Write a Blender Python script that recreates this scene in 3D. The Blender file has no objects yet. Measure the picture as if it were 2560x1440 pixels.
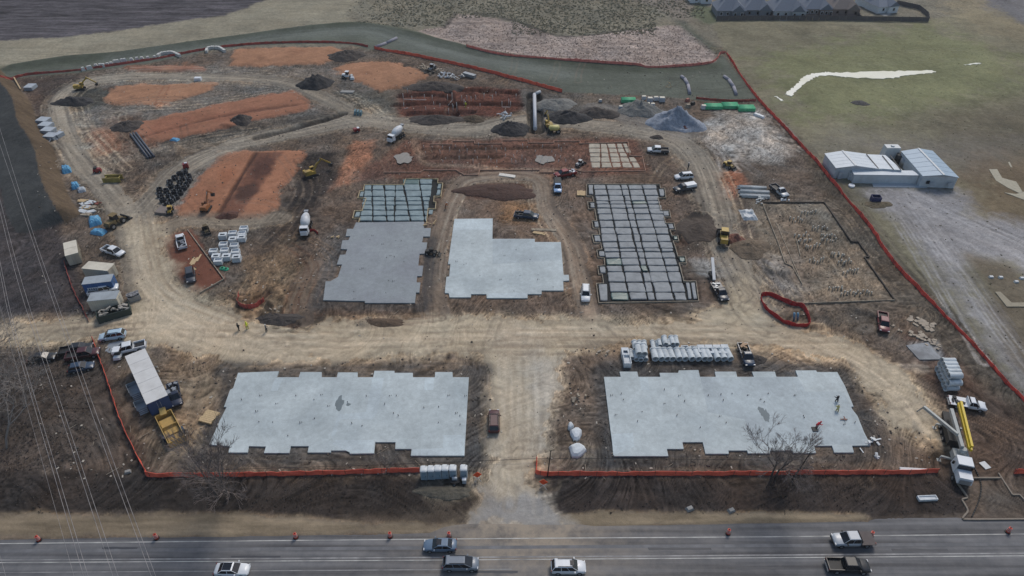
import bpy, math, random
import numpy as np
from mathutils import Vector, Matrix, Euler
random.seed(7)
R = math.radians
SC = bpy.context.scene
COL = SC.collection
# ---------------------------------------------------------------- camera
F, CH, TH = 1750.0, 92.0, math.atan(1420 / 1750.0)
CT, ST = math.cos(TH), math.sin(TH)
cam = bpy.data.objects.new('camera', bpy.data.cameras.new('camera'))
COL.objects.link(cam)
cam.location = (0, 0, CH)
cam.rotation_euler = (math.pi / 2 - TH, 0, 0)
cam.data.sensor_width = 36
cam.data.lens = F * 36 / 2560
cam.data.clip_start = 1
cam.data.clip_end = 9000
SC.camera = cam
# ---------------------------------------------------------------- light
SUN_EL, SUN_AZ = R(50), R(24)      # azimuth measured from +Y towards +X
w = bpy.data.worlds.new('World'); SC.world = w; w.use_nodes = True
nt = w.node_tree; nt.nodes.clear()
sky = nt.nodes.new('ShaderNodeTexSky'); sky.sky_type = 'NISHITA'
sky.sun_disc = False; sky.sun_elevation = SUN_EL; sky.sun_rotation = SUN_AZ
sky.air_density = 1.3; sky.dust_density = 2.0; sky.ozone_density = 1.2
bg = nt.nodes.new('ShaderNodeBackground'); bg.inputs[1].default_value = 0.09
wo = nt.nodes.new('ShaderNodeOutputWorld')
nt.links.new(sky.outputs[0], bg.inputs[0]); nt.links.new(bg.outputs[0], wo.inputs[0])
sd = bpy.data.lights.new('sun', 'SUN'); sd.energy = 1.5; sd.angle = R(20); sd.color = (1, .93, .84)
so = bpy.data.objects.new('sun', sd); COL.objects.link(so)
so.rotation_euler = Vector((math.sin(SUN_AZ) * math.cos(SUN_EL), math.cos(SUN_AZ) * math.cos(SUN_EL), math.sin(SUN_EL))).to_track_quat('Z', 'Y').to_euler()
SC.view_settings.view_transform = 'Standard'; SC.view_settings.look = 'None'
SC.view_settings.exposure = 0.25; SC.view_settings.gamma = 1
SC.view_settings.use_curve_mapping = False
SC.cycles.max_bounces = 5; SC.cycles.diffuse_bounces = 2
# ---------------------------------------------------------------- helpers
def G(px, py, z=0.0):
    """the point of the place, at height z, that the photograph shows at (px, py)"""
    u, v = px - 1280.0, py - 720.0
    t = (CH - z) / (ST * F + CT * v)
    return Vector((u * t, (CT * F - ST * v) * t, z))
def lin(c):
    return tuple(((x / 255) / 12.92 if x / 255 <= .04045 else ((x / 255 + .055) / 1.055) ** 2.4) for x in c)
MATS = {}
def mat(name, rgb, rough=.8, metal=0., var=.15, scale=1.5, bump=0., dirt=None, dirt_amt=.4, spec=.5, coat=0.):
    if name in MATS: return MATS[name]
    m = bpy.data.materials.new(name); m.use_nodes = True
    n = m.node_tree.nodes; L = m.node_tree.links
    b = n['Principled BSDF']; c = lin(rgb)
    b.inputs['Roughness'].default_value = rough; b.inputs['Metallic'].default_value = metal
    b.inputs['Specular IOR Level'].default_value = spec
    if coat: b.inputs['Coat Weight'].default_value = coat
    geo = n.new('ShaderNodeNewGeometry')
    no = n.new('ShaderNodeTexNoise'); no.inputs['Scale'].default_value = scale; no.inputs['Detail'].default_value = 5
    no.inputs['Roughness'].default_value = .65
    L.new(geo.outputs['Position'], no.inputs['Vector'])
    rp = n.new('ShaderNodeValToRGB')
    rp.color_ramp.elements[0].position = .3; rp.color_ramp.elements[1].position = .7
    rp.color_ramp.elements[0].color = tuple(x * (1 - var) for x in c) + (1,)
    rp.color_ramp.elements[1].color = tuple(min(1, x * (1 + var)) for x in c) + (1,)
    L.new(no.outputs['Fac'], rp.inputs[0]); out = rp.outputs[0]
    if dirt:
        n2 = n.new('ShaderNodeTexNoise'); n2.inputs['Scale'].default_value = scale * .37; n2.inputs['Detail'].default_value = 7
        L.new(geo.outputs['Position'], n2.inputs['Vector'])
        r2 = n.new('ShaderNodeValToRGB'); r2.color_ramp.elements[0].position = .45; r2.color_ramp.elements[1].position = .68
        r2.color_ramp.elements[0].color = (0, 0, 0, 1); r2.color_ramp.elements[1].color = (dirt_amt,) * 3 + (1,)
        L.new(n2.outputs['Fac'], r2.inputs[0])
        mx = n.new('ShaderNodeMix'); mx.data_type = 'RGBA'
        L.new(r2.outputs[0], mx.inputs[0]); L.new(out, mx.inputs[6]); mx.inputs[7].default_value = lin(dirt) + (1,)
        out = mx.outputs[2]
    L.new(out, b.inputs['Base Color'])
    if bump:
        bp = n.new('ShaderNodeBump'); bp.inputs['Strength'].default_value = 1; bp.inputs['Distance'].default_value = bump
        L.new(no.outputs['Fac'], bp.inputs['Height']); L.new(bp.outputs[0], b.inputs['Normal'])
    MATS[name] = m
    return m
class MB:
    """collects shapes for one mesh object"""
    def __init__(s): s.v = []; s.f = []; s.m = []; s.sm = []
    def add(s, vs, fs, mi=0, smooth=False, M=None):
        o = len(s.v)
        if M is not None: vs = [M @ Vector(p) for p in vs]
        s.v += [tuple(p) for p in vs]
        for f in fs: s.f.append(tuple(i + o for i in f)); s.m.append(mi); s.sm.append(smooth)
        return s
    def box(s, c, d, rz=0, ry=0, mi=0, top=1., topy=None):
        x, y, z = d[0] / 2, d[1] / 2, d[2] / 2; ty = top if topy is None else topy
        vs = [(-x, -y, -z), (x, -y, -z), (x, y, -z), (-x, y, -z), (-x * top, -y * ty, z), (x * top, -y * ty, z), (x * top, y * ty, z), (-x * top, y * ty, z)]
        M = Matrix.Translation(c) @ Matrix.Rotation(rz, 4, 'Z') @ Matrix.Rotation(ry, 4, 'Y')
        return s.add(vs, [(0, 3, 2, 1), (4, 5, 6, 7), (0, 1, 5, 4), (1, 2, 6, 5), (2, 3, 7, 6), (3, 0, 4, 7)], mi, False, M)
    def beam(s, a, b, wdt, hgt, mi=0):
        a = Vector(a); b = Vector(b); d = b - a
        q = d.to_track_quat('X', 'Z').to_matrix().to_4x4(); l = d.length / 2
        x, y, z = l, wdt / 2, hgt / 2
        vs = [(-x, -y, -z), (x, -y, -z), (x, y, -z), (-x, y, -z), (-x, -y, z), (x, -y, z), (x, y, z), (-x, y, z)]
        return s.add(vs, [(0, 3, 2, 1), (4, 5, 6, 7), (0, 1, 5, 4), (1, 2, 6, 5), (2, 3, 7, 6), (3, 0, 4, 7)], mi, False, Matrix.Translation((a + b) / 2) @ q)
    def cyl(s, a, b, r0, r1=None, n=10, mi=0, caps=True, smooth=True):
        a = Vector(a); b = Vector(b); r1 = r0 if r1 is None else r1
        d = (b - a)
        if d.length < 1e-6: return s
        q = d.to_track_quat('Z', 'Y').to_matrix(); vs = []
        for p, r in ((a, r0), (b, r1)):
            for i in range(n):
                t = 2 * math.pi * i / n
                vs.append(p + q @ Vector((math.cos(t) * r, math.sin(t) * r, 0)))
        s.add(vs, [(i, (i + 1) % n, n + (i + 1) % n, n + i) for i in range(n)], mi, smooth)
        if caps:
            o = len(s.v) - 2 * n
            s.f += [tuple(o + i for i in reversed(range(n))), tuple(o + n + i for i in range(n))]; s.m += [mi] * 2; s.sm += [False] * 2
        return s
    def tube(s, pts, r, n=6, mi=0):
        for a, b in zip(pts, pts[1:]): s.cyl(a, b, r, r, n, mi)
        return s
    def pipe(s, a, b, ro, ri, n=14, mi=0):
        a = Vector(a); b = Vector(b); q = (b - a).to_track_quat('Z', 'Y').to_matrix(); vs = []
        for p, r in ((a, ro), (b, ro), (b, ri), (a, ri)):
            for i in range(n):
                t = 2 * math.pi * i / n; vs.append(p + q @ Vector((math.cos(t) * r, math.sin(t) * r, 0)))
        fs = []
        for k in range(4):
            for i in range(n): fs.append((k * n + i, k * n + (i + 1) % n, ((k + 1) % 4) * n + (i + 1) % n, ((k + 1) % 4) * n + i))
        return s.add(vs, fs, mi, False)
    def prism(s, poly, z0, z1, mi=0):
        ar = sum(a[0] * b[1] - b[0] * a[1] for a, b in zip(poly, poly[1:] + poly[:1]))
        if ar < 0: poly = poly[::-1]
        n = len(poly); vs = [(p[0], p[1], z0) for p in poly] + [(p[0], p[1], z1) for p in poly]
        return s.add(vs, [tuple(reversed(range(n))), tuple(range(n, 2 * n))] + [(i, (i + 1) % n, n + (i + 1) % n, n + i) for i in range(n)], mi)
    def extr(s, prof, w0, w1, mi=0, M=None):
        """profile in local x,z extruded across y"""
        ar = sum(a[0] * b[1] - b[0] * a[1] for a, b in zip(prof, prof[1:] + prof[:1]))
        if ar < 0: prof = prof[::-1]
        n = len(prof); vs = [(p[0], w0, p[1]) for p in prof] + [(p[0], w1, p[1]) for p in prof]
        return s.add(vs, [tuple(range(n)), tuple(reversed(range(n, 2 * n)))] + [((i + 1) % n, i, n + i, n + (i + 1) % n) for i in range(n)], mi, False, M)
    def loft(s, rings, mi=0, smooth=True, caps=True):
        n = len(rings[0]); o = len(s.v)
        for r in rings: s.v += [tuple(p) for p in r]
        for k in range(len(rings) - 1):
            for i in range(n):
                s.f.append((o + k * n + i, o + k * n + (i + 1) % n, o + (k + 1) * n + (i + 1) % n, o + (k + 1) * n + i)); s.m.append(mi); s.sm.append(smooth)
        if caps:
            s.f += [tuple(o + i for i in reversed(range(n))), tuple(o + (len(rings) - 1) * n + i for i in range(n))]; s.m += [mi] * 2; s.sm += [False] * 2
        return s
    def build(s, name, mats, parent=None):
        me = bpy.data.meshes.new(name); me.from_pydata(s.v, [], s.f)
        if not isinstance(mats, (list, tuple)): mats = [mats]
        for m in mats: me.materials.append(m)
        me.polygons.foreach_set('material_index', s.m); me.polygons.foreach_set('use_smooth', s.sm)
        me.update()
        o = bpy.data.objects.new(name, me); COL.objects.link(o)
        if parent is not None: o.parent = parent
        return o
USED = set()
def tag(o, label=None, cat=None, group=None, kind=None):
    if label: o['label'] = label
    if cat: o['category'] = cat
    if group: o['group'] = group
    if kind: o['kind'] = kind
    return o
def thing(name, label, cat, loc=(0, 0, 0), rz=0, group=None):
    o = bpy.data.objects.new(name, None); COL.objects.link(o); o.empty_display_size = .3
    o.location = loc; o.rotation_euler = (0, 0, rz); return tag(o, label, cat, group)
def copy_tree(o, parent=None):
    c = o.copy(); COL.objects.link(c); c.parent = parent
    for ch in list(o.children): copy_tree(ch, c)
    return c
def inst(o, name, parent=None, loc=(0, 0, 0), rot=(0, 0, 0)):
    c = bpy.data.objects.new(name, o.data); COL.objects.link(c); c.parent = parent; c.location = loc; c.rotation_euler = rot
    return c
ORD = ['first', 'second', 'third', 'fourth', 'fifth', 'sixth', 'seventh', 'eighth', 'ninth', 'tenth', 'eleventh', 'twelfth', 'thirteenth', 'fourteenth', 'fifteenth', 'sixteenth', 'seventeenth', 'eighteenth', 'nineteenth', 'twentieth', 'twenty-first', 'twenty-second', 'twenty-third', 'twenty-fourth']
# ---------------------------------------------------------------- noise
_rng = np.random.RandomState(3)
_TAB = _rng.rand(256, 256)
def vn(x, y, seed=0):
    x = x + seed * 17.31; y = y + seed * 9.77
    xi = np.floor(x).astype(np.int64); yi = np.floor(y).astype(np.int64)
    fx = x - xi; fy = y - yi; fx = fx * fx * (3 - 2 * fx); fy = fy * fy * (3 - 2 * fy)
    a = _TAB[xi & 255, yi & 255]; b = _TAB[(xi + 1) & 255, yi & 255]; c = _TAB[xi & 255, (yi + 1) & 255]; d = _TAB[(xi + 1) & 255, (yi + 1) & 255]
    return (a + (b - a) * fx) * (1 - fy) + (c + (d - c) * fx) * fy - .5
def fbm(x, y, sc, seed=0, oct=4, g=.55):
    r = 0; a = 1; t = 0
    for i in range(oct):
        ca, sa = math.cos(i * 1.1), math.sin(i * 1.1)
        xx = (x * ca - y * sa) / sc * 2 ** i; yy = (x * sa + y * ca) / sc * 2 ** i
        r = r + a * vn(xx, yy, seed + i * 3); t += a; a *= g
    return r / t * 2
# ---------------------------------------------------------------- terrain grid
NX, NY = 1180, 640
Y0, Y1 = 44.0, 345.0
def wid(y): return 84 + (y - 44) * .62
tt = np.linspace(0, 1, NY)
yr = Y0 + (Y1 - Y0) * (0.42 * tt + 0.58 * tt ** 1.9)
uu = np.linspace(-1, 1, NX)
GX = (uu[None, :] * wid(yr)[:, None]).ravel(); GY = np.repeat(yr, NX)
Z = np.zeros_like(GX); RGH = np.full_like(GX, .10)
C = np.zeros((GX.size, 3)); KIND = np.zeros(GX.size, np.int32)
C[:] = lin((88, 80, 74))
WPX = fbm(GX, GY, 5, 1, 5, .62); WPY = fbm(GX, GY, 1.6, 2, 3)
NB = fbm(GX, GY, 26, 5, 4); NM = fbm(GX, GY, 7, 8, 4, .6); NF = fbm(GX, GY, 1.4, 11, 3, .7)
def W2(poly): return [tuple(G(p[0], p[1])[:2]) for p in poly]
def bbsel(pts, m):
    xs = [p[0] for p in pts]; ys = [p[1] for p in pts]
    r0 = np.searchsorted(yr, min(ys) - m); r1 = np.searchsorted(yr, max(ys) + m)
    idx = np.arange(r0 * NX, r1 * NX)
    if idx.size == 0: return idx
    k = (GX[idx] > min(xs) - m) & (GX[idx] < max(xs) + m)
    return idx[k]
def pdist(x, y, pts, closed=True):
    """distance to the outline, signed (inside > 0) when closed"""
    d = np.full(x.shape, 1e9); ins = np.zeros(x.shape, bool); al = np.zeros(x.shape); acc = 0; sg = np.ones(x.shape)
    seq = list(zip(pts, pts[1:] + (pts[:1] if closed else [])))
    for (ax, ay), (bx, by) in seq if closed else zip(pts, pts[1:]):
        dx, dy = bx - ax, by - ay; L2 = dx * dx + dy * dy + 1e-9
        t = np.clip(((x - ax) * dx + (y - ay) * dy) / L2, 0, 1)
        ex = x - ax - t * dx; ey = y - ay - t * dy; q = ex * ex + ey * ey
        k = q < d; d[k] = q[k]
        if closed:
            c = ((ay > y) != (by > y)) & (x < (bx - ax) * (y - ay) / ((by - ay) if by != ay else 1e-9) + ax); ins ^= c
        else:
            al[k] = acc + t[k] * math.sqrt(L2); sg[k] = np.sign(dx * ey - dy * ex)[k]; acc += math.sqrt(L2)
    d = np.sqrt(d)
    return np.where(ins, d, -d) if closed else (d, al, sg)
def ss(a, b, x): t = np.clip((x - a) / (b - a), 0, 1); return t * t * (3 - 2 * t)
def blend(idx, m, col): C[idx] = C[idx] * (1 - m[:, None]) + np.array(col) * m[:, None]
def paint(poly, rgb, soft=.8, warp=1.5, amt=1., kind=None, rough=None, var=.25, flat=None, dz=0., streak=0., sdir=0.):
    pts = W2(poly); mg = soft + warp * 1.5 + 1
    idx = bbsel(pts, mg)
    if idx.size == 0: return
    x, y = GX[idx], GY[idx]
    sd = pdist(x, y, pts) + warp * (WPX[idx] + .5 * WPY[idx])
    m = ss(-soft, soft, sd)
    c = np.array(lin(rgb))[None, :] * (1 + var * (NM[idx] * .9 + NB[idx] * .7 + NF[idx] * .5))[:, None]
    if streak:
        ca, sa = math.cos(sdir), math.sin(sdir); al = x * ca + y * sa; cr = -x * sa + y * ca
        c = c * (1 + streak * (fbm(al * .08, cr * .9, 1, 21, 4, .7)))[:, None]
    mm = m * amt
    C[idx] = C[idx] * (1 - mm[:, None]) + c * mm[:, None]
    if kind is not None: KIND[idx[m > .5]] = kind
    if rough is not None: RGH[idx] = RGH[idx] * (1 - m) + rough * m
    if flat is not None: Z[idx] = Z[idx] * (1 - m) + flat * m
    if dz: Z[idx] += dz * ss(-.2, 1.4, sd)
def stroke(px, wm, rgb, soft=1.2, amt=1., kind=None, warp=1.2, rut=.3, rough=None, var=.2, dz=0., world=False):
    pts = smooth(px if world else W2(px))
    idx = bbsel(pts, wm / 2 + soft + warp * 1.5)
    if idx.size == 0: return
    x, y = GX[idx], GY[idx]
    d, al, sg = pdist(x, y, pts, False)
    m = ss(-soft, soft, wm / 2 - d + warp * WPX[idx])
    cr = d * sg
    r = fbm(al * .035, cr * .9, 1, 31, 4, .75)
    c = np.array(lin(rgb))[None, :] * (1 + rut * r + var * (NM[idx] * .8 + NF[idx] * .5))[:, None]
    mm = np.clip(m * amt * (1 + .6 * r), 0, 1)
    C[idx] = C[idx] * (1 - mm[:, None]) + c * mm[:, None]
    if kind is not None: KIND[idx[m > .5]] = kind
    if rough is not None: RGH[idx] = RGH[idx] * (1 - m) + rough * m
    Z[idx] += m * (dz + .06 * r * (rut > 0))
def smooth(pts, n=6):
    if len(pts) < 3: return pts
    P = [pts[0]] + list(pts) + [pts[-1]]; o = []
    for i in range(1, len(P) - 2):
        for k in range(n):
            t = k / n; a, b, c, d = P[i - 1], P[i], P[i + 1], P[i + 2]
            o.append(tuple(.5 * (2 * b[j] + (c[j] - a[j]) * t + (2 * a[j] - 5 * b[j] + 4 * c[j] - d[j]) * t * t + (3 * b[j] - a[j] - 3 * c[j] + d[j]) * t ** 3) for j in (0, 1)))
    o.append(pts[-1]); return o
def tyres(px, rgb, amt=.5, gauge=1.8, w=.45, dz=-.05, world=False):
    pts = px if world else smooth(W2(px))
    idx = bbsel(pts, 4)
    if idx.size == 0: return
    d, al, sg = pdist(GX[idx], GY[idx], pts, False)
    m = (1 - ss(w * .4, w, np.abs(d - gauge / 2 + .15 * WPY[idx]))) * (.6 + .8 * vn(al * .3, al * 0, 5))
    mm = np.clip(m * amt, 0, 1); C[idx] = C[idx] * (1 - mm[:, None]) + np.array(lin(rgb)) * mm[:, None]
    Z[idx] += dz * m
def ridge(px, prof, noise=.2, world=False):
    """prof: list of (signed cross distance, height)"""
    pts = smooth(px if world else W2(px))
    mg = max(abs(p[0]) for p in prof)
    idx = bbsel(pts, mg); d, al, sg = pdist(GX[idx], GY[idx], pts, False)
    cr = d * sg + noise * 2 * WPX[idx] * (d < mg)
    h = np.interp(cr, [p[0] for p in prof], [p[1] for p in prof])
    tot = al.max(); end = ss(0, 4, al) * ss(0, 4, tot - al) if tot > 12 else 1
    k = np.abs(d) < mg
    Z[idx] += np.where(k, h * end * (1 + noise * WPX[idx]), 0)
    return idx, h * end, cr
# ---- soils, north to south
GRASS, ROADK, PLOUGH, CLAY, VERGE, SCRUB, BERM, STRIP = 2, 1, 3, 4, 5, 6, 7, 8
TAN, DK, BR, RB, OR, GR = (184, 168, 140), (66, 60, 58), (98, 84, 74), (100, 68, 56), (160, 115, 84), (112, 108, 104)
C *= (1 + .25 * NB + .3 * NM + .2 * NF)[:, None]
paint([(-900, -600), (3400, -600), (3400, 120), (-900, 120)], (122, 116, 100), 3, 4, kind=SCRUB, rough=.08)
paint([(-500, -300), (760, -300), (665, 0), (640, 20), (560, 40), (440, 55), (300, 78), (150, 95), (0, 103), (-500, 110)], (80, 76, 80), 1, 2, kind=PLOUGH, rough=.12, streak=1.1, var=.35)
paint([(-500, 112), (0, 103), (150, 95), (300, 78), (440, 55), (560, 40), (665, 0), (760, -300), (900, -150), (900, 45), (850, 58), (700, 70), (560, 95), (400, 115), (300, 133), (160, 145), (60, 160), (0, 178), (-500, 215)], (140, 133, 113), 1.5, 2.5, kind=GRASS, rough=.05, streak=.25)
paint([(-500, 215), (0, 175), (60, 160), (160, 145), (300, 133), (400, 115), (560, 95), (700, 70), (850, 58), (900, 52), (1000, 70), (1080, 95), (1170, 118), (1260, 135), (1400, 150), (1620, 165), (1730, 163), (1780, 155), (1805, 133), (1850, 190), (1895, 246), (1760, 252), (1600, 238), (1450, 233), (1400, 230), (1300, 197), (1100, 152), (1000, 129), (930, 124), (860, 110), (640, 112), (520, 127), (380, 157), (200, 182), (0, 198), (-500, 250)], (92, 97, 86), 1, 1, kind=STRIP, rough=.04, streak=.2)
stroke([(-100, 190), (60, 165), (300, 138), (560, 100), (850, 64), (960, 64), (1080, 98), (1200, 128), (1400, 156), (1620, 172), (1780, 165)], 7, (66, 72, 58), 3, .7, warp=1.5)
stroke([(300, 146), (560, 112), (700, 92), (900, 78), (1000, 100), (1200, 150), (1400, 185)], 9, (112, 118, 112), 5, .5, warp=3)
paint([(860, 45), (900, 0), (960, -300), (1760, -300), (1640, 0), (1640, 30), (1690, 55), (1640, 68), (1450, 90), (1380, 90), (1300, 62), (1190, 38), (1140, 35), (1110, 68), (1050, 72), (950, 60)], (126, 120, 103), 2, 4, kind=SCRUB, rough=.3, var=.3)
paint([(1040, 74), (1110, 68), (1140, 35), (1190, 38), (1300, 60), (1380, 88), (1450, 90), (1560, 80), (1640, 68), (1700, 62), (1735, 90), (1800, 135), (1780, 155), (1730, 163), (1620, 165), (1400, 150), (1260, 135), (1170, 118), (1080, 93)], (158, 142, 132), 1, 1.5, kind=SCRUB, rough=.3, var=.35, streak=.5)
paint([(1200, -100), (1500, -20), (1640, 20), (1700, 60), (1780, 20), (1760, -300), (1300, -300)], (134, 122, 112), 3, 4, .7, rough=.15)
stroke([(1190, 34), (1300, 56), (1380, 86), (1460, 90), (1560, 76), (1640, 72)], 1.6, (62, 60, 56), .8, .8)
stroke([(1110, 68), (1140, 34)], 1.4, (62, 60, 56), .8, .7)
paint([(1735, 10), (1790, 20), (1800, 60), (1760, 60), (1730, 40)], (98, 104, 80), 2, 2, kind=GRASS)
stroke([(1700, 55), (1740, 90), (1800, 135)], 4, (84, 88, 76), 2, .9)
FIELD = [(1815, 135), (1782, 60), (1800, 48), (1900, 50), (2320, 52), (3400, -200), (3600, 1440), (2620, 1060), (2500, 930), (2400, 800), (2230, 650), (2100, 480), (1960, 310), (1890, 240)]
paint(FIELD, (124, 118, 95), 1, .6, kind=GRASS, rough=.07, var=.35, streak=.22, sdir=-.1)
paint([(1900, 150), (2300, 60), (2560, 150), (2560, 240), (2300, 290), (2000, 300)], (118, 121, 80), 9, 14, .75, var=.25)
paint([(2350, -50), (2700, -60), (2700, 120), (2480, 90), (2350, 20)], (140, 128, 100), 5, 8, .7)
paint([(2440, -60), (2700, -60), (2700, 70), (2560, 60), (2470, 20)], (104, 104, 112), 4, 6, .8)
paint([(2300, 290), (2560, 240), (2800, 300), (2700, 480), (2450, 480), (2350, 400)], (92, 84, 70), 9, 10, .7)
paint([(2100, 330), (2350, 350), (2560, 350), (2560, 420), (2420, 430), (2060, 370)], (120, 114, 104), 8, 6, .8)
paint([(2450, 390), (2700, 380), (2800, 560), (2500, 600), (2400, 500)], (116, 94, 68), 8, 7, .6)
paint([(2190, 460), (2400, 475), (2440, 540), (2700, 580), (2900, 720), (2640, 760), (2520, 660), (2420, 640), (2400, 700), (2560, 900), (2620, 1010), (2540, 960), (2440, 800), (2330, 660), (2250, 550), (2150, 480)], (152, 150, 152), 4, 3.5, .95, var=.25, streak=.35, sdir=-1.0)
paint([(2420, 640), (2520, 660), (2640, 740), (2700, 900), (2620, 990), (2520, 880)], (112, 101, 84), 3, 2.5, .9)
# open lot west
paint([(-600, 240), (0, 235), (60, 330), (140, 560), (205, 700), (225, 805), (-600, 815)], (60, 58, 62), 1.5, 1.2, rough=.05, var=.3, streak=.25, sdir=1.2)
paint([(-60, 345), (45, 348), (47, 388), (-60, 396)], (120, 124, 132), .4, .3, .9, rough=.02)
# south-west scrub + front bank
paint([(-600, 850), (240, 845), (320, 1050), (365, 1190), (-600, 1190)], (70, 63, 59), 1.5, 2, rough=.16, var=.4)
paint([(270, 900), (330, 900), (430, 1010), (470, 1130), (400, 1140), (370, 1180), (330, 1060)], (70, 62, 54), 1.5, 1.5, .8)
paint([(-600, 1175), (360, 1178), (1220, 1192), (1215, 1275), (1180, 1310), (850, 1302), (600, 1285), (-600, 1287)], (48, 44, 43), .8, 1, rough=.05, var=.3, streak=.3)
paint([(1335, 1192), (2350, 1184), (2400, 1210), (2425, 1285), (2180, 1300), (2150, 1286), (1500, 1280), (1400, 1295), (1360, 1260)], (52, 47, 46), .8, 1, rough=.05, var=.3, streak=.3)
paint([(1060, 1215), (1190, 1215), (1195, 1250), (1150, 1262), (1060, 1245)], (92, 88, 80), 1, 1.5, .9)
paint([(860, 1290), (1180, 1260), (1185, 1312), (870, 1320)], (84, 76, 68), 2, 2, .8, rough=.12)
paint([(-600, 1285), (600, 1284), (850, 1302), (1180, 1312), (1180, 1326), (1100, 1336), (-600, 1350)], (132, 117, 95), .8, .8, kind=VERGE, rough=.05, streak=.6, var=.2)
paint([(1395, 1292), (1500, 1279), (2160, 1285), (2180, 1299), (2165, 1306), (1470, 1318), (1420, 1312)], (134, 119, 96), .6, .7, kind=VERGE, rough=.05, streak=.6, var=.2)
# brown earth round the slabs
paint([(380, 1190), (1220, 1185), (1215, 900), (480, 900), (250, 850), (320, 1040)], (98, 87, 76), 2, 2, .9, rough=.12, var=.35)
paint([(430, 900), (600, 900), (540, 1060), (500, 1130), (440, 1080), (430, 980)], (124, 108, 90), 3, 2.5, .8, streak=.5, sdir=1.3)
paint([(540, 935), (1200, 905), (1212, 1150), (640, 1160), (500, 1130)], (84, 80, 77), 1.5, 1.5, .9, rough=.12, var=.4)
paint([(1400, 900), (1500, 860), (2090, 880), (2200, 1000), (2330, 1100), (2340, 1180), (1350, 1185)], (96, 86, 78), 2, 2, .9, rough=.14, var=.35)
paint([(1480, 905), (2110, 905), (2195, 1150), (1500, 1155)], (86, 82, 80), 1.5, 1.5, .85, rough=.1, var=.35)
paint([(2250, 900), (2560, 1020), (2700, 1200), (2700, 1230), (2440, 1190), (2330, 1180), (2300, 1100), (2350, 1050), (2300, 950)], (74, 63, 57), 2, 2, .9, rough=.1, streak=.3)
paint([(2240, 830), (2380, 830), (2460, 950), (2400, 1010), (2330, 960)], (80, 64, 57), 2, 2, .8)
paint([(1960, 300), (2100, 470), (2230, 640), (2400, 800), (2560, 1000), (2560, 1040), (2300, 830), (2180, 680), (2060, 500)], (76, 72, 66), 1.5, 1.5, .8, rough=.15)
# centre block
paint([(780, 500), (880, 360), (1640, 345), (1760, 500), (1800, 760), (1480, 780), (1100, 780), (800, 800), (700, 700)], (96, 84, 76), 3, 3, .8, rough=.12, var=.35)
paint([(900, 430), (1010, 350), (1590, 345), (1625, 430), (1450, 445), (900, 450)], (100, 72, 62), 1.5, 1.5, .9, rough=.08)
paint([(975, 240), (1080, 215), (1300, 222), (1312, 272), (1240, 292), (1000, 292)], (92, 56, 46), 1, 1, .95, rough=.2, var=.4)
paint([(1300, 225), (1400, 232), (1530, 240), (1540, 290), (1430, 310), (1310, 290)], (84, 82, 80), 2, 2, .9, rough=.2)
paint([(1150, 458), (1330, 456), (1340, 490), (1250, 498), (1165, 496)], (84, 62, 54), 1, 1, .9, rough=.08)
paint([(1255, 505), (1350, 500), (1370, 530), (1340, 560), (1260, 555)], (128, 102, 74), 2, 2, .8)
paint([(800, 600), (850, 560), (870, 600), (810, 740), (790, 745)], (96, 92, 90), 1, 1, .8, rough=.15)
paint([(890, 352), (938, 350), (930, 395), (880, 455), (820, 480), (850, 420)], (146, 104, 82), 1.5, 2, .9)
paint([(740, 390), (840, 380), (850, 440), (790, 520), (760, 610), (640, 640), (680, 560), (740, 470)], (54, 50, 50), 1.5, 1.8, .95, rough=.12, var=.4)
paint([(620, 650), (700, 630), (780, 660), (760, 780), (700, 800), (600, 790), (620, 730)], (104, 88, 70), 2, 2, .9, rough=.2, streak=.5, sdir=1.2)
paint([(650, 760), (760, 780), (770, 815), (690, 820), (660, 800)], (66, 58, 50), 1.5, 1.5, .9, rough=.25)
paint([(800, 770), (1060, 765), (1110, 790), (1000, 810), (900, 815), (840, 800)], (96, 80, 68), 2, 2.5, .8, rough=.2, streak=.3)
paint([(1110, 750), (1310, 752), (1300, 785), (1180, 790), (1120, 780)], (82, 74, 68), 2, 2, .8)
paint([(1480, 760), (1800, 755), (1810, 790), (1740, 805), (1520, 795)], (88, 82, 78), 2, 2, .8, rough=.12)
paint([(1690, 550), (1770, 530), (1790, 600), (1760, 640), (1700, 630)], (82, 74, 68), 2, 2, .9, rough=.25)
# north-west
paint([(100, 210), (300, 190), (640, 150), (900, 180), (1000, 240), (960, 300), (700, 330), (300, 400), (180, 380)], (100, 97, 94), 3, 3, .8, rough=.1, var=.35, streak=.3)
paint([(45, 200), (200, 190), (210, 260), (125, 290), (100, 300)], (70, 60, 56), 1.5, 1.5, .9)
paint([(160, 230), (290, 215), (270, 262), (180, 285), (150, 262)], (66, 66, 62), 1.5, 1.5, .9, rough=.25)
paint([(260, 300), (340, 285), (400, 360), (300, 400), (240, 380)], (96, 80, 70), 2, 2, .9, rough=.3, var=.4)
paint([(230, 315), (300, 330), (300, 380), (240, 390), (220, 350)], (132, 96, 76), 2, 2, .8, rough=.15)
paint([(380, 345), (820, 285), (860, 300), (640, 350), (420, 370)], (72, 70, 68), 1, 1, .8, rough=.15)
paint([(820, 230), (980, 230), (990, 300), (850, 300)], (86, 84, 78), 2, 2, .8, rough=.25)
paint([(430, 440), (520, 390), (560, 380), (540, 430), (480, 500), (430, 540), (395, 540), (400, 480)], (104, 105, 106), 1, 1.5, .95)
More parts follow.
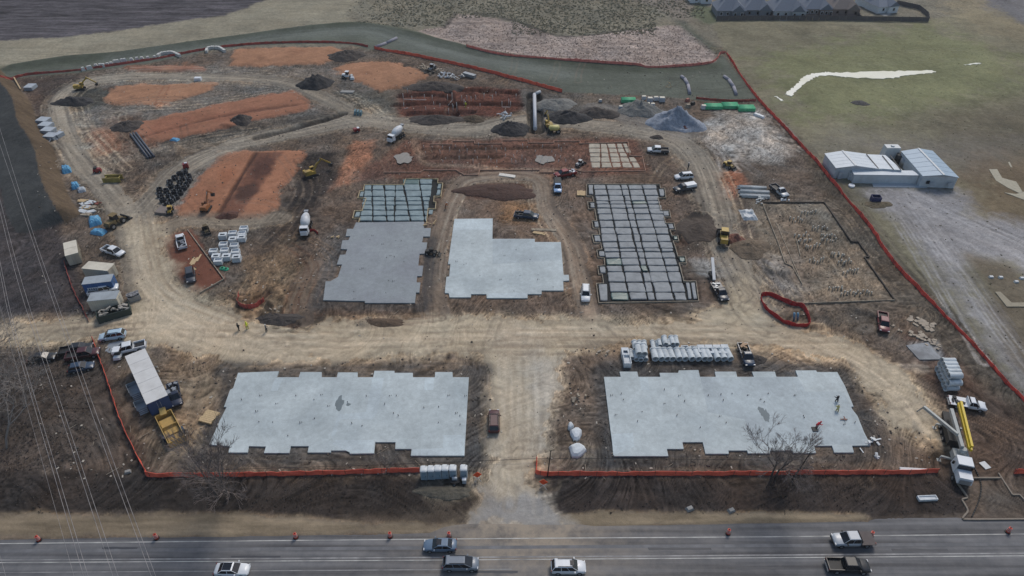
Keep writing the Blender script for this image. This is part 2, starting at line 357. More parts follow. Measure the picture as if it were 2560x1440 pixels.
for poly, c in (([(590, 125), (700, 118), (830, 118), (855, 126), (830, 140), (812, 160), (700, 165), (570, 166)], OR),
                ([(835, 170), (900, 155), (970, 155), (1040, 175), (1075, 190), (1040, 207), (1000, 220), (950, 226), (900, 207), (860, 190)], OR),
                ([(318, 166), (400, 164), (512, 166), (510, 178), (400, 181), (318, 178)], (154, 108, 86)),
                ([(290, 215), (390, 212), (545, 205), (530, 225), (460, 245), (400, 262), (270, 263), (255, 248)], OR),
                ([(340, 310), (560, 258), (735, 224), (782, 266), (765, 278), (640, 302), (430, 352), (360, 352), (338, 330)], (154, 104, 78)),
                ([(545, 378), (640, 375), (762, 378), (742, 420), (704, 470), (682, 520), (645, 550), (580, 546), (540, 541), (445, 537), (440, 520), (472, 480), (512, 430), (545, 402)], (160, 108, 78))):
    paint(poly, c, .8, 1.9, 1, kind=CLAY, rough=.03, dz=.35, var=.2, streak=.16, sdir=.5)
    for _ in range(5):
        q = random.choice(poly); q2 = random.choice(poly); t = random.uniform(.1, .5); x, y = q[0] + (q2[0] - q[0]) * t, q[1] + (q2[1] - q[1]) * t; s = random.uniform(8, 26)
        paint([(x - s, y), (x, y - s * .3), (x + s, y), (x, y + s * .35)], random.choice([(128, 88, 64), (112, 80, 62), (176, 126, 92)]), 2, 3.5, .7)
paint([(400, 300), (560, 285), (640, 270), (650, 282), (430, 335), (360, 345)], (146, 92, 68), 1, 1, .5)
stroke([(355, 345), (560, 292), (760, 262)], 1.2, (104, 70, 56), .6, .8, dz=-.3)
paint([(640, 382), (705, 385), (655, 470), (600, 540), (545, 542), (600, 460)], (104, 68, 54), .8, .8, .85, rough=.08)
paint([(655, 395), (690, 400), (670, 440), (640, 452), (630, 430)], (84, 56, 48), 1, 1.5, .8)
paint([(560, 430), (600, 410), (590, 450), (550, 470)], (150, 92, 60), 2, 3, .6)
paint([(455, 500), (500, 470), (560, 480), (520, 520)], (148, 98, 70), 3, 4, .6)
stroke([(640, 382), (545, 541)], 1.2, (70, 48, 42), .4, .9, dz=-.4, warp=.4)
paint([(600, 470), (640, 455), (650, 480), (610, 505), (585, 500)], (74, 54, 48), 1, 1, .8)
tyres([(395, 262), (420, 212)], (140, 84, 58), .6); tyres([(605, 120), (760, 126)], (146, 88, 60), .3)
paint([(408, 600), (440, 582), (478, 574), (562, 698), (500, 738), (455, 712), (425, 660)], (116, 70, 52), .7, .8, .95, kind=CLAY, rough=.06, dz=.2)
# right side
paint([(1780, 280), (1900, 275), (1985, 370), (1960, 405), (1850, 400), (1760, 350)], (156, 156, 156), 3, 3, .9, streak=.6, sdir=.9, var=.3)
paint([(1785, 430), (1850, 428), (1870, 460), (1840, 500), (1800, 500)], (138, 92, 70), 1.5, 1.5, .9)
paint([(1870, 500), (2060, 505), (2240, 755), (2000, 765), (1900, 640)], (112, 106, 97), 1.5, 1.5, .95, rough=.16, var=.35)
paint([(1950, 540), (2010, 530), (2030, 620), (2060, 700), (2000, 720), (1960, 620)], (112, 102, 92), 2, 2, .7)
paint([(1890, 650), (1990, 640), (2010, 740), (1940, 730)], (124, 124, 126), 2.5, 2, .8)
paint([(1720, 650), (1800, 640), (1840, 680), (1800, 700), (1740, 690)], (136, 137, 138), 1, 1.2, .95)
paint([(1990, 735), (2240, 760), (2230, 830), (2080, 830), (2000, 800)], (84, 80, 76), 2, 2, .9, rough=.2)
paint([(2265, 855), (2345, 850), (2360, 895), (2310, 905)], (118, 120, 124), .6, .8, .9)
paint([(2200, 905), (2320, 915), (2330, 925), (2290, 930)], (140, 134, 126), 1, 1.5, .8)
# haul roads
stroke([(370, 770), (335, 640), (315, 545), (270, 480), (212, 420), (172, 360), (150, 300), (146, 255), (185, 218), (260, 196), (420, 190), (620, 195), (720, 205), (790, 235), (900, 290)], 6, (142, 132, 116), 2, .85, ROADK, 1.5, .5)
stroke([(330, 570), (400, 480), (470, 412), (590, 362), (750, 328), (900, 302), (1050, 316), (1190, 322), (1310, 300), (1450, 310), (1580, 325), (1690, 350), (1750, 410), (1785, 500), (1805, 590), (1850, 690), (1890, 780)], 8, (146, 136, 120), 2.5, .85, ROADK, 2, .5)
stroke([(1500, 270), (1600, 300), (1700, 330)], 9, (136, 130, 122), 3, .7, ROADK, 2, .3)
stroke([(380, 590), (470, 552), (600, 556), (700, 545)], 5, (150, 136, 116), 2, .8, ROADK, 1.5, .5)
stroke([(1100, 790), (1085, 700), (1100, 600), (1130, 500), (1180, 445), (1340, 445), (1365, 520), (1420, 600), (1445, 690), (1470, 790)], 5, (136, 118, 100), 2, .8, ROADK, 1.5, .6)
stroke([(760, 800), (745, 720), (790, 660)], 4, (128, 108, 90), 1.5, .7, ROADK, 1, .6)
stroke([(520, 740), (600, 720), (660, 660), (720, 600)], 5, (104, 92, 78), 2, .7, None, 1.5, .7)
stroke([(1930, 530), (1960, 600), (1990, 680), (2030, 770)], 3.5, (118, 108, 98), 1.2, .7, None, 1, .5)
stroke([(1035, 350), (1050, 385), (1070, 410), (1180, 415), (1260, 425), (1440, 425)], 2.2, (134, 116, 102), .8, .7, None, .5, .4)
MAIN = [(-600, 818), (0, 812), (150, 815), (290, 795), (365, 745), (345, 640), (318, 560), (400, 560), (410, 620), (440, 700), (500, 745), (590, 785), (670, 826), (760, 828), (850, 810), (1000, 795), (1110, 790), (1300, 797), (1440, 790), (1480, 802), (1600, 812), (1720, 806), (1810, 770), (1850, 690), (1890, 720), (1890, 780), (1960, 818), (2080, 832), (2180, 870), (2270, 940), (2345, 1040), (2330, 1085), (2250, 1070), (2180, 980), (2110, 905), (2000, 882), (1860, 862), (1600, 852), (1470, 864), (1415, 885), (1400, 925), (1390, 1000), (1355, 1130), (1338, 1190), (1350, 1250), (1400, 1312), (1175, 1312), (1215, 1200), (1225, 1050), (1232, 935), (1200, 893), (1130, 882), (1000, 890), (850, 905), (700, 900), (560, 905), (450, 868), (330, 850), (240, 842), (100, 846), (-600, 870)]
paint(MAIN, TAN, 2.6, 3.0, 1, kind=ROADK, rough=.03, var=.12)
def along(px, n, spread, cols, amt=.45, w=.3, gauge=1.9):
    base = smooth(W2(px), 5); P = [Vector(p) for p in base]
    for _ in range(n):
        o = random.uniform(-spread, spread); o2 = o + random.uniform(-1.5, 1.5); ph = random.uniform(0, 6); Q = []
        a_ = random.randint(0, max(0, len(P) - 8)); b_ = random.randint(min(len(P) - 1, a_ + 6), len(P) - 1)
        for i in range(a_, b_ + 1):
            d = (P[min(i + 1, len(P) - 1)] - P[max(i - 1, 0)]).normalized(); nn = Vector((-d.y, d.x)); t = (i - a_) / max(1, b_ - a_)
            Q.append(tuple(P[i] + nn * (o + (o2 - o) * t + .5 * math.sin(ph + i * .3))))
        tyres(Q, random.choice(cols), amt * random.uniform(.5, 1.1), gauge, w, -.03, world=True)
LT, DT = [(178, 168, 150), (164, 152, 134)], [(92, 84, 76), (80, 74, 70)]
along([(370, 770), (335, 640), (315, 545), (270, 480), (212, 420), (172, 360), (150, 300), (146, 255), (185, 218), (260, 196), (420, 190), (620, 195), (720, 205), (790, 235), (900, 290)], 26, 6, LT + DT)
along([(330, 570), (400, 480), (470, 412), (590, 362), (750, 328), (900, 302), (1050, 316), (1190, 322), (1310, 300), (1450, 310), (1580, 325), (1690, 350), (1750, 410), (1785, 500), (1805, 590), (1850, 690), (1890, 780)], 34, 6.5, LT + DT)
along([(300, 420), (330, 360), (280, 300), (330, 270), (500, 262), (640, 240), (760, 215)], 14, 6, LT + DT, .5)
along([(200, 380), (290, 395), (400, 385), (520, 360), (640, 345)], 16, 5, LT + DT, .5)
along([(150, 255), (170, 330), (230, 400), (280, 440)], 12, 6, LT, .5)
along([(1100, 790), (1085, 700), (1100, 600), (1130, 500), (1180, 445), (1340, 445), (1365, 520), (1420, 600), (1445, 690), (1470, 790)], 18, 4, LT + DT, .5)
along([(640, 620), (660, 680), (650, 740), (700, 790)], 12, 4, [(150, 130, 104), (70, 60, 52)], .6)
along([(720, 600), (790, 660), (760, 740), (745, 790)], 10, 4, [(150, 124, 98), (96, 66, 50)], .6)
along([(1800, 600), (1860, 660), (1930, 740), (1900, 790)], 12, 5, [(176, 160, 134), (90, 82, 74)], .5)
along([(1960, 520), (2000, 600), (2080, 720), (2160, 800)], 10, 9, [(140, 132, 120), (76, 70, 64)], .5)
along([(2000, 340), (2100, 480), (2220, 640), (2350, 790), (2500, 950)], 16, 4, [(112, 104, 92), (60, 56, 52)], .5)
along([(700, 380), (760, 470), (700, 560), (640, 620)], 10, 5, [(110, 100, 90), (44, 42, 42)], .5)
along([(2000, 180), (2150, 230), (2300, 300), (2560, 330)], 10, 14, [(140, 136, 116), (96, 96, 76)], .35)
along([(1900, 100), (2100, 120), (2400, 110), (2600, 160)], 10, 16, [(140, 138, 118), (100, 102, 80)], .35)
along([(2230, 480), (2330, 620), (2450, 800), (2560, 960)], 22, 5, [(176, 174, 174), (118, 114, 112)], .5)
along([(2300, 500), (2450, 560), (2620, 640), (2800, 760)], 16, 7, [(172, 170, 170), (116, 112, 110)], .45)
along([(1905, 520), (2040, 520), (2140, 640), (2220, 750)], 14, 7, [(140, 130, 116), (66, 60, 54)], .5)
along([(480, 1150), (800, 1160), (1150, 1155)], 14, 1.2, [(132, 118, 102), (62, 54, 50)], .5)
along([(1380, 1168), (1700, 1164), (2200, 1166)], 14, 1.2, [(132, 118, 102), (62, 54, 50)], .5)
along([(2260, 1100), (2330, 1060), (2440, 1060), (2600, 1130)], 20, 4, [(108, 92, 80), (58, 50, 46)], .5)
along([(620, 920), (900, 916), (1180, 912)], 12, .8, [(146, 130, 110), (74, 66, 58)], .5)
along([(860, 800), (1000, 790), (1100, 780)], 12, 2, [(150, 128, 106), (70, 56, 48)], .5)
along([(870, 240), (920, 270), (960, 300)], 8, 4, LT, .6)
stroke([(-200, 840), (200, 828), (380, 800), (560, 850), (760, 868), (1000, 845), (1300, 835), (1700, 830), (1950, 850), (2120, 890), (2250, 980), (2320, 1070)], 8, (184, 166, 140), 3, .6, None, 2, .7)
stroke([(365, 560), (365, 640), (400, 720), (500, 800), (700, 860)], 7, (180, 163, 138), 3, .6, None, 2, .7)
stroke([(1290, 850), (1300, 1000), (1285, 1150), (1290, 1310)], 9, (186, 172, 152), 3, .5, None, 2, .15)
paint([(1340, 900), (1400, 900), (1390, 1000), (1350, 1130), (1330, 1060)], (178, 172, 162), 3, 3, .7)
paint([(1210, 1225), (1362, 1235), (1415, 1322), (1165, 1322)], (142, 139, 136), 2, 2.5, .9, rough=.05, var=.3)
for _ in range(46):                                  # tyre tracks on the haul roads
    rr = random.random()
    if rr < .45:
        y = random.uniform(812, 875); x = random.uniform(250, 1700); a = random.uniform(-14, 14)
        tyres([(x, y), (x + 180, y + a), (x + 420, y + random.uniform(-10, 14))], random.choice([(140, 122, 100), (196, 180, 154), (126, 110, 92)]), .45)
    elif rr < .7:
        x = random.uniform(1235, 1380); tyres([(x, random.uniform(860, 960)), (x + random.uniform(-14, 14), 1050), (x + random.uniform(-30, 30), random.uniform(1120, 1290))], random.choice([(150, 136, 116), (198, 186, 166), (142, 130, 114)]), .3, dz=-.02)
    elif rr < .85:
        x = random.uniform(340, 395); tyres([(x - 20, 540), (x, 640), (x + 40, 730), (x + 200, 800)], random.choice([(140, 122, 100), (196, 180, 154)]), .4)
    else:
        x = random.uniform(1800, 2100); tyres([(x, 850), (x + 120, 890), (x + 230, 960)], random.choice([(140, 122, 100), (190, 172, 146)]), .4)
for _ in range(150):                                 # tracks through the mud
    x = random.uniform(380, 2300); y = random.uniform(180, 1160)
    if not (900 > y > 800): pass
    L_ = random.uniform(40, 190); an = random.uniform(0, 3.14); b_ = random.uniform(-.6, .6)
    if x > 1830 and y < 500: continue
    p = [(x + L_ * (k / 4 - .5) * math.cos(an + b_ * k / 4), y + .6 * L_ * (k / 4 - .5) * math.sin(an + b_ * k / 4)) for k in range(5)]
    tyres(p, random.choice([(136, 122, 104), (70, 60, 54), (124, 110, 96), (66, 60, 56)]), random.uniform(.2, .55), dz=-.04)
for _ in range(30):
    x = random.uniform(-20, 230); y = random.uniform(820, 860)
    tyres([(x, y), (x + 60, y - 4), (x + 150, y - 12)], random.choice([(170, 155, 130), (110, 98, 84)]), .4)
for _ in range(40):
    x = random.uniform(440, 560); y = random.uniform(900, 1000)
    tyres([(x, y), (x - random.uniform(0, 30), y + 60), (x - random.uniform(20, 60), y + 130)], random.choice([(150, 134, 112), (96, 84, 72)]), .35)
for _ in range(30):
    x = random.uniform(1770, 1950); y = random.uniform(285, 380)
    tyres([(x, y), (x + 25, y + 25), (x + random.uniform(20, 80), y + 60)], random.choice([(178, 176, 174), (118, 114, 112)]), .45)
for P_ in ([(560, 925), (1200, 925), (1190, 1150), (500, 1142), (560, 1000), (560, 925)], [(1500, 925), (2110, 925), (2195, 1130), (2150, 1148), (1520, 1152), (1500, 925)], [(870, 570), (840, 650), (800, 760), (1050, 768), (1080, 600)]):
    for k in range(len(P_) - 1): stroke([P_[k], tuple((a + b) / 2 for a, b in zip(P_[k], P_[k + 1])), P_[k + 1]], 3.2, (68, 68, 70), 1.6, .75, None, 1.6, .3)
# ---- relief
BERMP = [(-90, 120), (10, 228), (45, 272), (58, 328), (97, 388), (112, 448), (133, 508), (167, 562)]
ridge(BERMP, [(-11, 0), (-.8, 3.3), (0, 3.5), (.6, 3.2), (4.3, 0)], .12)
i_, h_, c_ = ridge(BERMP, [(-11, 0), (0, 0), (5, 0)], 0)
k_ = (c_ < 4.3) & (c_ > -11) & (Z[i_] > .4)
C[i_] = np.where(k_[:, None], np.where((c_ > -.3 + .5 * WPX[i_])[:, None], np.array(lin((96, 80, 62))), np.array(lin((62, 64, 64)))) * (1 + .3 * NM[i_] + .3 * fbm(GX[i_] * .5 + GY[i_], GY[i_] * .4, 3, 4, 3))[:, None], C[i_])  # shade of the west face put into its colour, east face brown
KIND[i_[k_]] = BERM
ridge([(0, 172), (160, 146), (300, 134), (560, 98), (850, 62), (1000, 78), (1260, 138), (1620, 168)], [(-5, 0), (0, .9), (4, -.4), (12, 0)], .1)
def trench(px, w=1.2, d=.9, col=None): 
    if col: stroke(px, w + .6, col, .4, .85, dz=-d, warp=.3, rut=0)
    else: ridge(px, [(-w, 0), (-w * .5, -d), (w * .5, -d), (w, 0)], .1)
trench([(640, 345), (760, 315), (860, 285)], 1.6, .8, (48, 46, 46))
trench([(1335, 240), (1340, 325)], 4, 1.4, (50, 48, 46))
for a in ([(985, 262), (1100, 258), (1300, 262)], [(1020, 285), (1180, 280)], [(1150, 225), (1290, 232)], [(1000, 240), (1060, 236), (1120, 240)], [(1120, 225), (1140, 288)]): trench(a, 1.8, .8, (66, 42, 36))
for a in ([(1700, 610), (1745, 590)], [(660, 800), (740, 812)], [(625, 760), (665, 735)], [(1060, 395), (1250, 392)], [(1060, 372), (1400, 368)]): trench(a, 1.2, .4, (70, 54, 46))
for _ in range(26):                                  # spoil scraped up by the machines
    x, y = random.choice([(670, 700), (720, 760), (300, 360), (860, 260), (1420, 270), (780, 520), (520, 330), (1740, 560), (880, 790), (1960, 650), (2100, 790), (640, 760), (460, 370)])
    x += random.uniform(-60, 60); y += random.uniform(-30, 30); an = random.uniform(0, 3.14); L_ = random.uniform(25, 60)
    ridge([(x, y), (x + L_ * .5 * math.cos(an), y + L_ * .3 * math.sin(an)), (x + L_ * math.cos(an + .3), y + L_ * .6 * math.sin(an + .3))], [(-1.6, 0), (-.3, .5), (.3, .45), (1.4, 0)], .5)
trackz = fbm(GX * .12, GY * 1.1, 1, 44, 4, .6)
k_ = KIND == PLOUGH; Z[k_] += .35 * trackz[k_]
Z += RGH * (fbm(GX, GY, 2.6, 50, 5, .75) * 1.6 + fbm(GX, GY, 9, 55, 3) * 1.2)
k_ = KIND == SCRUB; Z[k_] += .45 * np.maximum(fbm(GX[k_], GY[k_], 2.4, 60, 3, .7), 0)
th_ = fbm(GX, GY, 30, 71, 2) * 4.0 + .4
sw_ = 0
for s_, q_ in ((1.0, 0), (2.1, 5)):
    a_ = GX * np.cos(th_) + GY * np.sin(th_); c_ = -GX * np.sin(th_) + GY * np.cos(th_)
    sw_ = sw_ + (vn(a_ * .16 * s_ + WPX, c_ * 1.15 * s_ + WPY * .6, 80 + q_) + .5 * vn(a_ * .1 * s_, c_ * 2.3 * s_, 84 + q_)) / s_
sw_ = sw_ + .45 * vn(a_ * .3 + WPX, c_ * 2.2, 97); sw_ *= 1.25
isl = (KIND == 0) * 1.0 + (KIND == ROADK) * .30 + (KIND == GRASS) * .18 + (KIND == SCRUB) * .3 + (KIND == CLAY) * .12
isl *= 1 - .55 * ss(64, 58, GY)
bl = fbm(GX, GY, 3.6, 90, 5, .85) + .5 * np.clip(-fbm(GX, GY, 11, 93, 4, .7) - .1, 0, 1) * -1.6
C *= np.clip(1 + isl * (.68 * sw_ + .62 * bl), .3, 2.4)[:, None]  # soil mottling in colour, its dark streaks standing in for weak relief shading
hue = fbm(GX, GY, 8, 99, 4, .7) * isl; C *= 1 + hue[:, None] * np.array([.24, .03, -.18])
C *= np.where((KIND == 0)[:, None], np.array([1.24, 1.15, 1.03]), 1.0)
Z += isl * .10 * sw_
FLATS = []
def flatten(poly, z=0., soft=.5, grow=.8):
    pts = W2(poly); idx = bbsel(pts, grow + soft + 1)
    m = ss(-grow - soft, -grow, pdist(GX[idx], GY[idx], pts)); Z[idx] = Z[idx] * (1 - m) + z * m
# ---------------------------------------------------------------- slab outlines (pixels of the photograph)
SW = [(595, 932), (697, 928), (692, 943), (747, 943), (751, 930), (804, 930), (804, 943), (842, 943), (845, 931), (894, 931), (894, 943), (933, 943), (936, 927), (986, 927), (986, 932), (1032, 932), (1032, 943), (1087, 943), (1088, 930), (1131, 930), (1132, 943), (1172, 943), (1161, 1139), (1027, 1139), (1029, 1122), (988, 1122), (989, 1105), (938, 1105), (935, 1133), (874, 1134), (877, 1126), (828, 1126), (829, 1114), (827, 1131), (769, 1131), (772, 1115), (727, 1115), (723, 1132), (660, 1132), (665, 1116), (622, 1115), (619, 1131), (571, 1131), (575, 1115), (523, 1111), (550, 1050), (567, 1017), (560, 1017), (575, 975), (583, 970)]
SE = [(1510, 942), (1552, 942), (1549, 929), (1593, 929), (1596, 942), (1651, 942), (1649, 932), (1695, 932), (1697, 926), (1746, 925), (1750, 942), (1790, 942), (1787, 929), (1840, 929), (1843, 942), (1885, 942), (1880, 929), (1937, 929), (1941, 942), (1995, 942), (1989, 926), (2040, 926), (2043, 930), (2093, 930), (2113, 966), (2134, 1016), (2126, 1017), (2144, 1040), (2160, 1080), (2177, 1113), (2130, 1114), (2135, 1131), (2086, 1131), (2080, 1114), (2035, 1114), (2040, 1132), (1985, 1132), (1979, 1126), (1925, 1126), (1925, 1133), (1870, 1133), (1868, 1126), (1821, 1126), (1822, 1134), (1764, 1134), (1757, 1105), (1706, 1105), (1709, 1122), (1667, 1122), (1671, 1140), (1535, 1140), (1527, 1080)]
ML = [(890, 556), (1060, 554), (1060, 570), (1077, 570), (1075, 591), (1058, 591), (1055, 606), (1068, 606), (1064, 634), (1049, 634), (1044, 664), (1058, 664), (1055, 690), (1040, 690), (1038, 706), (1051, 706), (1048, 731), (1040, 731), (1037, 757), (912, 757), (912, 752), (885, 752), (808, 750), (814, 703), (826, 703), (845, 692), (855, 661), (842, 661), (850, 637), (864, 636), (868, 623), (852, 622), (856, 601), (871, 600), (876, 590), (864, 590), (868, 572), (883, 572)]
MD = [(1136, 547), (1232, 546), (1231, 597), (1337, 597), (1337, 605), (1402, 605), (1409, 687), (1422, 687), (1423, 701), (1408, 702), (1409, 726), (1354, 726), (1354, 735), (1319, 735), (1319, 745), (1217, 745), (1216, 735), (1178, 735), (1177, 743), (1124, 743), (1122, 733), (1112, 732), (1116, 692), (1123, 691), (1126, 660), (1120, 660)]
CG = [(911, 461), (1009, 461), (1014, 446), (1095, 446), (1094, 457), (1107, 457), (1102, 490), (1085, 490), (1084, 504), (1090, 504), (1088, 521), (1070, 521), (1066, 553), (896, 556), (905, 526), (886, 526), (881, 545), (898, 545), (905, 526), (915, 495), (894, 494), (900, 476), (910, 476)]
CG = [(911, 461), (1009, 461), (1014, 446), (1095, 446), (1094, 457), (1107, 457), (1102, 490), (1085, 490), (1084, 504), (1090, 504), (1088, 521), (1070, 521), (1066, 553), (896, 555), (900, 545), (881, 545), (886, 526), (905, 526), (915, 495), (894, 494), (900, 476), (908, 476)]
EG = [(1467, 459), (1650, 460), (1651, 470), (1662, 470), (1665, 493), (1645, 494), (1652, 525), (1674, 525), (1677, 542), (1660, 542), (1664, 557), (1685, 557), (1689, 574), (1675, 574), (1680, 588), (1695, 588), (1697, 602), (1683, 602), (1690, 622), (1695, 640), (1714, 640), (1716, 657), (1698, 657), (1710, 702), (1740, 702), (1747, 752), (1497, 756), (1491, 708), (1509, 707), (1506, 685), (1497, 685), (1494, 664), (1512, 662), (1511, 645), (1495, 642), (1492, 624), (1505, 622), (1502, 607), (1485, 606), (1480, 586), (1500, 586), (1497, 570), (1483, 570), (1480, 551), (1492, 551), (1487, 522), (1471, 521), (1469, 504), (1485, 504), (1481, 490), (1466, 489)]
for p in (SW, SE, ML, MD): flatten(p, -.05)
for p in (CG, EG): flatten(p, -.3, .3, .3)
ROADN = [(-900, 1352), (-200, 1350), (600, 1341), (1100, 1333), (1100, 1318), (1170, 1310), (1400, 1312), (1465, 1310), (1468, 1316), (2170, 1303), (2180, 1297), (2400, 1294), (2410, 1299), (3400, 1290)]
flatten(ROADN + [(3400, 1700), (-900, 1700)], -.06, .5, -.3)
def H(x, y):
    t = np.interp(y, yr, np.arange(NY)); i = min(int(t), NY - 2); ft = t - i
    def row(k): return np.interp(x, uu * wid(yr[k]), Z[k * NX:(k + 1) * NX])
    return float(row(i) * (1 - ft) + row(i + 1) * ft)
def GH(px, py):
    p = G(px, py); p.z = H(p.x, p.y); q = G(px, py, p.z); return Vector((q.x, q.y, H(q.x, q.y)))
# ---------------------------------------------------------------- terrain
def ground_mat():
    m = bpy.data.materials.new('soil'); m.use_nodes = True; n = m.node_tree.nodes; L = m.node_tree.links; b = n['Principled BSDF']
    b.inputs['Roughness'].default_value = .95; b.inputs['Specular IOR Level'].default_value = .15
    at = n.new('ShaderNodeAttribute'); at.attribute_name = 'soil_colour'
    geo = n.new('ShaderNodeNewGeometry')
    def noise(sc, det, ro=.7):
        q = n.new('ShaderNodeTexNoise'); q.inputs['Scale'].default_value = sc; q.inputs['Detail'].default_value = det; q.inputs['Roughness'].default_value = ro
        L.new(geo.outputs['Position'], q.inputs['Vector']); return q
    a = noise(.9, 8); c = noise(5., 4)
    mr = n.new('ShaderNodeMapRange'); mr.inputs['From Min'].default_value = .3; mr.inputs['From Max'].default_value = .7; mr.inputs['To Min'].default_value = .62; mr.inputs['To Max'].default_value = 1.38
    L.new(a.outputs['Fac'], mr.inputs['Value'])
    m2 = n.new('ShaderNodeMapRange'); m2.inputs['From Min'].default_value = .3; m2.inputs['From Max'].default_value = .7; m2.inputs['To Min'].default_value = .8; m2.inputs['To Max'].default_value = 1.18
    L.new(c.outputs['Fac'], m2.inputs['Value'])
    mu = n.new('ShaderNodeMath'); mu.operation = 'MULTIPLY'; L.new(mr.outputs[0], mu.inputs[0]); L.new(m2.outputs[0], mu.inputs[1])
    ag = n.new('ShaderNodeAttribute'); ag.attribute_name = 'grain'; s1 = n.new('ShaderNodeMath'); s1.operation = 'SUBTRACT'; L.new(mu.outputs[0], s1.inputs[0]); s1.inputs[1].default_value = 1
    s2 = n.new('ShaderNodeMath'); s2.operation = 'MULTIPLY_ADD'; L.new(s1.outputs[0], s2.inputs[0]); L.new(ag.outputs['Fac'], s2.inputs[1]); s2.inputs[2].default_value = 1
    vm = n.new('ShaderNodeVectorMath'); vm.operation = 'SCALE'; L.new(at.outputs['Color'], vm.inputs[0]); L.new(s2.outputs[0], vm.inputs['Scale'])
    L.new(vm.outputs[0], b.inputs['Base Color'])
    bp = n.new('ShaderNodeBump'); bp.inputs['Distance'].default_value = .25; bp.inputs['Strength'].default_value = .8
    L.new(a.outputs['Fac'], bp.inputs['Height']); L.new(bp.outputs[0], b.inputs['Normal'])
    return m
lum_ = C @ np.array([.25, .6, .15]); C = C * .86 + lum_[:, None] * np.array([.14, .145, .14])
GRN = 1.0 * (KIND == 0) + .38 * (KIND == ROADK) + .4 * (KIND == CLAY) + .55 * (KIND == GRASS) + .6 * (KIND == VERGE) + .4 * (KIND == STRIP) + .6 * (KIND == PLOUGH) + .8 * (KIND == SCRUB) + .7 * (KIND == BERM); GRN *= 1 - .5 * ss(64, 58, GY)
M_SOIL = ground_mat()
# vertex normals of the whole sheet, so that its pieces join smoothly
Zg = Z.reshape(NY, NX); Xg = GX.reshape(NY, NX)
dzdx = np.gradient(Zg, axis=1) / np.maximum(np.gradient(Xg, axis=1), 1e-6)
dzdy = np.gradient(Zg, axis=0) / np.gradient(yr)[:, None]
NRM = np.stack([-dzdx.ravel(), -dzdy.ravel(), np.ones(GX.size)], 1); NRM /= np.linalg.norm(NRM, axis=1)[:, None]
ii = (np.arange(NY - 1)[:, None] * NX + np.arange(NX - 1)[None, :]).ravel()
FKIND = KIND[ii]
POS = np.stack([GX, GY, Z], 1).astype(np.float32)
for kd, nm in ((0, 'ground'), (ROADK, 'dirt_road'), (GRASS, 'grass_field'), (PLOUGH, 'ploughed_field'), (CLAY, 'clay_pad'), (VERGE, 'roadside_verge'), (SCRUB, 'scrubland'), (BERM, 'earth_berm'), (STRIP, 'grassed_basin')):
    fi = ii[FKIND == kd]
    if fi.size == 0: continue
    q = np.stack([fi, fi + 1, fi + NX + 1, fi + NX], 1)
    us, inv = np.unique(q.ravel(), return_inverse=True)
    me = bpy.data.meshes.new(nm)
    me.vertices.add(us.size); me.vertices.foreach_set('co', POS[us].ravel())
    me.loops.add(inv.size); me.loops.foreach_set('vertex_index', inv.astype(np.int32).ravel())
    me.polygons.add(fi.size); me.polygons.foreach_set('loop_start', np.arange(0, inv.size, 4, dtype=np.int32)); me.polygons.foreach_set('loop_total', np.full(fi.size, 4, np.int32))
    me.polygons.foreach_set('use_smooth', np.ones(fi.size, bool)); me.update(calc_edges=True)
    ca = me.color_attributes.new('soil_colour', 'FLOAT_COLOR', 'POINT')
    ca.data.foreach_set('color', np.concatenate([np.clip(C[us], .003, .9), np.ones((us.size, 1))], 1).astype(np.float32).ravel())
    gr_ = me.attributes.new('grain', 'FLOAT', 'POINT'); gr_.data.foreach_set('value', GRN[us].astype(np.float32))
    me.normals_split_custom_set_from_vertices(NRM[us].tolist())
    me.materials.append(M_SOIL); o = bpy.data.objects.new(nm, me); COL.objects.link(o); tag(o, kind='structure')
M_FAR = mat('far_grass', (112, 106, 86), .95, var=.3, scale=.02, dirt=(84, 80, 66), dirt_amt=.7)
mb = MB(); w0, w1 = wid(Y0) - .3, wid(Y1) - 1; B = 3000; z_ = -.35
for q in ([(-B, -B), (B, -B), (B, Y0 + .5), (-B, Y0 + .5)], [(-B, Y1 - 1.5), (B, Y1 - 1.5), (B, B), (-B, B)], [(-B, Y0 + .5), (-w0, Y0 + .5), (-w1, Y1 - 1.5), (-B, Y1 - 1.5)], [(w0, Y0 + .5), (B, Y0 + .5), (B, Y1 - 1.5), (w1, Y1 - 1.5)]):
    mb.add([(x, y, z_) for x, y in q], [(0, 1, 2, 3)])
tag(mb.build('far_ground', M_FAR), kind='structure')
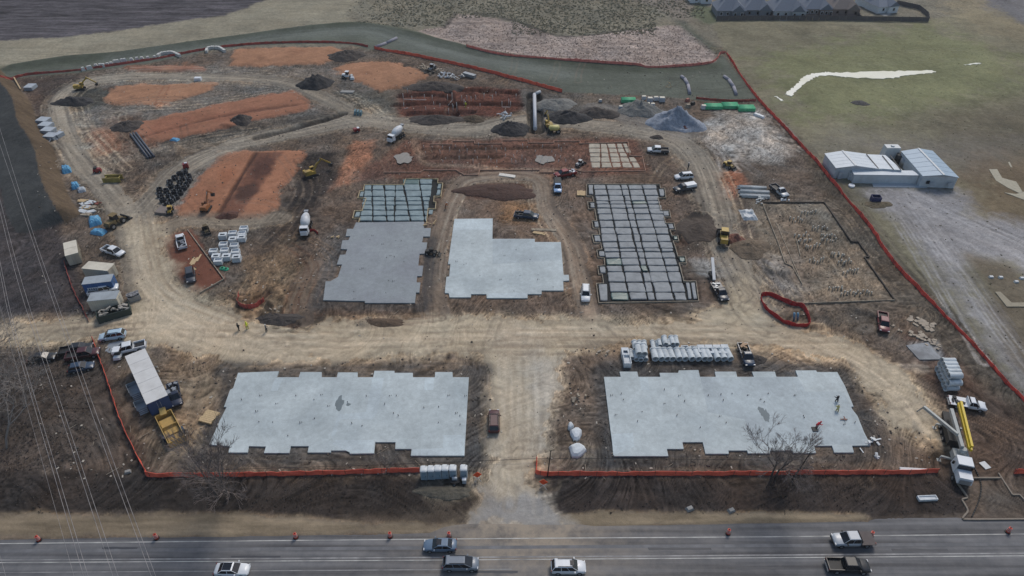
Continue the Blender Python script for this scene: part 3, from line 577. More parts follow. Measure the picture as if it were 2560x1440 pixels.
# ---------------------------------------------------------------- highway
def asphalt():
    m = bpy.data.materials.new('asphalt'); m.use_nodes = True; n = m.node_tree.nodes; L = m.node_tree.links; b = n['Principled BSDF']
    b.inputs['Roughness'].default_value = .7; b.inputs['Specular IOR Level'].default_value = .35
    geo = n.new('ShaderNodeNewGeometry'); mp = n.new('ShaderNodeMapping'); mp.inputs['Scale'].default_value = (.03, .9, 1); mp.inputs['Rotation'].default_value = (0, 0, R(-.4))
    L.new(geo.outputs['Position'], mp.inputs['Vector'])
    a = n.new('ShaderNodeTexNoise'); a.inputs['Scale'].default_value = 1; a.inputs['Detail'].default_value = 4; L.new(mp.outputs[0], a.inputs['Vector'])
    c = n.new('ShaderNodeTexNoise'); c.inputs['Scale'].default_value = .35; c.inputs['Detail'].default_value = 9; c.inputs['Roughness'].default_value = .75; L.new(geo.outputs['Position'], c.inputs['Vector'])
    r = n.new('ShaderNodeValToRGB'); r.color_ramp.elements[0].position = .32; r.color_ramp.elements[1].position = .68
    r.color_ramp.elements[0].color = lin((54, 57, 64)) + (1,); r.color_ramp.elements[1].color = lin((108, 110, 114)) + (1,)
    L.new(a.outputs['Fac'], r.inputs[0])
    mr = n.new('ShaderNodeMapRange'); mr.inputs['From Min'].default_value = .3; mr.inputs['From Max'].default_value = .7; mr.inputs['To Min'].default_value = .78; mr.inputs['To Max'].default_value = 1.2
    L.new(c.outputs['Fac'], mr.inputs['Value'])
    vm = n.new('ShaderNodeVectorMath'); vm.operation = 'SCALE'; L.new(r.outputs[0], vm.inputs[0]); L.new(mr.outputs[0], vm.inputs['Scale'])
    # tan dust carried out of the site entrance
    at = n.new('ShaderNodeAttribute'); at.attribute_name = 'dust'
    mx = n.new('ShaderNodeMix'); mx.data_type = 'RGBA'; mu = n.new('ShaderNodeMath'); mu.operation = 'MULTIPLY'
    m3 = n.new('ShaderNodeMapRange'); m3.inputs['From Min'].default_value = .25; m3.inputs['From Max'].default_value = .6; L.new(c.outputs['Fac'], m3.inputs['Value'])
    L.new(at.outputs['Fac'], mu.inputs[0]); L.new(m3.outputs[0], mu.inputs[1]); L.new(mu.outputs[0], mx.inputs[0]); L.new(vm.outputs[0], mx.inputs[6]); mx.inputs[7].default_value = lin((150, 138, 122)) + (1,)
    L.new(mx.outputs[2], b.inputs['Base Color']); return m
M_ASP = asphalt()
SP = [tuple(G(*p)[:2]) for p in ROADN]
xs = np.linspace(-320, 320, 321); top = np.interp(xs, [p[0] for p in SP], [p[1] for p in SP]) + .25 * vn(xs * .6, xs * 0, 3)
mb = MB(); rows = [1, .9, .8, .65, .5, .3, 0]
for r_ in rows:
    for x, t in zip(xs, top): mb.v.append((x, 28 + (t - 28) * r_, .0))
nx = len(xs)
for k in range(len(rows) - 1):
    for i in range(nx - 1): mb.f.append((k * nx + i, (k + 1) * nx + i, (k + 1) * nx + i + 1, k * nx + i + 1)); mb.m.append(0); mb.sm.append(False)
road = tag(mb.build('road', M_ASP), kind='structure')
da = road.data.attributes.new('dust', 'FLOAT', 'POINT')
co = np.array(mb.v); gx = co[:, 0]; dd = np.exp(-((gx - 2) / 11) ** 2) * np.clip((co[:, 1] - 49) / 7, 0, 1) * .9 + .22 * np.exp(-((gx - 3) / 20) ** 2) + .12
da.data.foreach_set('value', dd.astype(np.float32))
M_LINE = mat('road_paint', (176, 176, 172), .6, var=.25, scale=.8, dirt=(96, 96, 98), dirt_amt=.7)
M_LINEF = mat('faded_paint', (138, 138, 138), .6, var=.3, scale=.8, dirt=(92, 92, 95), dirt_amt=.8)
def stripe(pts, wd, m, z=.006):
    P = [G(*p) for p in pts]; P = [Vector((p.x, p.y, z)) for p in P]; mb = MB()
    for a, b in zip(P, P[1:]):
        n_ = Vector((-(b - a).y, (b - a).x, 0)).normalized() * wd / 2
        mb.add([a - n_, b - n_, b + n_, a + n_], [(0, 1, 2, 3)])
    return mb.build('lane_line', m, road)
stripe([(-600, 1364), (0, 1359), (640, 1352), (1280, 1346), (1920, 1342), (2560, 1335), (3200, 1330)], .14, M_LINE)
for k, (y0, y1) in enumerate(((1400, 1383), (1406.5, 1389.5))):
    stripe([(-600, y0 + 4), (0, y0), (1280, (y0 + y1) / 2 + 1), (2560, y1), (3200, y1 - 4)], .13 if k else .2, M_LINE if k else M_LINEF)
stripe([(-600, 1379), (0, 1377.5), (1280, 1368), (2560, 1360)], .5, mat('worn_band', (104, 105, 108), .7, var=.3, scale=.5, dirt=(84, 86, 90), dirt_amt=.9), .004)
stripe([(-600, 1434), (0, 1431.5), (1100, 1424), (1280, 1423)], .13, M_LINEF)
# ---------------------------------------------------------------- poured slabs
def concrete(name, rgb, var=.08, blot=(120, 128, 136)):
    m = mat(name, rgb, .75, var=var, scale=.22, dirt=blot, dirt_amt=.45, bump=.01); n = m.node_tree.nodes; L = m.node_tree.links; b = n['Principled BSDF']; src = b.inputs['Base Color'].links[0].from_socket
    geo = n.new('ShaderNodeNewGeometry'); v = None
    for sc_, lo, hi in ((1.0, .84, 1.1), (4.5, .9, 1.07), (.09, .88, 1.08)):
        q = n.new('ShaderNodeTexNoise'); q.inputs['Scale'].default_value = sc_; q.inputs['Detail'].default_value = 8; q.inputs['Roughness'].default_value = .7; q.inputs['Distortion'].default_value = .6; L.new(geo.outputs['Position'], q.inputs['Vector'])
        r = n.new('ShaderNodeMapRange'); r.inputs['From Min'].default_value = .32; r.inputs['From Max'].default_value = .68; r.inputs['To Min'].default_value = lo; r.inputs['To Max'].default_value = hi; L.new(q.outputs['Fac'], r.inputs['Value'])
        s_ = n.new('ShaderNodeVectorMath'); s_.operation = 'SCALE'; L.new(src, s_.inputs[0]); L.new(r.outputs[0], s_.inputs['Scale']); src = s_.outputs[0]
    L.new(src, b.inputs['Base Color']); return m
M_C1 = concrete('pale_concrete', (182, 192, 194), .1, (142, 154, 160)); M_C2 = concrete('fresh_grey_concrete', (139, 146, 150), .06, (126, 128, 138)); M_C3 = concrete('concrete_patch', (190, 202, 206), .05)
M_C4 = concrete('damp_concrete', (173, 184, 188), .06); M_EDGE = mat('raw_concrete', (140, 140, 138), .9, var=.2)
M_STUB = mat('stub_pipe', (40, 42, 46), .5); M_STUBW = mat('white_pvc', (196, 194, 190), .5, var=.05)
M_WET = mat('wet_concrete', (112, 122, 126), .6, var=.1, spec=.2); M_BOARD = mat('form_lumber', (188, 172, 138), .8, var=.2, scale=3, dirt=(110, 96, 76), dirt_amt=.6)
M_BOARDG = mat('weathered_lumber', (158, 147, 130), .85, var=.25, scale=3, dirt=(90, 80, 70), dirt_amt=.6)
def slab(poly, m, label, top=.22):
    P = [tuple(G(p[0], p[1], top)[:2]) for p in poly]
    o = MB().prism(P, -.4, top, 0).build('concrete_slab', m); tag(o, label, 'slab'); return o
def patch(o, poly, m, z=.228, name='slab_patch'):
    P = [tuple(G(p[0], p[1], z)[:2]) for p in poly]
    return MB().prism(P, z - .01, z, 0).build(name, m, o)
def blob(o, px, py, rx, ry, m, name, z=.226, seed=0, n=18):
    c = G(px, py, z); rng = random.Random(seed); P = []
    for i in range(n):
        t = 2 * math.pi * i / n; k = 1 + rng.uniform(-.3, .3); P.append((c.x + rx * k * math.cos(t), c.y + ry * k * math.sin(t)))
    return MB().prism(P, z - .01, z, 0).build(name, m, o)
def stubs(o, pts, hgt=.35, r=.06, z=.2, m=None):
    for i, (px, py) in enumerate(pts):
        c = G(px, py, z); hh = hgt * random.uniform(.6, 1.3)
        mb = MB().cyl((c.x, c.y, z), (c.x + random.uniform(-.05, .05), c.y, z + hh), r, r, 6)
        if i % 3 == 0: mb.cyl((c.x + .3, c.y + .1, z), (c.x + .3, c.y + .1, z + hh * .7), r * .7, r * .7, 6)
        mb.build('pipe_stub', m or M_STUB, o)
sw = slab(SW, M_C1, 'large pale concrete slab at bottom left with dark puddle near its middle')
patch(sw, [(845, 1036), (915, 1030), (932, 944), (960, 944), (943, 1034), (931, 1048), (850, 1048), (838, 1090), (828, 1090)], M_C3)
patch(sw, [(688, 945), (708, 945), (694, 977), (676, 977)], M_C3); patch(sw, [(1063, 945), (1086, 945), (1084, 975), (1060, 975)], M_C3)
patch(sw, [(838, 1100), (935, 1100), (935, 1131), (876, 1132), (832, 1110)], M_C3, .226)
patch(sw, [(1109, 1088), (1162, 1088), (1160, 1138), (1029, 1138), (1031, 1123), (1107, 1120)], M_C3, .227)
blob(sw, 848, 1008, .65, 1.6, M_WET, 'puddle', seed=2); blob(sw, 871, 1011, .35, .35, M_WET, 'puddle', seed=6)
stubs(sw, [(802, 988), (916, 991), (991, 990), (820, 1016), (869, 1006), (962, 1011), (974, 990), (996, 1040), (1097, 1018), (1162, 991), (1096, 1057), (1150, 1040), (1139, 1034), (880, 1059), (786, 1047), (750, 1058), (682, 1056), (648, 1055), (690, 1010), (720, 1090), (604, 1000), (650, 990), (984, 1034), (740, 990), (1120, 990), (1060, 1020), (785, 1000), (640, 1030), (1150, 1062), (905, 1065)])
se = slab(SE, M_C1, 'large pale concrete slab at bottom right with three workers on it')
patch(se, [(1599, 944), (1619, 944), (1625, 975), (1603, 975)], M_C3); patch(se, [(1977, 944), (1995, 944), (2014, 978), (1992, 978)], M_C4)
patch(se, [(1529, 1085), (1582, 1082), (1587, 1117), (1533, 1138)], M_C3, .226)
patch(se, [(1751, 943), (1976, 943), (1990, 979), (2110, 979), (2172, 1111), (1880, 1110), (1862, 1048), (1770, 1030)], M_C4, .2255)
blob(se, 1914, 1038, .75, 1.4, M_WET, 'puddle', .23, seed=9); blob(se, 1905, 1027, .6, .9, M_WET, 'puddle', .2295, seed=4)
stubs(se, [(1527, 990), (1553, 985), (1558, 1000), (1697, 990), (1770, 990), (1802, 987), (1868, 989), (1808, 1002), (1692, 1040), (1538, 1038), (1594, 1054), (1815, 1058), (1798, 1042), (1711, 1004), (1661, 975), (1900, 1000), (1910, 1006), (1920, 985), (1945, 1060), (2010, 1045), (2008, 1040), (1985, 990), (2137, 1057), (1605, 1030), (1660, 1010), (1830, 985), (1750, 1070), (2109, 1062)])
ml = slab(ML, M_C2, 'darker freshly poured concrete slab joined to the waffle grid at upper left')
patch(ml, [(868, 623), (856, 601), (871, 600), (876, 590), (890, 558), (1058, 556), (1052, 606), (1036, 756), (812, 749), (845, 692)], M_C2, .224)
stubs(ml, [(930, 590), (990, 602), (1003, 603), (975, 640), (986, 643), (967, 645), (905, 672), (900, 674), (972, 702), (982, 704), (885, 730), (965, 733), (885, 748), (925, 600), (1010, 655), (955, 612)], .3, .05)
md = slab(MD, M_C1, 'pale L-shaped concrete slab in the middle of the site')
patch(md, [(1137, 548), (1231, 547), (1231, 574), (1133, 575)], M_C3); patch(md, [(1232, 598), (1337, 599), (1336, 606), (1401, 606), (1404, 650), (1232, 660)], M_C4, .2255)
patch(md, [(1222, 733), (1316, 732), (1317, 744), (1219, 744)], M_C3, .2265)
stubs(md, [(1140, 655), (1160, 662), (1165, 660), (1260, 640), (1300, 690), (1345, 688), (1344, 700), (1290, 625), (1200, 690), (1180, 610), (1285, 728), (1383, 718), (1250, 700), (1325, 650)], .3, .05)
# ---------------------------------------------------------------- waffle foundations
M_PADG = mat('pad_fill', (148, 152, 154), .9, var=.14, scale=1.2, bump=.05, dirt=(104, 106, 108)); M_PADB = mat('pad_fill_teal', (132, 148, 152), .9, var=.16, scale=1.2, bump=.05, dirt=(92, 104, 108))
M_PADT = mat('pad_fill_tan', (176, 168, 152), .9, var=.15, scale=1.2, bump=.05, dirt=(120, 112, 100)); M_BEAM = mat('beam_trench', (22, 25, 26), .9, var=.3, scale=2)
M_TEAL = mat('poly_film', (76, 100, 98), .4, var=.3, scale=2)
def inpoly(x, y, P):
    c = False
    for (ax, ay), (bx, by) in zip(P, P[1:] + P[:1]):
        if (ay > y) != (by > y) and x < (bx - ax) * (y - ay) / (by - ay) + ax: c = not c
    return c
def pad(root, q, m, z=.12, gap=.16):
    """one pillow-like soil pad between grade beams: q = 4 corners in plan"""
    c = Vector((sum(p[0] for p in q) / 4, sum(p[1] for p in q) / 4)); P = []
    for i in range(4):
        a, b = Vector(q[i]), Vector(q[(i + 1) % 4]); pr = Vector(q[i - 1])
        ci = a + ((b - a).normalized() + (pr - a).normalized()) * gap
        e = b - a; f = pr - a; r_ = .3
        P += [ci + f.normalized() * min(r_, f.length * .25) + Vector((random.uniform(-.07, .07), random.uniform(-.06, .06))), ci + Vector((0, 0)) + (e.normalized() + f.normalized()) * .05, ci + e.normalized() * min(r_, e.length * .25)]
        mid = (a + b) / 2; P.append(mid + (c - mid).normalized() * (gap + random.uniform(-.08, .1)))
    mb = MB(); n = len(P); z += random.uniform(-.03, .05)
    inn = [p + (c - p) * .1 for p in P]
    mb.v = [(p.x, p.y, -.25) for p in P] + [(p.x, p.y, z - .08) for p in P] + [(p.x, p.y, z + random.uniform(-.02, .02)) for p in inn] + [(c.x, c.y, z + .03)]
    for k in (0, 1):
        for i in range(n): mb.f.append((k * n + i, k * n + (i + 1) % n, (k + 1) * n + (i + 1) % n, (k + 1) * n + i))
    for i in range(n): mb.f.append((2 * n + i, 2 * n + (i + 1) % n, 3 * n))
    mb.m = [0] * len(mb.f); mb.sm = [False] * len(mb.f)
    return mb.build('soil_pad', m, root)
def forms(root, poly, m, z=.32, t=.12, skip=()):
    P = [G(p[0], p[1], z) for p in poly]
    for i in range(len(P)):
        if i in skip: continue
        a, b = P[i], P[(i + 1) % len(P)]; d = (b - a).normalized() * .06
        a2 = Vector((a.x, a.y, .12)) - d; b2 = Vector((b.x, b.y, .12)) + d
        MB().beam(a2, b2, t, .42 + .004 * (i % 5)).build('form_board', m, root)
def waffle(poly, cols, rows, label, mpad, mform, z=0, teal=0, skip=(), boards=True):
    PW = [tuple(G(p[0], p[1])[:2]) for p in poly]
    root = MB().prism(PW, -.8, -.26 + z, 0).build('waffle_foundation', M_BEAM); tag(root, label, 'foundation')
    for j in range(len(rows) - 1):
        for i in range(len(cols(rows[j])) - 1):
            a, b = cols(rows[j]), cols(rows[j + 1])
            q = [G(a[i], rows[j])[:2], G(b[i], rows[j + 1])[:2], G(b[i + 1], rows[j + 1])[:2], G(a[i + 1], rows[j])[:2]]
            cx = sum(p[0] for p in q) / 4; cy = sum(p[1] for p in q) / 4
            if not inpoly(cx, cy, PW): continue
            q = [(p[0] + random.uniform(-.13, .13), p[1] + random.uniform(-.13, .13)) for p in q]
            pad(root, q, M_TEAL if random.random() < teal else mpad, .12 + z, .18)
    if boards: forms(root, poly, mform, skip=skip)
    return root
def ecols(y):
    t = (y - 472) / (610 - 472)
    a = [1484, 1517, 1554, 1571, 1607, 1643]; b = [1506, 1545, 1587, 1605, 1647, 1681]
    return [p + (q - p) * t for p, q in zip(a, b)]
eg = waffle(EG, ecols, [462, 474, 489, 503, 511, 521, 535, 551, 569, 586, 605, 621, 630, 646, 664, 680, 706, 731, 751], 'long waffle foundation grid of grey soil pads right of centre', M_PADG, M_BOARDG, teal=.03)
for q in ([(1470, 462), (1483, 462), (1484, 486), (1472, 486)], [(1646, 472), (1660, 472), (1662, 490), (1650, 490)], [(1474, 506), (1486, 506), (1488, 519), (1476, 519)], [(1656, 527), (1672, 527), (1674, 540), (1660, 540)], [(1484, 553), (1496, 553), (1498, 568), (1486, 568)], [(1668, 559), (1683, 559), (1686, 572), (1673, 572)], [(1484, 588), (1500, 588), (1503, 604), (1487, 604)], [(1682, 590), (1694, 590), (1695, 600), (1685, 600)], [(1496, 628), (1511, 628), (1513, 641), (1498, 641)], [(1697, 642), (1712, 642), (1713, 655), (1700, 655)], [(1498, 666), (1513, 666), (1515, 683), (1500, 683)], [(1495, 710), (1518, 710), (1520, 752), (1500, 752)], [(1713, 706), (1724, 706), (1730, 748), (1720, 748)], [(1726, 706), (1738, 706), (1744, 748), (1733, 748)]):
    pad(eg, [tuple(G(*p)[:2]) for p in (q[0], q[3], q[2], q[1])], random.choice([M_PADG, M_TEAL, M_PADG]), .1, .1)
def ccols(y):
    t = (y - 461) / (552 - 461)
    a = [911, 930, 960, 990, 1010, 1052, 1080, 1096]; b = [898, 932, 967, 986, 1025, 1028, 1061, 1067]
    a = [912, 930, 960, 989, 1008, 1050, 1081]; b = [898, 932, 967, 986, 1026, 1062, 1068]
    return [p + (q - p) * t for p, q in zip(a, b)]
cg = waffle(CG, ccols, [447, 461, 476, 492, 503, 513, 526, 540, 553], 'smaller waffle foundation grid with blue-grey pads north of the dark slab', M_PADB, M_BOARD, teal=.04, skip=(12,))
for q in ([(902, 479), (911, 479), (908, 492), (897, 492)], [(890, 530), (902, 530), (898, 543), (884, 543)], [(1095, 460), (1105, 460), (1102, 472), (1092, 472)], [(1093, 474), (1103, 474), (1100, 488), (1090, 488)], [(1072, 524), (1084, 524), (1082, 536), (1070, 536)]):
    pad(cg, [tuple(G(*p)[:2]) for p in (q[0], q[3], q[2], q[1])], M_PADB, .1, .1)
FG = [(1465, 358), (1568, 358), (1572, 390), (1602, 391), (1608, 424), (1470, 421), (1478, 395)]
flatten(FG, -.3, .3, .2)
def fcols(y):
    t = (y - 360) / 60
    a = [1470, 1501, 1517, 1540, 1555, 1567, 1600]; b = [1478, 1502, 1531, 1556, 1583, 1603, 1625]
    return [p + (q - p) * t for p, q in zip(a, b)]
fg = waffle(FG, fcols, [359, 371, 383, 393, 406, 420], 'tan soil pads of the far waffle foundation at the north end', M_PADT, M_BOARDG, boards=False)
NF = [(1045, 352), (1075, 360), (1130, 360), (1130, 352), (1186, 352), (1186, 358), (1255, 358), (1255, 350), (1320, 350), (1320, 356), (1385, 356), (1385, 352), (1450, 352), (1450, 358), (1570, 354), (1575, 388), (1606, 390), (1614, 426), (1455, 428), (1440, 424), (1385, 424), (1385, 430), (1350, 430), (1350, 424), (1200, 424), (1195, 436), (1160, 436), (1140, 424), (1060, 424), (1050, 430), (960, 430)]
r_ = thing('foundation_forms', 'long brown timber forms around the plumbing north of the middle slab', 'formwork'); forms(r_, NF, mat('red_lumber', (164, 132, 114), .85, var=.25), skip=(30, 0))
for y, x0, x1 in ((368, 1060, 1450), (382, 1070, 1440), (396, 1070, 1440), (408, 1080, 1440)):
    for x in np.arange(x0, x1, 24):
        if random.random() < .75:
            c = G(x + random.uniform(-8, 8), y + random.uniform(-3, 3)); c.z = H(c.x, c.y); MB().cyl(c, c + Vector((random.uniform(-.15, .15), 0, random.uniform(.5, 1.5))), .07, .07, 5).build('pipe_stub', M_STUBW, r_)
for (px, py, rx) in ((1009, 396, 2.6), (1362, 398, 2.2)):
    p = GH(px, py); o = blob(None, px, py, rx, rx * 1.05, mat('spilled_grey', (142, 138, 132), .9), 'washout_puddle', max(.25, p.z + .12), seed=px); tag(o, 'round grey concrete washout spot ' + ('left of the long forms' if px < 1100 else 'inside the long forms'), 'washout')
# ---------------------------------------------------------------- vehicles
M_GLASS = mat('dark_glass', (22, 27, 34), .12, var=.05, spec=.6); M_TYRE = mat('tyre_rubber', (26, 26, 27), .9, var=.1); M_RIM = mat('rim_metal', (150, 152, 156), .4, .5, .1)
M_TRIM = mat('black_trim', (28, 28, 30), .6, var=.1); M_LAMP = mat('lamp_lens', (210, 212, 214), .2, var=.05); M_TAIL = mat('tail_lens', (120, 22, 20), .3, var=.05)
M_CHR = mat('galvanised', (150, 154, 158), .45, .4, .1); M_YEL = mat('machine_yellow', (176, 146, 62), .5, var=.15, dirt=(96, 84, 60), dirt_amt=.7); M_DKM = mat('dark_machine', (44, 44, 44), .7, var=.2)
M_LOAD = mat('bed_clutter', (126, 112, 92), .8, var=.4, scale=4)
def paintm(name, rgb): return mat('paint_' + name, rgb, .38, 0, .03, coat=.15, dirt=tuple(int(c * .75 + 22) for c in rgb), dirt_amt=.25)
WHITE = paintm('white', (216, 220, 224)); BLACKP = paintm('black', (30, 31, 34)); NAVY = paintm('navy', (38, 46, 66)); MAROON = paintm('maroon', (74, 36, 40)); BLUEG = paintm('blue_grey', (96, 116, 138))
GREYP = paintm('grey', (112, 122, 134)); SILVER = paintm('silver', (176, 182, 188)); REDP = paintm('red', (128, 32, 34)); DKBL = paintm('dark_blue', (44, 62, 84)); FROST = paintm('frost_blue', (172, 194, 210)); PINKM = paintm('dusty_red', (118, 58, 62)); DKG = paintm('dark_grey', (62, 66, 74)); LTBL = paintm('light_blue', (140, 172, 210)); REDBR = paintm('red_brown', (84, 48, 42))
def ring(x, hw, zb, zt, tw=.84):
    return [(x, -hw * .86, zb), (x, -hw, zb + (zt - zb) * .22), (x, -hw * .99, zb + (zt - zb) * .68), (x, -hw * .93, zt - .05), (x, -hw * tw, zt), (x, hw * tw, zt), (x, hw * .93, zt - .05), (x, hw * .99, zb + (zt - zb) * .68), (x, hw, zb + (zt - zb) * .22), (x, hw * .86, zb)]
def body(mb, st, W):
    mb.loft([ring(x, W / 2 * k, zb, zt) for x, k, zb, zt in st])
def green(root, W, x0, x1, r0, r1, zb, zt, pm, pillars=(.5,)):
    """cabin: base x0..x1 (rear, front), roof r0..r1; windows set proud of it"""
    bw, rw = W / 2 * .9, W / 2 * .72
    mb = MB(); n = 4
    mb.loft([[(x0, -bw, zb), (x0, bw, zb), (x1, bw, zb), (x1, -bw, zb)], [(r0, -rw, zt - .05), (r0, rw, zt - .05), (r1, rw, zt - .05), (r1, -rw, zt - .05)], [(r0 + .12, -rw * .86, zt), (r0 + .12, rw * .86, zt), (r1 - .14, rw * .86, zt), (r1 - .14, -rw * .86, zt)]], smooth=False)
    mb.build('cabin', pm, root)
    zr = zt - .05
    def q(a, b, c, d, name, ins=.12, off=.02, m=None):
        a, b, c, d = map(Vector, (a, b, c, d)); cc = (a + b + c + d) / 4; nn = (b - a).cross(d - a).normalized()
        P = [p + (cc - p) * ins + nn * off for p in (a, b, c, d)]; Q = [p - nn * .03 for p in P]
        MB().add(P + Q, [(0, 1, 2, 3), (7, 6, 5, 4), (0, 4, 5, 1), (1, 5, 6, 2), (2, 6, 7, 3), (3, 7, 4, 0)]).build(name, m or M_GLASS, root)
    q((x1, -bw, zb), (x1, bw, zb), (r1, rw, zr), (r1, -rw, zr), 'windscreen', .08)
    q((x0, bw, zb), (x0, -bw, zb), (r0, -rw, zr), (r0, rw, zr), 'rear_window', .12)
    for s in (-1, 1):
        xs_ = [0] + list(pillars) + [1]
        for a_, b_ in zip(xs_, xs_[1:]):
            P = [(x0 + (x1 - x0) * a_, s * bw, zb), (x0 + (x1 - x0) * b_, s * bw, zb), (r0 + (r1 - r0) * b_, s * rw, zr), (r0 + (r1 - r0) * a_, s * rw, zr)]
            if s > 0: P = [P[1], P[0], P[3], P[2]]
            q(*P, 'side_window', .09)
def wheels(root, xs_, W, r=.36, w_=.26):
    t = None
    for x in xs_:
        for s in (-1, 1):
            yy = s * (W / 2 - w_ / 2 + .01)
            if t is None:
                t = MB().cyl((0, -w_ / 2, 0), (0, w_ / 2, 0), r, r, 14).build('wheel', M_TYRE, root); rm = MB().cyl((0, -w_ / 2 - .015, 0), (0, w_ / 2 + .015, 0), r * .55, r * .5, 10).build('rim', M_RIM, t); t.location = (x, yy, r); WT, WR = t, rm
            else:
                c = inst(WT, 'wheel', root, (x, yy, r)); inst(WR, 'rim', c)
def lamps(root, xf, xr, W, zf, zr):
    for s in (-1, 1):
        MB().box((xf, s * W * .36, zf), (.12, .34, .16)).build('headlight', M_LAMP, root); MB().box((xr, s * W * .41, zr), (.1, .2, .3)).build('tail_light', M_TAIL, root)
def mirrors(root, x, W, z, pm):
    for s in (-1, 1): MB().box((x, s * (W / 2 + .12), z), (.14, .24, .18)).build('mirror', pm, root)
def car(kind, pm, label, p, head, group=None, flat=False, load=None, topper=None, bedm=None, z=None):
    """p: pixel of the vehicle's middle; head: pixel it faces towards"""
    c = G(p[0], p[1], .7); e = G(head[0], head[1], .7); rz = math.atan2(e.y - c.y, e.x - c.x)
    gz = H(c.x, c.y) if z is None else z
    nm = {'sedan': 'car', 'suv': 'suv', 'van': 'minivan', 'pickup': 'pickup_truck', 'crew': 'pickup_truck', 'hatch': 'car', 'flatbed': 'flatbed_truck'}[kind]
    root = thing(nm, label, {'pickup_truck': 'pickup truck', 'flatbed_truck': 'pickup truck', 'minivan': 'van', 'suv': 'suv'}.get(nm, 'car'), (c.x, c.y, gz), rz, group)
    if kind in ('sedan', 'hatch'):
        W, L = 1.84, 4.75 if kind == 'sedan' else 4.3; h = L / 2; mb = MB()
        body(mb, [(-h, .72, .42, .78), (-h + .18, .92, .28, .98), (-h + .9, 1, .22, 1.02), (-.2, 1, .2, .96), (h - 1.5, 1, .22, .93), (h - .7, .97, .22, .84), (h - .15, .85, .3, .7), (h, .66, .38, .6)], W); mb.build('body', pm, root)
        green(root, W, -h + (.55 if kind == 'sedan' else .15), h - 1.3, -h + (1.25 if kind == 'sedan' else .6), h - 2.1, .93, 1.46, pm)
        wheels(root, (-h + .95, h - .95), W, .34, .24); lamps(root, h - .14, -h + .06, W, .66, .78); mirrors(root, h - 1.65, W, .98, pm)
    elif kind in ('suv', 'van'):
        W, L = 1.93, 4.85 if kind == 'suv' else 5.05; h = L / 2; mb = MB()
        body(mb, [(-h, .78, .45, 1.0), (-h + .15, .94, .3, 1.12), (-h + .9, 1, .26, 1.14), (h - 1.4, 1, .26, 1.08), (h - .6, .97, .28, .98), (h - .12, .86, .34, .82), (h, .68, .42, .72)], W); mb.build('body', pm, root)
        green(root, W, -h + .08, h - (1.15 if kind == 'suv' else .85), -h + .5, h - 1.95, 1.08, 1.76, pm, (.36, .68))
        wheels(root, (-h + .95, h - .95), W, .38, .26); lamps(root, h - .14, -h + .04, W, .8, .95); mirrors(root, h - 1.6, W, 1.12, pm)
        for s in (-1, 1): MB().box((-.4, s * .58, 1.8), (2.2, .06, .05)).build('roof_rail', M_TRIM, root)
    else:
        W = 1.98; crew = kind == 'crew'; L = 5.8; h = L / 2; cab0 = -.75 if crew else .05; mb = MB()
        body(mb, [(cab0, 1, .42, 1.12), (h - 1.45, 1, .42, 1.14), (h - .5, .98, .42, 1.08), (h - .1, .9, .45, .98), (h, .78, .5, .85)], W); mb.build('body', pm, root)
        green(root, W, cab0 + .02, h - 1.15, cab0 + .15, h - 1.95, 1.1, 1.86, pm, (.48,) if crew else (.3,))
        b0, b1 = -h, cab0 - .06; bm_ = bedm or pm
        if kind == 'flatbed' or flat:
            MB().box(((b0 + b1) / 2, 0, .95), (b1 - b0, 2.15, .12)).box((b1 - .05, 0, 1.35), (.08, 1.9, .75)).build('flatbed', bm_, root); MB().box(((b0 + b1) / 2, 0, .66), (b1 - b0, 1.0, .4)).build('chassis', M_TRIM, root)
        else:
            L2 = b1 - b0; m = MB(); m.box(((b0 + b1) / 2, 0, .62), (L2, W * .98, .3))
            for s in (-1, 1): m.box(((b0 + b1) / 2, s * (W / 2 - .07), .96), (L2, .12, .4))
            m.box((b0 + .06, 0, .96), (.1, W * .86, .38)).build('bed', bm_, root)
            MB().box(((b0 + b1) / 2, 0, .79), (L2 - .25, W * .82, .05)).build('bed_liner', M_TRIM, root)
        if topper: MB().box(((b0 + b1) / 2, 0, 1.42), (b1 - b0, W * .95, .66), topy=.86, top=.96).build('bed_topper', topper, root)
        if load:
            m = MB()
            for i in range(7): m.box((random.uniform(b0 + .4, b1 - .3), random.uniform(-.6, .6), 1.12 + random.uniform(-.1, .1)), (random.uniform(.3, .9), random.uniform(.15, .5), random.uniform(.15, .4)), random.uniform(0, 3))
            m.build('bed_load', load, root)
        wheels(root, (-h + 1.15, h - 1.0), W, .41, .28); lamps(root, h - .08, -h + .03, W, .9, .95); mirrors(root, h - 1.65, W, 1.2, M_TRIM); MB().box((-h - .06, 0, .6), (.14, W * .9, .16)).build('bumper', M_CHR, root); MB().box((h + .02, 0, .62), (.1, W * .8, .22)).build('grille', M_TRIM, root)
    return root
# on the highway
c_ = car('sedan', WHITE, 'white sedan with a black glass roof in the lower lane at bottom left', (580, 1423), (640, 1423), z=0); MB().box((-.5, 0, 1.465), (1.2, 1.1, .03)).build('glass_roof', M_GLASS, c_)
c_ = car('sedan', BLUEG, 'blue-grey sedan with dark sunroof in the upper lane heading left', (1100, 1362), (1040, 1362), z=0); MB().box((.1, 0, 1.465), (.7, .9, .03)).build('sunroof', M_GLASS, c_)
car('van', GREYP, 'grey minivan heading right, close behind the centre lines', (1152, 1409), (1212, 1409), z=0)
c_ = car('suv', WHITE, 'white suv with roof rails and sunroof in the lower lane', (1421, 1417), (1480, 1417), z=0); MB().box((.45, 0, 1.785), (.55, .75, .03)).build('sunroof', M_GLASS, c_)
car('crew', SILVER, 'silver pickup truck with a brown flat cargo cover on the highway', (2132, 1349), (2080, 1350), z=0, flat=True, bedm=mat('brown_cover', (92, 84, 82), .8))
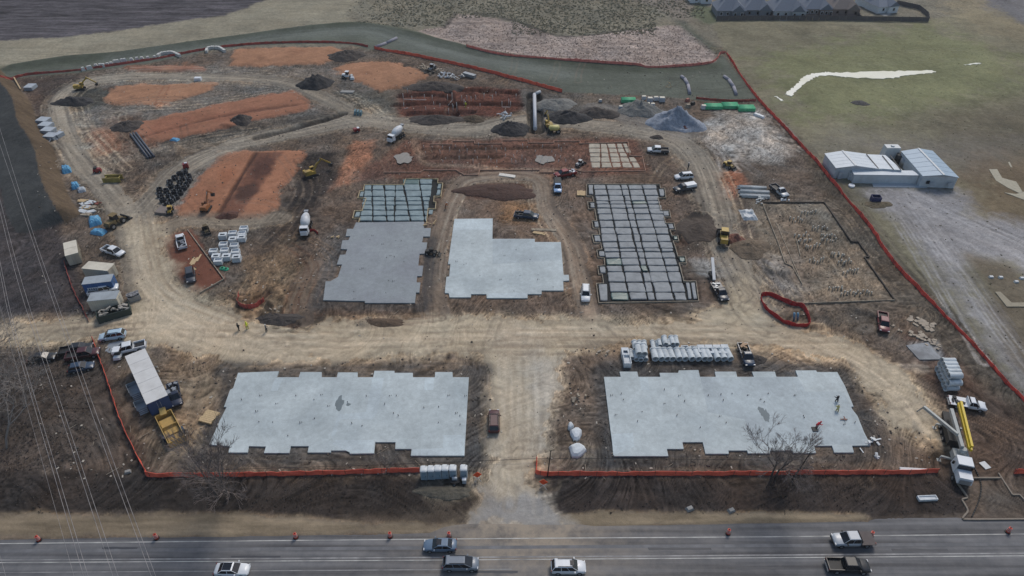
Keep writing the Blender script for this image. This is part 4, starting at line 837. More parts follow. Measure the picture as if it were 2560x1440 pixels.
car('crew', BLACKP, 'black pickup truck in the lower lane of the highway', (2120, 1414), (2180, 1416), z=0)
# west lot
car('suv', FROST, 'pale blue suv beside the haul road above the white pickup', (280, 838), (245, 843))
car('crew', WHITE, 'white crew-cab pickup truck with empty black bed at the office trailer roof', (322, 869), (285, 878), bedm=WHITE)
car('sedan', BLACKP, 'black car parked leftmost in the west lot', (105, 892), (160, 886))
car('crew', BLACKP, 'black pickup truck parked behind the maroon one in the west lot', (190, 872), (250, 862))
car('crew', MAROON, 'maroon pickup truck parked between two dark vehicles', (207, 885), (255, 877))
car('hatch', DKBL, 'dark blue hatchback parked below the maroon pickup', (203, 917), (250, 908))
car('pickup', NAVY, 'navy pickup truck parked on the right of the office trailer', (436, 985), (446, 1030), load=M_CHR)
car('crew', WHITE, 'white pickup truck with a black bed by the beige containers', (283, 628), (318, 640))
car('pickup', WHITE, 'white pickup truck on the red clay patch', (453, 605), (448, 585), bedm=WHITE, load=M_RIM)
car('suv', DKG, 'dark grey suv at the foot of the red clay patch', (476, 690), (480, 720))
car('crew', WHITE, 'white pickup truck squeezed between the blue and beige containers', (258, 724), (300, 716))
# middle of the site
car('suv', MAROON, 'dark maroon suv driving on the entrance road', (1235, 1052), (1235, 1020))
car('suv', WHITE, 'white suv driving beside the bottom of the waffle grid', (1464, 733), (1464, 760))
car('crew', DKBL, 'dark blue pickup truck on the yellowish dirt north of the middle slab', (1316, 538), (1345, 541), bedm=DKBL, load=M_DKM)
car('pickup', LTBL, 'light blue pickup truck with black bed facing the camera', (1394, 466), (1395, 495), bedm=DKG, topper=M_DKM)
car('crew', REDP, 'red pickup truck with white tool boxes at the long forms', (1413, 434), (1392, 438), load=WHITE)
car('crew', WHITE, 'white pickup truck with dark bed near the top right corner of the forms', (1645, 375), (1620, 374), bedm=DKG)
car('suv', WHITE, 'white suv parked east of the waffle grid', (1710, 440), (1685, 442))
car('pickup', DKG, 'dark pickup truck with white canopy below the white suv', (1712, 469), (1685, 474), topper=WHITE)
car('pickup', DKBL, 'dark blue pickup truck with tan load beside the concrete pipes', (1865, 887), (1876, 915), load=mat('tan_load', (168, 140, 112), .8))
car('crew', PINKM, 'faded red pickup truck alone at the right haul road', (2208, 806), (2212, 840), bedm=PINKM)
c_ = car('flatbed', WHITE, 'white flatbed truck loaded with welding gear at the far right', (2418, 1009), (2470, 1018), load=M_DKM)
c_ = car('pickup', SILVER, 'small pale utility truck near the white pipe bundle', (1948, 477), (1962, 488), bedm=DKG)
# ---------------------------------------------------------------- heavy machines
def tracks(root, L_, W, h=.75, tw=.5):
    for s in (-1, 1):
        prof = [(-L_ / 2 + .35, 0), (L_ / 2 - .35, 0), (L_ / 2, .3), (L_ / 2, h - .25), (L_ / 2 - .3, h), (-L_ / 2 + .3, h), (-L_ / 2, h - .25), (-L_ / 2, .3)]
        MB().extr(prof, s * W / 2 - tw / 2, s * W / 2 + tw / 2).build('track', M_DKM, root)
def place(px, head, z=.8):
    c = G(px[0], px[1], z); e = G(head[0], head[1], z); return (c.x, c.y, H(c.x, c.y)), math.atan2(e.y - c.y, e.x - c.x)
def excavator(px, head, label, m=M_YEL, s=1., reach=((0, 1.3), (3.4, 4.6), (6.3, 2.2), (5.8, .7))):
    loc, rz = place(px, head); root = thing('excavator', label, 'excavator', loc, rz); root.scale = (s, s, s)
    tracks(root, 3.9, 2.4); MB().box((0, 0, .8), (1.6, 1.4, .3)).build('undercarriage', M_DKM, root)
    MB().box((-.5, 0, 1.45), (3.4, 2.5, .9), top=.97).box((-1.9, 0, 1.75), (.9, 2.4, 1.2), top=.85).box((-.9, -.5, 2.15), (1.6, 1.3, .5), top=.9).build('body', m, root)
    MB().box((.75, .75, 2.0), (1.5, .95, 1.6), top=.88).build('cab', m, root); MB().box((.82, .75, 2.15), (1.5, 1.0, .9), top=.9).build('window', M_GLASS, root)
    a, b, c, d = [Vector((p[0] + .6, -.25, p[1] + .3)) for p in reach]
    MB().beam(a, (a + b) / 2 + Vector((0, 0, .5)), .42, .6).beam((a + b) / 2 + Vector((0, 0, .45)), b, .4, .55).build('boom', m, root); MB().beam(b + (b - c) * .15, c, .34, .42).build('stick', m, root)
    MB().cyl(a + Vector((.4, -.1, .1)), (a + b) / 2 + Vector((0, 0, .2)), .1, .1, 6).cyl((a + b) / 2 + Vector((.2, 0, .8)), b + (b - c) * .12, .1, .1, 6).build('hydraulic_ram', M_CHR, root)
    MB().extr([(c.x - .2, c.z), (c.x + .5, c.z - .2), (c.x + .45, c.z - 1.0), (c.x - .3, c.z - 1.25), (c.x - .75, c.z - .8)], -.85, .3).build('bucket', M_DKM, root)
    return root
excavator((778, 432), (820, 418), 'yellow excavator with raised boom on the dark soil near the clay pads', s=.8)
excavator((200, 218), (260, 212), 'yellow excavator beside the black soil heap at far left', s=.75)
excavator((1372, 312), (1356, 285), 'yellow excavator digging beside the long white pipe', s=.75)
excavator((515, 520), (528, 500), 'small orange excavator standing on the clay pad', mat('machine_orange', (150, 98, 60), .5, var=.2, dirt=(96, 70, 50)), s=.7)
def loader(px, head, label, m=M_YEL, s=1., nm='wheel_loader'):
    loc, rz = place(px, head); r = thing(nm, label, 'loader', loc, rz); r.scale = (s, s, s)
    MB().box((-1.3, 0, 1.35), (2.4, 1.7, 1.1), top=.9).box((1.1, 0, 1.1), (1.8, 1.5, .7)).build('body', m, r); MB().box((.1, 0, 2.3), (1.5, 1.5, 1.4), top=.85).build('cab', M_GLASS, r); MB().box((.1, 0, 3.03), (1.6, 1.6, .1)).build('cab_roof', m, r)
    for sd_ in (-1, 1): MB().beam((1.0, sd_ * .55, 1.5), (3.1, sd_ * .55, .6), .2, .35).build('lift_arm', m, r)
    MB().extr([(2.9, .1), (4.0, .05), (4.05, .2), (3.2, .4), (3.1, 1.2), (2.85, 1.2)], -1.35, 1.35).build('bucket', M_DKM, r)
    wheels(r, (-1.6, 1.5), 2.5, .75, .55); return r
loader((1808, 598), (1806, 560), 'yellow wheel loader facing north on the east haul road')
loader((1078, 628), (1100, 630), 'black skid steer loader between the dark slab and the pale slab', M_DKM, .55, 'skid_steer')
loader((1822, 411), (1840, 420), 'small yellow skid steer at the edge of the grey stockpile yard', M_YEL, .6, 'skid_steer')
loader((1450, 407), (1462, 400), 'small grey skid steer inside the far foundation forms', M_CHR, .55, 'skid_steer')
loader((288, 556), (305, 545), 'muddy brown wheel loader by the west haul road', mat('muddy_yellow', (122, 104, 68), .8, var=.3, dirt=(84, 72, 58), dirt_amt=.8), .95)
loader((514, 572), (520, 590), 'muddy brown skid steer below the clay pad', mat('muddy_brown', (96, 84, 62), .9, var=.3), .6, 'skid_steer')
loader((424, 522), (420, 540), 'small yellow skid steer beside the concrete washout plate', M_YEL, .55, 'skid_steer')
loader((1080, 170), (1068, 180), 'pale skid steer parked behind the clay pad at the fence', M_CHR, .7, 'skid_steer')
M_DRUM = mat('mixer_drum_white', (204, 208, 212), .5, var=.06, dirt=(140, 136, 130), dirt_amt=.5)
def mixer(px, head, label):
    loc, rz = place(px, head, 1.5); r = thing('concrete_mixer_truck', label, 'mixer truck', loc, rz); r.scale = (.72, .85, .85)
    MB().box((-.6, 0, 1.0), (7.4, 1.1, .35)).build('chassis', M_DKM, r); MB().box((3.0, 0, 1.75), (1.7, 2.3, 1.9), top=.92).box((4.1, 0, 1.35), (1.1, 1.9, 1.1), top=.9).build('cab', WHITE, r); MB().box((3.78, 0, 2.25), (.4, 1.9, .7)).build('windscreen', M_GLASS, r)
    mb = MB(); rr = [(-3.9, .5), (-3.4, .8), (-2.0, 1.2), (-.4, 1.3), (.9, 1.15), (1.9, .7)]; n = 16; rings = []
    for x, q in rr: rings.append([(x, math.cos(2 * math.pi * i / n) * q, 2.6 - x * .13 + math.sin(2 * math.pi * i / n) * q) for i in range(n)])
    mb.loft(rings); mb.build('drum', M_DRUM, r)
    MB().box((-4.3, 0, 3.6), (.8, .9, .6), top=1.3).build('hopper', M_CHR, r); MB().beam((-4.4, 0, 2.6), (-5.2, .6, 1.5), .5, .15).build('chute', M_CHR, r)
    wheels(r, (-3.4, -2.1, -.9, 3.4), 2.45, .52, .45); return r
mixer((764, 562), (758, 585), 'white concrete mixer truck above the red netting spot on dark soil')
mixer((990, 336), (972, 348), 'white concrete mixer truck at the north haul road')
# concrete pump truck, its boom half unfolded
loc, rz = place((2395, 1135), (2408, 1185), 1.5)
r = thing('concrete_pump_truck', 'white concrete pump truck with yellow folded boom at bottom right', 'pump truck', loc, rz)
MB().box((-2, 0, 1.05), (12, 1.2, .4)).build('chassis', M_DKM, r); MB().box((2.6, 0, 2.1), (2.0, 2.4, 2.1), top=.9).build('cab', WHITE, r); MB().box((4.5, 0, 1.6), (2.0, 2.1, 1.2), top=.9).build('bonnet', WHITE, r)
MB().box((3.55, 0, 2.55), (.3, 2.05, .75)).build('windscreen', M_GLASS, r); MB().box((5.52, 0, 1.4), (.1, 1.6, .9)).build('grille', M_CHR, r)
for s in (-1, 1): MB().box((5.45, s * .85, 1.1), (.15, .35, .3)).build('headlight', M_LAMP, r); MB().box((2.6, s * 1.4, 2.3), (.2, .3, .6)).build('mirror', M_TRIM, r)
M_BY = mat('boom_yellow', (206, 178, 30), .4, var=.1); M_BG = mat('boom_grey', (158, 162, 160), .5, var=.12)
MB().box((.6, 0, 1.9), (1.6, 2.2, 1.2)).cyl((.6, 0, 2.2), (.6, 0, 3.6), .5, .45, 12).build('turret', M_BG, r)
for k, (y_, z_, m_) in enumerate(((.75, 3.7, M_BY), (1.15, 3.3, M_BY), (.95, 4.15, M_BY))): MB().beam((.4, y_, z_), (-9.2, y_ + .2, z_ + .1), .34, .42).build('boom_section', m_, r)
MB().beam((.5, -.3, 3.7), (-7.2, -.6, 4.0), .5, .6).build('boom_section', M_BG, r); MB().beam((-1.5, -.8, 4.3), (-7.4, -4.4, 3.2), .4, .5).build('boom_section', M_BG, r); MB().beam((-7.4, -4.4, 3.2), (-7.9, -4.8, 1.4), .2, .2).build('boom_hose', M_CHR, r)
MB().box((-4.5, -.2, 1.9), (5.5, 2.1, 1.2)).build('pump_body', M_DKM, r); MB().box((-8.2, 0, 1.4), (1.0, 1.5, .9), top=1.15).build('hopper', M_DKM, r)
for x_, y_ in ((1.0, -2.4), (1.2, 2.2), (-6, -1.9), (-6, 1.9)): MB().beam((x_, 0, 1.1), (x_ - .3, y_, 1.0), .3, .3).cyl((x_ - .3, y_, 1.0), (x_ - .3, y_, .05), .1, .1, 8).box((x_ - .3, y_, .05), (.6, .6, .08)).build('outrigger', M_BG, r)
wheels(r, (-6.4, -5.1, -3.7, 4.3), 2.5, .52, .45)
# line pump with its conveyor arm near the waffle grid
c_ = car('flatbed', DKG, 'dark truck towing a white conveyor arm at the south-east corner of the waffle grid', (1800, 728), (1812, 748), load=M_CHR)
MB().beam((-3, -.2, 1.4), (-8.5, 1.2, 3.0), .6, .35).build('conveyor_arm', SILVER, c_); MB().box((-5.2, .3, 1.1), (1.6, 1.2, .8)).build('conveyor_base', M_DKM, c_)
# ---------------------------------------------------------------- site cabins, containers, skips
def px3(q, z): return [G(p[0], p[1], z) for p in q]
def container(c1, c2, width, h, m, roofm, label, name='storage_container', door=None, z0=.15):
    """c1,c2: pixels of the ends of the roof's long axis"""
    a, b = G(c1[0], c1[1], h + z0), G(c2[0], c2[1], h + z0); c = (a + b) / 2; rz = math.atan2(b.y - a.y, b.x - a.x); L_ = (b - a).length
    gz = H(c.x, c.y); r = thing(name, label, 'office trailer' if 'office' in name else 'container', (c.x, c.y, min(gz, .3)), rz)
    MB().box((0, 0, z0 + h / 2), (L_, width, h)).build('wall', m, r); rf = MB().box((0, 0, z0 + h + .04), (L_ + .08, width + .08, .07)).build('roof', roofm, r)
    mb = MB(); k = -L_ / 2 + .25
    while k < L_ / 2 - .1:
        for s in (-1, 1): mb.box((k, s * (width / 2 + .02), z0 + h / 2), (.1, .05, h * .94))
        k += .42
    mb.build('corrugation', m, r)['kind'] = 'stuff'; n = max(2, int(L_ / 2.4))
    for i in range(1, n): MB().box((-L_ / 2 + L_ * i / n, 0, z0 + h + .09), (.06, width, .04)).build('roof_seam', roofm, rf)
    for s in (-1, 1):
        d = MB().box((L_ / 2 + .03, s * width * .245, z0 + h / 2), (.06, width * .46, h * .92)).build('door', m if door is None else door, r); MB().cyl((L_ / 2 + .08, s * .25, z0 + .3), (L_ / 2 + .08, s * .25, z0 + h * .85), .03, .03, 5).build('handle', M_CHR, d)
    return r
M_BEI = mat('beige_steel', (190, 182, 164), .6, var=.06, dirt=(150, 138, 120)); M_BEI2 = mat('cream_steel', (206, 200, 184), .6, var=.05, dirt=(170, 162, 146)); M_BLU = mat('blue_steel', (52, 96, 152), .5, var=.08, dirt=(60, 84, 116)); M_ROOFG = mat('grey_roof', (152, 160, 166), .6, var=.08, dirt=(120, 124, 126)); M_NAV = mat('deep_blue_wall', (44, 70, 112), .6, var=.06)
container((174, 604), (179, 636), 2.5, 2.6, M_BEI, M_BEI2, 'beige storage container standing end on, topmost in the container row'); MB().box((1.5, 1.1, 1.3), (.08, .2, 2.4)).build('yellow_strip', mat('yellow_edge', (206, 200, 120), .6), bpy.data.objects['storage_container'])
container((213, 662), (277, 668), 2.5, 2.6, M_BEI, M_BEI2, 'beige storage container with a dark slot, second from the top')
r = container((208, 702), (280, 694), 2.5, 2.6, M_BLU, M_ROOFG, 'blue storage container with a white sign panel on its side')
sg = MB().box((-.6, -1.3, 1.35), (2.9, .06, .8)).build('sign_panel', mat('sign_white', (206, 212, 216), .5), r)
def text3d(txt, size, m, parent, loc, rot, name='lettering', ext=.01):
    cu = bpy.data.curves.new(name, 'FONT'); cu.body = txt; cu.size = size; cu.extrude = ext; cu.align_x = 'CENTER'; cu.align_y = 'CENTER'; cu.materials.append(m)
    t = bpy.data.objects.new(name + '_source', cu); COL.objects.link(t); dg = bpy.context.evaluated_depsgraph_get(); me = bpy.data.meshes.new_from_object(t.evaluated_get(dg)); bpy.data.objects.remove(t)
    o = bpy.data.objects.new(name, me); COL.objects.link(o); o.parent = parent; o.location = loc; o.rotation_euler = rot; return o
for i in range(6): MB().box((-1.7 + i * .42, -1.34, 1.38), (.24 if i % 2 else .3, .03, .42)).build('sign_mark', M_NAV, sg)
container((222, 743), (294, 736), 2.6, 2.6, M_BEI2, M_ROOFG, 'cream storage container beside the green skip, lowest of the row')
r = container((338, 882), (393, 1000), 3.4, 2.9, M_NAV, mat('white_membrane', (204, 204, 202), .6, var=.04, dirt=(176, 174, 170)), 'long navy office trailer with a white roof and entry decks', 'office_trailer', z0=.7)
MB().box((0, 0, .4), (8.4, 2.6, .5)).build('skirting', M_DKM, r)
for x_, w_ in ((-1.2, 2.4), (3.4, 1.6)):
    MB().box((x_, -2.6, .55), (w_, 1.8, .12)).box((x_, -3.45, 1.0), (w_, .06, .8)).box((x_ - w_ / 2, -2.6, 1.0), (.06, 1.7, .8)).build('entry_deck', mat('grey_deck', (150, 158, 164), .7), r)
    for k in range(3): MB().box((x_ + w_ / 2 + .2 + k * .3, -2.6, .45 - k * .15), (.3, 1.4, .1)).build('step', M_CHR, r)
for x_ in (-3.5, .6, 2.6): w__ = MB().box((x_, -1.72, 2.3), (1.0, .06, .9)).build('window', M_GLASS, r)
MB().box((4.4, 2.0, 1.3), (1.0, .7, 1.4)).build('air_conditioner', M_CHR, r)
def skip(a, b, wd, h, m, label, fill=None, name='skip'):
    a, b = G(a[0], a[1], h), G(b[0], b[1], h); c = (a + b) / 2; rz = math.atan2(b.y - a.y, b.x - a.x); L_ = (b - a).length
    r = thing(name, label, 'skip', (c.x, c.y, H(c.x, c.y)), rz); t = .1
    for s in (-1, 1): MB().box((0, s * wd / 2, h / 2), (L_, t, h)).build('side_wall', m, r); MB().box((s * L_ / 2, 0, h / 2), (t, wd - .12, h * .97)).build('end_wall', m, r)
    MB().box((0, 0, .15), (L_ - .12, wd - .12, .14)).build('floor', m, r)
    if fill:
        mb = MB()
        for i in range(26): mb.box((random.uniform(-L_ * .42, L_ * .42), random.uniform(-wd * .35, wd * .35), h * .75 + random.uniform(-.1, .5)), (random.uniform(.4, 1.4), random.uniform(.1, .6), random.uniform(.08, .3)), random.uniform(0, 3), random.uniform(-.4, .4))
        mb.build('rubbish', fill, r)
    return r
skip((240, 785), (322, 762), 2.4, 1.6, mat('dark_green_steel', (48, 62, 58), .6), 'dark green skip heaped with pale rubbish below the cream container', mat('pale_rubbish', (150, 146, 138), .8, var=.4, scale=5))
skip((318, 742), (346, 732), 1.9, 1.1, M_CHR, 'small grey skip beside the container row', mat('grey_rubbish', (128, 128, 130), .8, var=.4))
r = skip((406, 1030), (440, 1096), 2.6, 1.5, mat('yellow_bin', (190, 158, 92), .6, var=.12, dirt=(150, 122, 70)), 'long yellow open hopper bin with a chute behind the office trailer')
MB().box((-.6, 0, .8), (4.0, 2.2, .2)).box((1.8, 0, .55), (1.6, 2.2, .2)).box((-.2, 0, 1.25), (.12, 2.4, .5)).build('inner_tray', mat('tan_fill', (176, 146, 88), .9), r)
MB().beam((-3.2, 0, 1.3), (-4.4, .2, 1.8), 1.0, .3).build('chute', mat('yellow_bin', (190, 158, 92)), r)
for s in (-1, 1): MB().box((1.2, s * 1.45, .5), (.9, .5, .9)).build('axle_box', DKBL, r)
skip((2181, 490), (2203, 491), 1.6, 1.4, mat('blue_steel_bin', (40, 48, 92), .6), 'small dark blue bin on the grass below the white barn')
# ---------------------------------------------------------------- concrete pipes and precast
M_PIPE = mat('concrete_pipe_grey', (200, 207, 210), .8, var=.1, scale=2.5, dirt=(130, 132, 132)); M_BOX = mat('precast_concrete', (204, 210, 214), .8, var=.08, scale=2, dirt=(140, 142, 142))
PM = MB().pipe((0, 0, 0), (0, 2.5, 0), .62, .5, 16).pipe((0, 2.3, 0), (0, 2.62, 0), .72, .6, 16).build('concrete_pipe', M_PIPE)
pipe_first = True
def cpipe(x, y, z, rz, label, group, s=1.):
    global pipe_first
    o = PM if pipe_first else PM.copy()
    if not pipe_first: COL.objects.link(o)
    pipe_first = False; o.location = (x, y, z + .72 * s); o.rotation_euler = (0, 0, rz); o.scale = (s, s, s); return tag(o, label, 'pipe', group)
gp = 'concrete pipes laid out north of the right slab'
FR = [1638, 1654, 1668, 1681, 1698, 1713, 1730, 1746, 1762, 1774, 1794, 1810, 1826]
for i, x in enumerate(FR):
    p = G(x, 902, .3); cpipe(p.x, p.y, 0, R(random.uniform(3, 11)) * (0 if i == 0 else 1), '%s pipe from the left in the front row of concrete pipes' % ORD[i], gp)
for i, (x, y, z) in enumerate(((1577, 899, 0), (1589, 902, 0), (1600, 903, 0), (1612, 902, 0))):
    p = G(x + 2, y, .3); cpipe(p.x, p.y, 0, 0, '%s pipe from the left in the bottom layer of the small pipe stack' % ORD[i], gp, .8)
for i, x in enumerate((1597, 1611)):
    p = G(x, 889, 1.5); cpipe(p.x, p.y, 1.2, 0, '%s pipe of the two lying on top of the small pipe stack' % ('left' if i == 0 else 'right'), gp, .95)
for i, x in enumerate((1589, 1601, 1613)):
    p = G(x, 874, .5); cpipe(p.x, p.y, 0, 0, '%s short pipe standing behind the small pipe stack' % ORD[i], gp, .8)
for i, x in enumerate((1634, 1646, 1657, 1668, 1680, 1692)):
    p = G(x, 873, .3); cpipe(p.x, p.y, 0, 0, '%s pipe from the left in the bottom of the back heap of pipes' % ORD[i], gp, .72)
for i, x in enumerate((1664, 1682, 1692)):
    p = G(x, 863, 1.4); cpipe(p.x, p.y, 1.0, 0, '%s pipe from the left on top of the back heap of pipes' % ORD[i], gp, .8)
for i, x in enumerate((1650, 1673)):
    p = G(x, 868, 1.0); cpipe(p.x, p.y, .9, 0, '%s pipe tucked in the upper layer of the back heap' % ('left' if i == 0 else 'right'), gp, .6)
def stack7():
    n = 0
    for k in range(6):
        p = G(2396 - 4.2 * k, 973 - 9.2 * k, 0.5)
        cpipe(p.x, p.y + .2, 0, R(90), '%s pipe from the front in the bottom layer of the stepped stack at right' % ORD[k], 'concrete pipes in the stepped stack at right', .9)
        cpipe(p.x, p.y + .2, 1.3, R(90), '%s pipe from the front in the top layer of the stepped stack at right' % ORD[k], 'concrete pipes in the stepped stack at right', .9)
        if k < 5: p2 = p; cpipe(p.x - 0, p.y + .9, 2.4, R(90), '%s pipe from the front riding highest on the stepped stack at right' % ORD[k], 'concrete pipes in the stepped stack at right', .9)
stack7()
def catch_basin(loc, rz, size, label, group, hole=True, m=None):
    sx, sy, sz = size; r = thing('catch_basin', label, 'concrete box', loc, rz, group); t = .14
    mb = MB().box((0, sy / 2 - t / 2, sz / 2), (sx, t, sz)).box((0, -sy / 2 + t / 2, sz / 2), (sx, t, sz)).box((sx / 2 - t / 2, 0, sz / 2), (t, sy - 2 * t, sz)).box((-sx / 2 + t / 2, 0, sz / 2), (t, sy - 2 * t, sz)).box((0, 0, sz * .35), (sx - 2 * t, sy - 2 * t, sz * .7))
    mb.build('box_wall', m or M_BOX, r)
    if hole: MB().box((0, sy * .3, sz + .05), (sx, sy * .4, .1)).box((0, -sy * .4, sz + .05), (sx, sy * .2, .1)).box((sx * .4, -sy * .1, sz + .05), (sx * .2, sy * .4, .1)).box((-sx * .4, -sy * .1, sz + .05), (sx * .2, sy * .4, .1)).build('lid_slab', m or M_BOX, r)
    return r
BX = [(557, 588, 1), (558, 610, 0), (561, 625, 0), (566, 640, 1), (581, 582, 0), (582, 598, 1), (585, 613, 0), (588, 628, 0), (591, 643, 1), (609, 570, 0), (604, 583, 0), (604, 594, 1), (533, 626, 0), (540, 640, 1), (545, 650, 0)]
for i, (x, y, hh) in enumerate(BX):
    p = G(x, y, .9); catch_basin((p.x, p.y, H(p.x, p.y) - .05), R(6), (1.75, 1.45, 1.1), 'precast box %s' % ['with open top at the upper left of the precast group', 'second down in the left column of the precast group', 'third down in the left column of the precast group', 'fourth down in the left column, lidded', 'topmost of the middle column of the precast group', 'second down in the middle column, lidded', 'third down in the middle column of the precast group', 'fourth down in the middle column of the precast group', 'at the bottom of the middle column, lidded', 'at the top right corner of the precast group', 'second down in the short right column', 'at the bottom of the short right column, lidded', 'leftmost of the lower row beside the red clay', 'in the middle of the three lower left ones', 'lowest left one, nearest the green hose coils'][i], 'precast drainage boxes near the red clay patch', hh)
for i, (x, y, sy) in enumerate(((1563, 884, 1.9), (1568, 903, 2.2), (1713, 877, 1.8), (1735, 878, 1.8), (1753, 877, 2.0), (1773, 878, 2.2), (1793, 878, 2.2), (1813, 878, 2.4))):
    p = G(x, y - 3, .9); catch_basin((p.x, p.y, 0), 0, (1.35, sy, 1.15), 'precast box %s' % ['behind the left end of the small pipe stack', 'in front at the left end of the small pipe stack', 'first to the right of the back heap of pipes', 'second to the right of the back heap of pipes', 'third to the right of the back heap of pipes', 'fourth to the right of the back heap, lidded', 'fifth to the right of the back heap, lidded', 'at the right end of the row behind the pipes'][i], 'precast boxes behind the front pipe row', i > 3 or i == 0)
p = G(2318, 1246, .2); r = catch_basin((p.x, p.y, H(p.x, p.y)), R(3), (2.9, .8, .45), 'long narrow precast trough lying on the dark bank at right', None, False)
# ---------------------------------------------------------------- coils of black pipe
M_COIL = mat('black_pipe', (38, 40, 46), .5, var=.3, scale=6); mb = MB()
for k in range(5):
    pr = [(math.cos(2 * math.pi * i / 14) * .62, math.sin(2 * math.pi * i / 14) * .62, .08 + k * .155) for i in range(15)]
    mb.tube(pr, .085, 5)
coil0 = mb.build('pipe_coil', M_COIL); [MB().box(c_, d_).build('strap', M_CHR, coil0) for c_, d_ in (((.62, 0, .4), (.22, .1, .86)), ((-.62, 0, .4), (.22, .1, .86)), ((0, .62, .4), (.1, .22, .86)))]
CO = [(472, 440), (463, 432), (448, 434), (437, 444), (456, 446), (470, 453), (424, 455), (449, 456), (466, 462), (428, 465), (444, 468), (459, 470), (415, 476), (436, 480), (450, 482), (422, 489), (441, 493), (407, 500), (427, 503), (416, 512), (398, 474), (400, 487), (474, 447), (432, 498)]
CO.sort(key=lambda q: q[1])
for i, (x, y) in enumerate(CO):
    o = coil0 if i == 0 else copy_tree(coil0); p = G(x, y, .5); o.location = (p.x, p.y, H(p.x, p.y) - .02); o.rotation_euler = (random.uniform(-.12, .12), random.uniform(-.12, .12), random.uniform(0, 3)); o.scale = (1.1, 1.1, 1.25)
    tag(o, 'black pipe coil, %s from the top in the crowded coil field beside the clay pad' % ORD[i], 'pipe coil', 'black pipe coils beside the clay pad')
p = GH(466, 421); r = thing('red_water_tank', 'small red tank trailer at the top of the black coils', 'tank', p, .4); MB().box((0, 0, .9), (1.5, 1.3, 1.2), top=.85).build('tank', REDP, r); MB().box((.2, 0, 1.6), (.7, .5, .25)).build('lid', WHITE, r); wheels(r, (0,), 1.7, .33, .2)
M_GRN = mat('green_hose', (60, 170, 132), .5, var=.2)
for i, (x, y) in enumerate(((556, 672), (565, 674))):
    p = GH(x, y); mb = MB()
    for k in range(3): mb.tube([(math.cos(2 * math.pi * a / 12) * (.55 - .1 * k) + p.x, math.sin(2 * math.pi * a / 12) * (.55 - .1 * k) + p.y, p.z + .1 + .1 * k) for a in range(13)], .08, 5)
    tag(mb.build('hose_coil', M_GRN), ['left', 'right'][i] + ' green hose coil below the precast boxes', 'hose coil', 'green hose coils')
p = G(410, 525, .3); tag(MB().box((p.x, p.y, .35), (3.0, 3.4, .5), -.15, top=.97).build('washout_plate', mat('brown_plate', (122, 112, 106), .8)), 'square grey brown slab box at the foot of the coil field', 'washout')
# ---------------------------------------------------------------- bundles, tarps, timber
def boards(name, px, head, L_, n, lay, m, label, cat='lumber', bw=.2, bt=.1, jit=.1, z=0, straps=True, group=None):
    loc, rz = place(px, head, .3); r = thing(name, label, cat, (loc[0], loc[1], loc[2] + z), rz, group)
    for j in range(lay):
        for i in range(n):
            MB().box((random.uniform(-jit, jit), (i - (n - 1) / 2) * bw * 1.08, bt / 2 + j * bt * 1.15), (L_ * random.uniform(.95, 1), bw, bt)).build('board', m, r)
    return r
M_SHEET = mat('sheet_grey', (168, 176, 184), .6, var=.08, dirt=(140, 146, 150)); M_TARP = mat('blue_tarp', (92, 158, 196), .5, var=.15, dirt=(60, 104, 140)); M_LUM = mat('fresh_lumber', (188, 164, 126), .8, var=.2, scale=4); M_WTARP = mat('white_tarp', (196, 200, 202), .5, var=.08); M_PVC = mat('pvc_bundle', (196, 200, 200), .5, var=.08, dirt=(160, 160, 156))
def sheets(px, head, label, w_, l_, n=6):
    loc, rz = place(px, head, .4); r = thing('sheet_stack', label, 'stack', loc, rz)
    for k in range(n): MB().box((random.uniform(-.05, .05), random.uniform(-.05, .05), .1 + k * .19), (w_, l_, .15)).build('sheet', M_SHEET, r)
    return r
sheets((77, 219), (90, 219), 'pale grey stack of sheets in the far left corner', 2.6, 3.2)
for i, (x, y) in enumerate(((110, 303), (116, 315), (122, 328), (129, 342))): sheets((x, y), (x + 14, y + 1), 'pale grey sheet stack, %s from the north in the row under the berm' % ORD[i], 3.3, 2.7)
sheets((148, 338), (160, 340), 'whitish sheet stack to the right of the row under the berm', 1.5, 2.4)
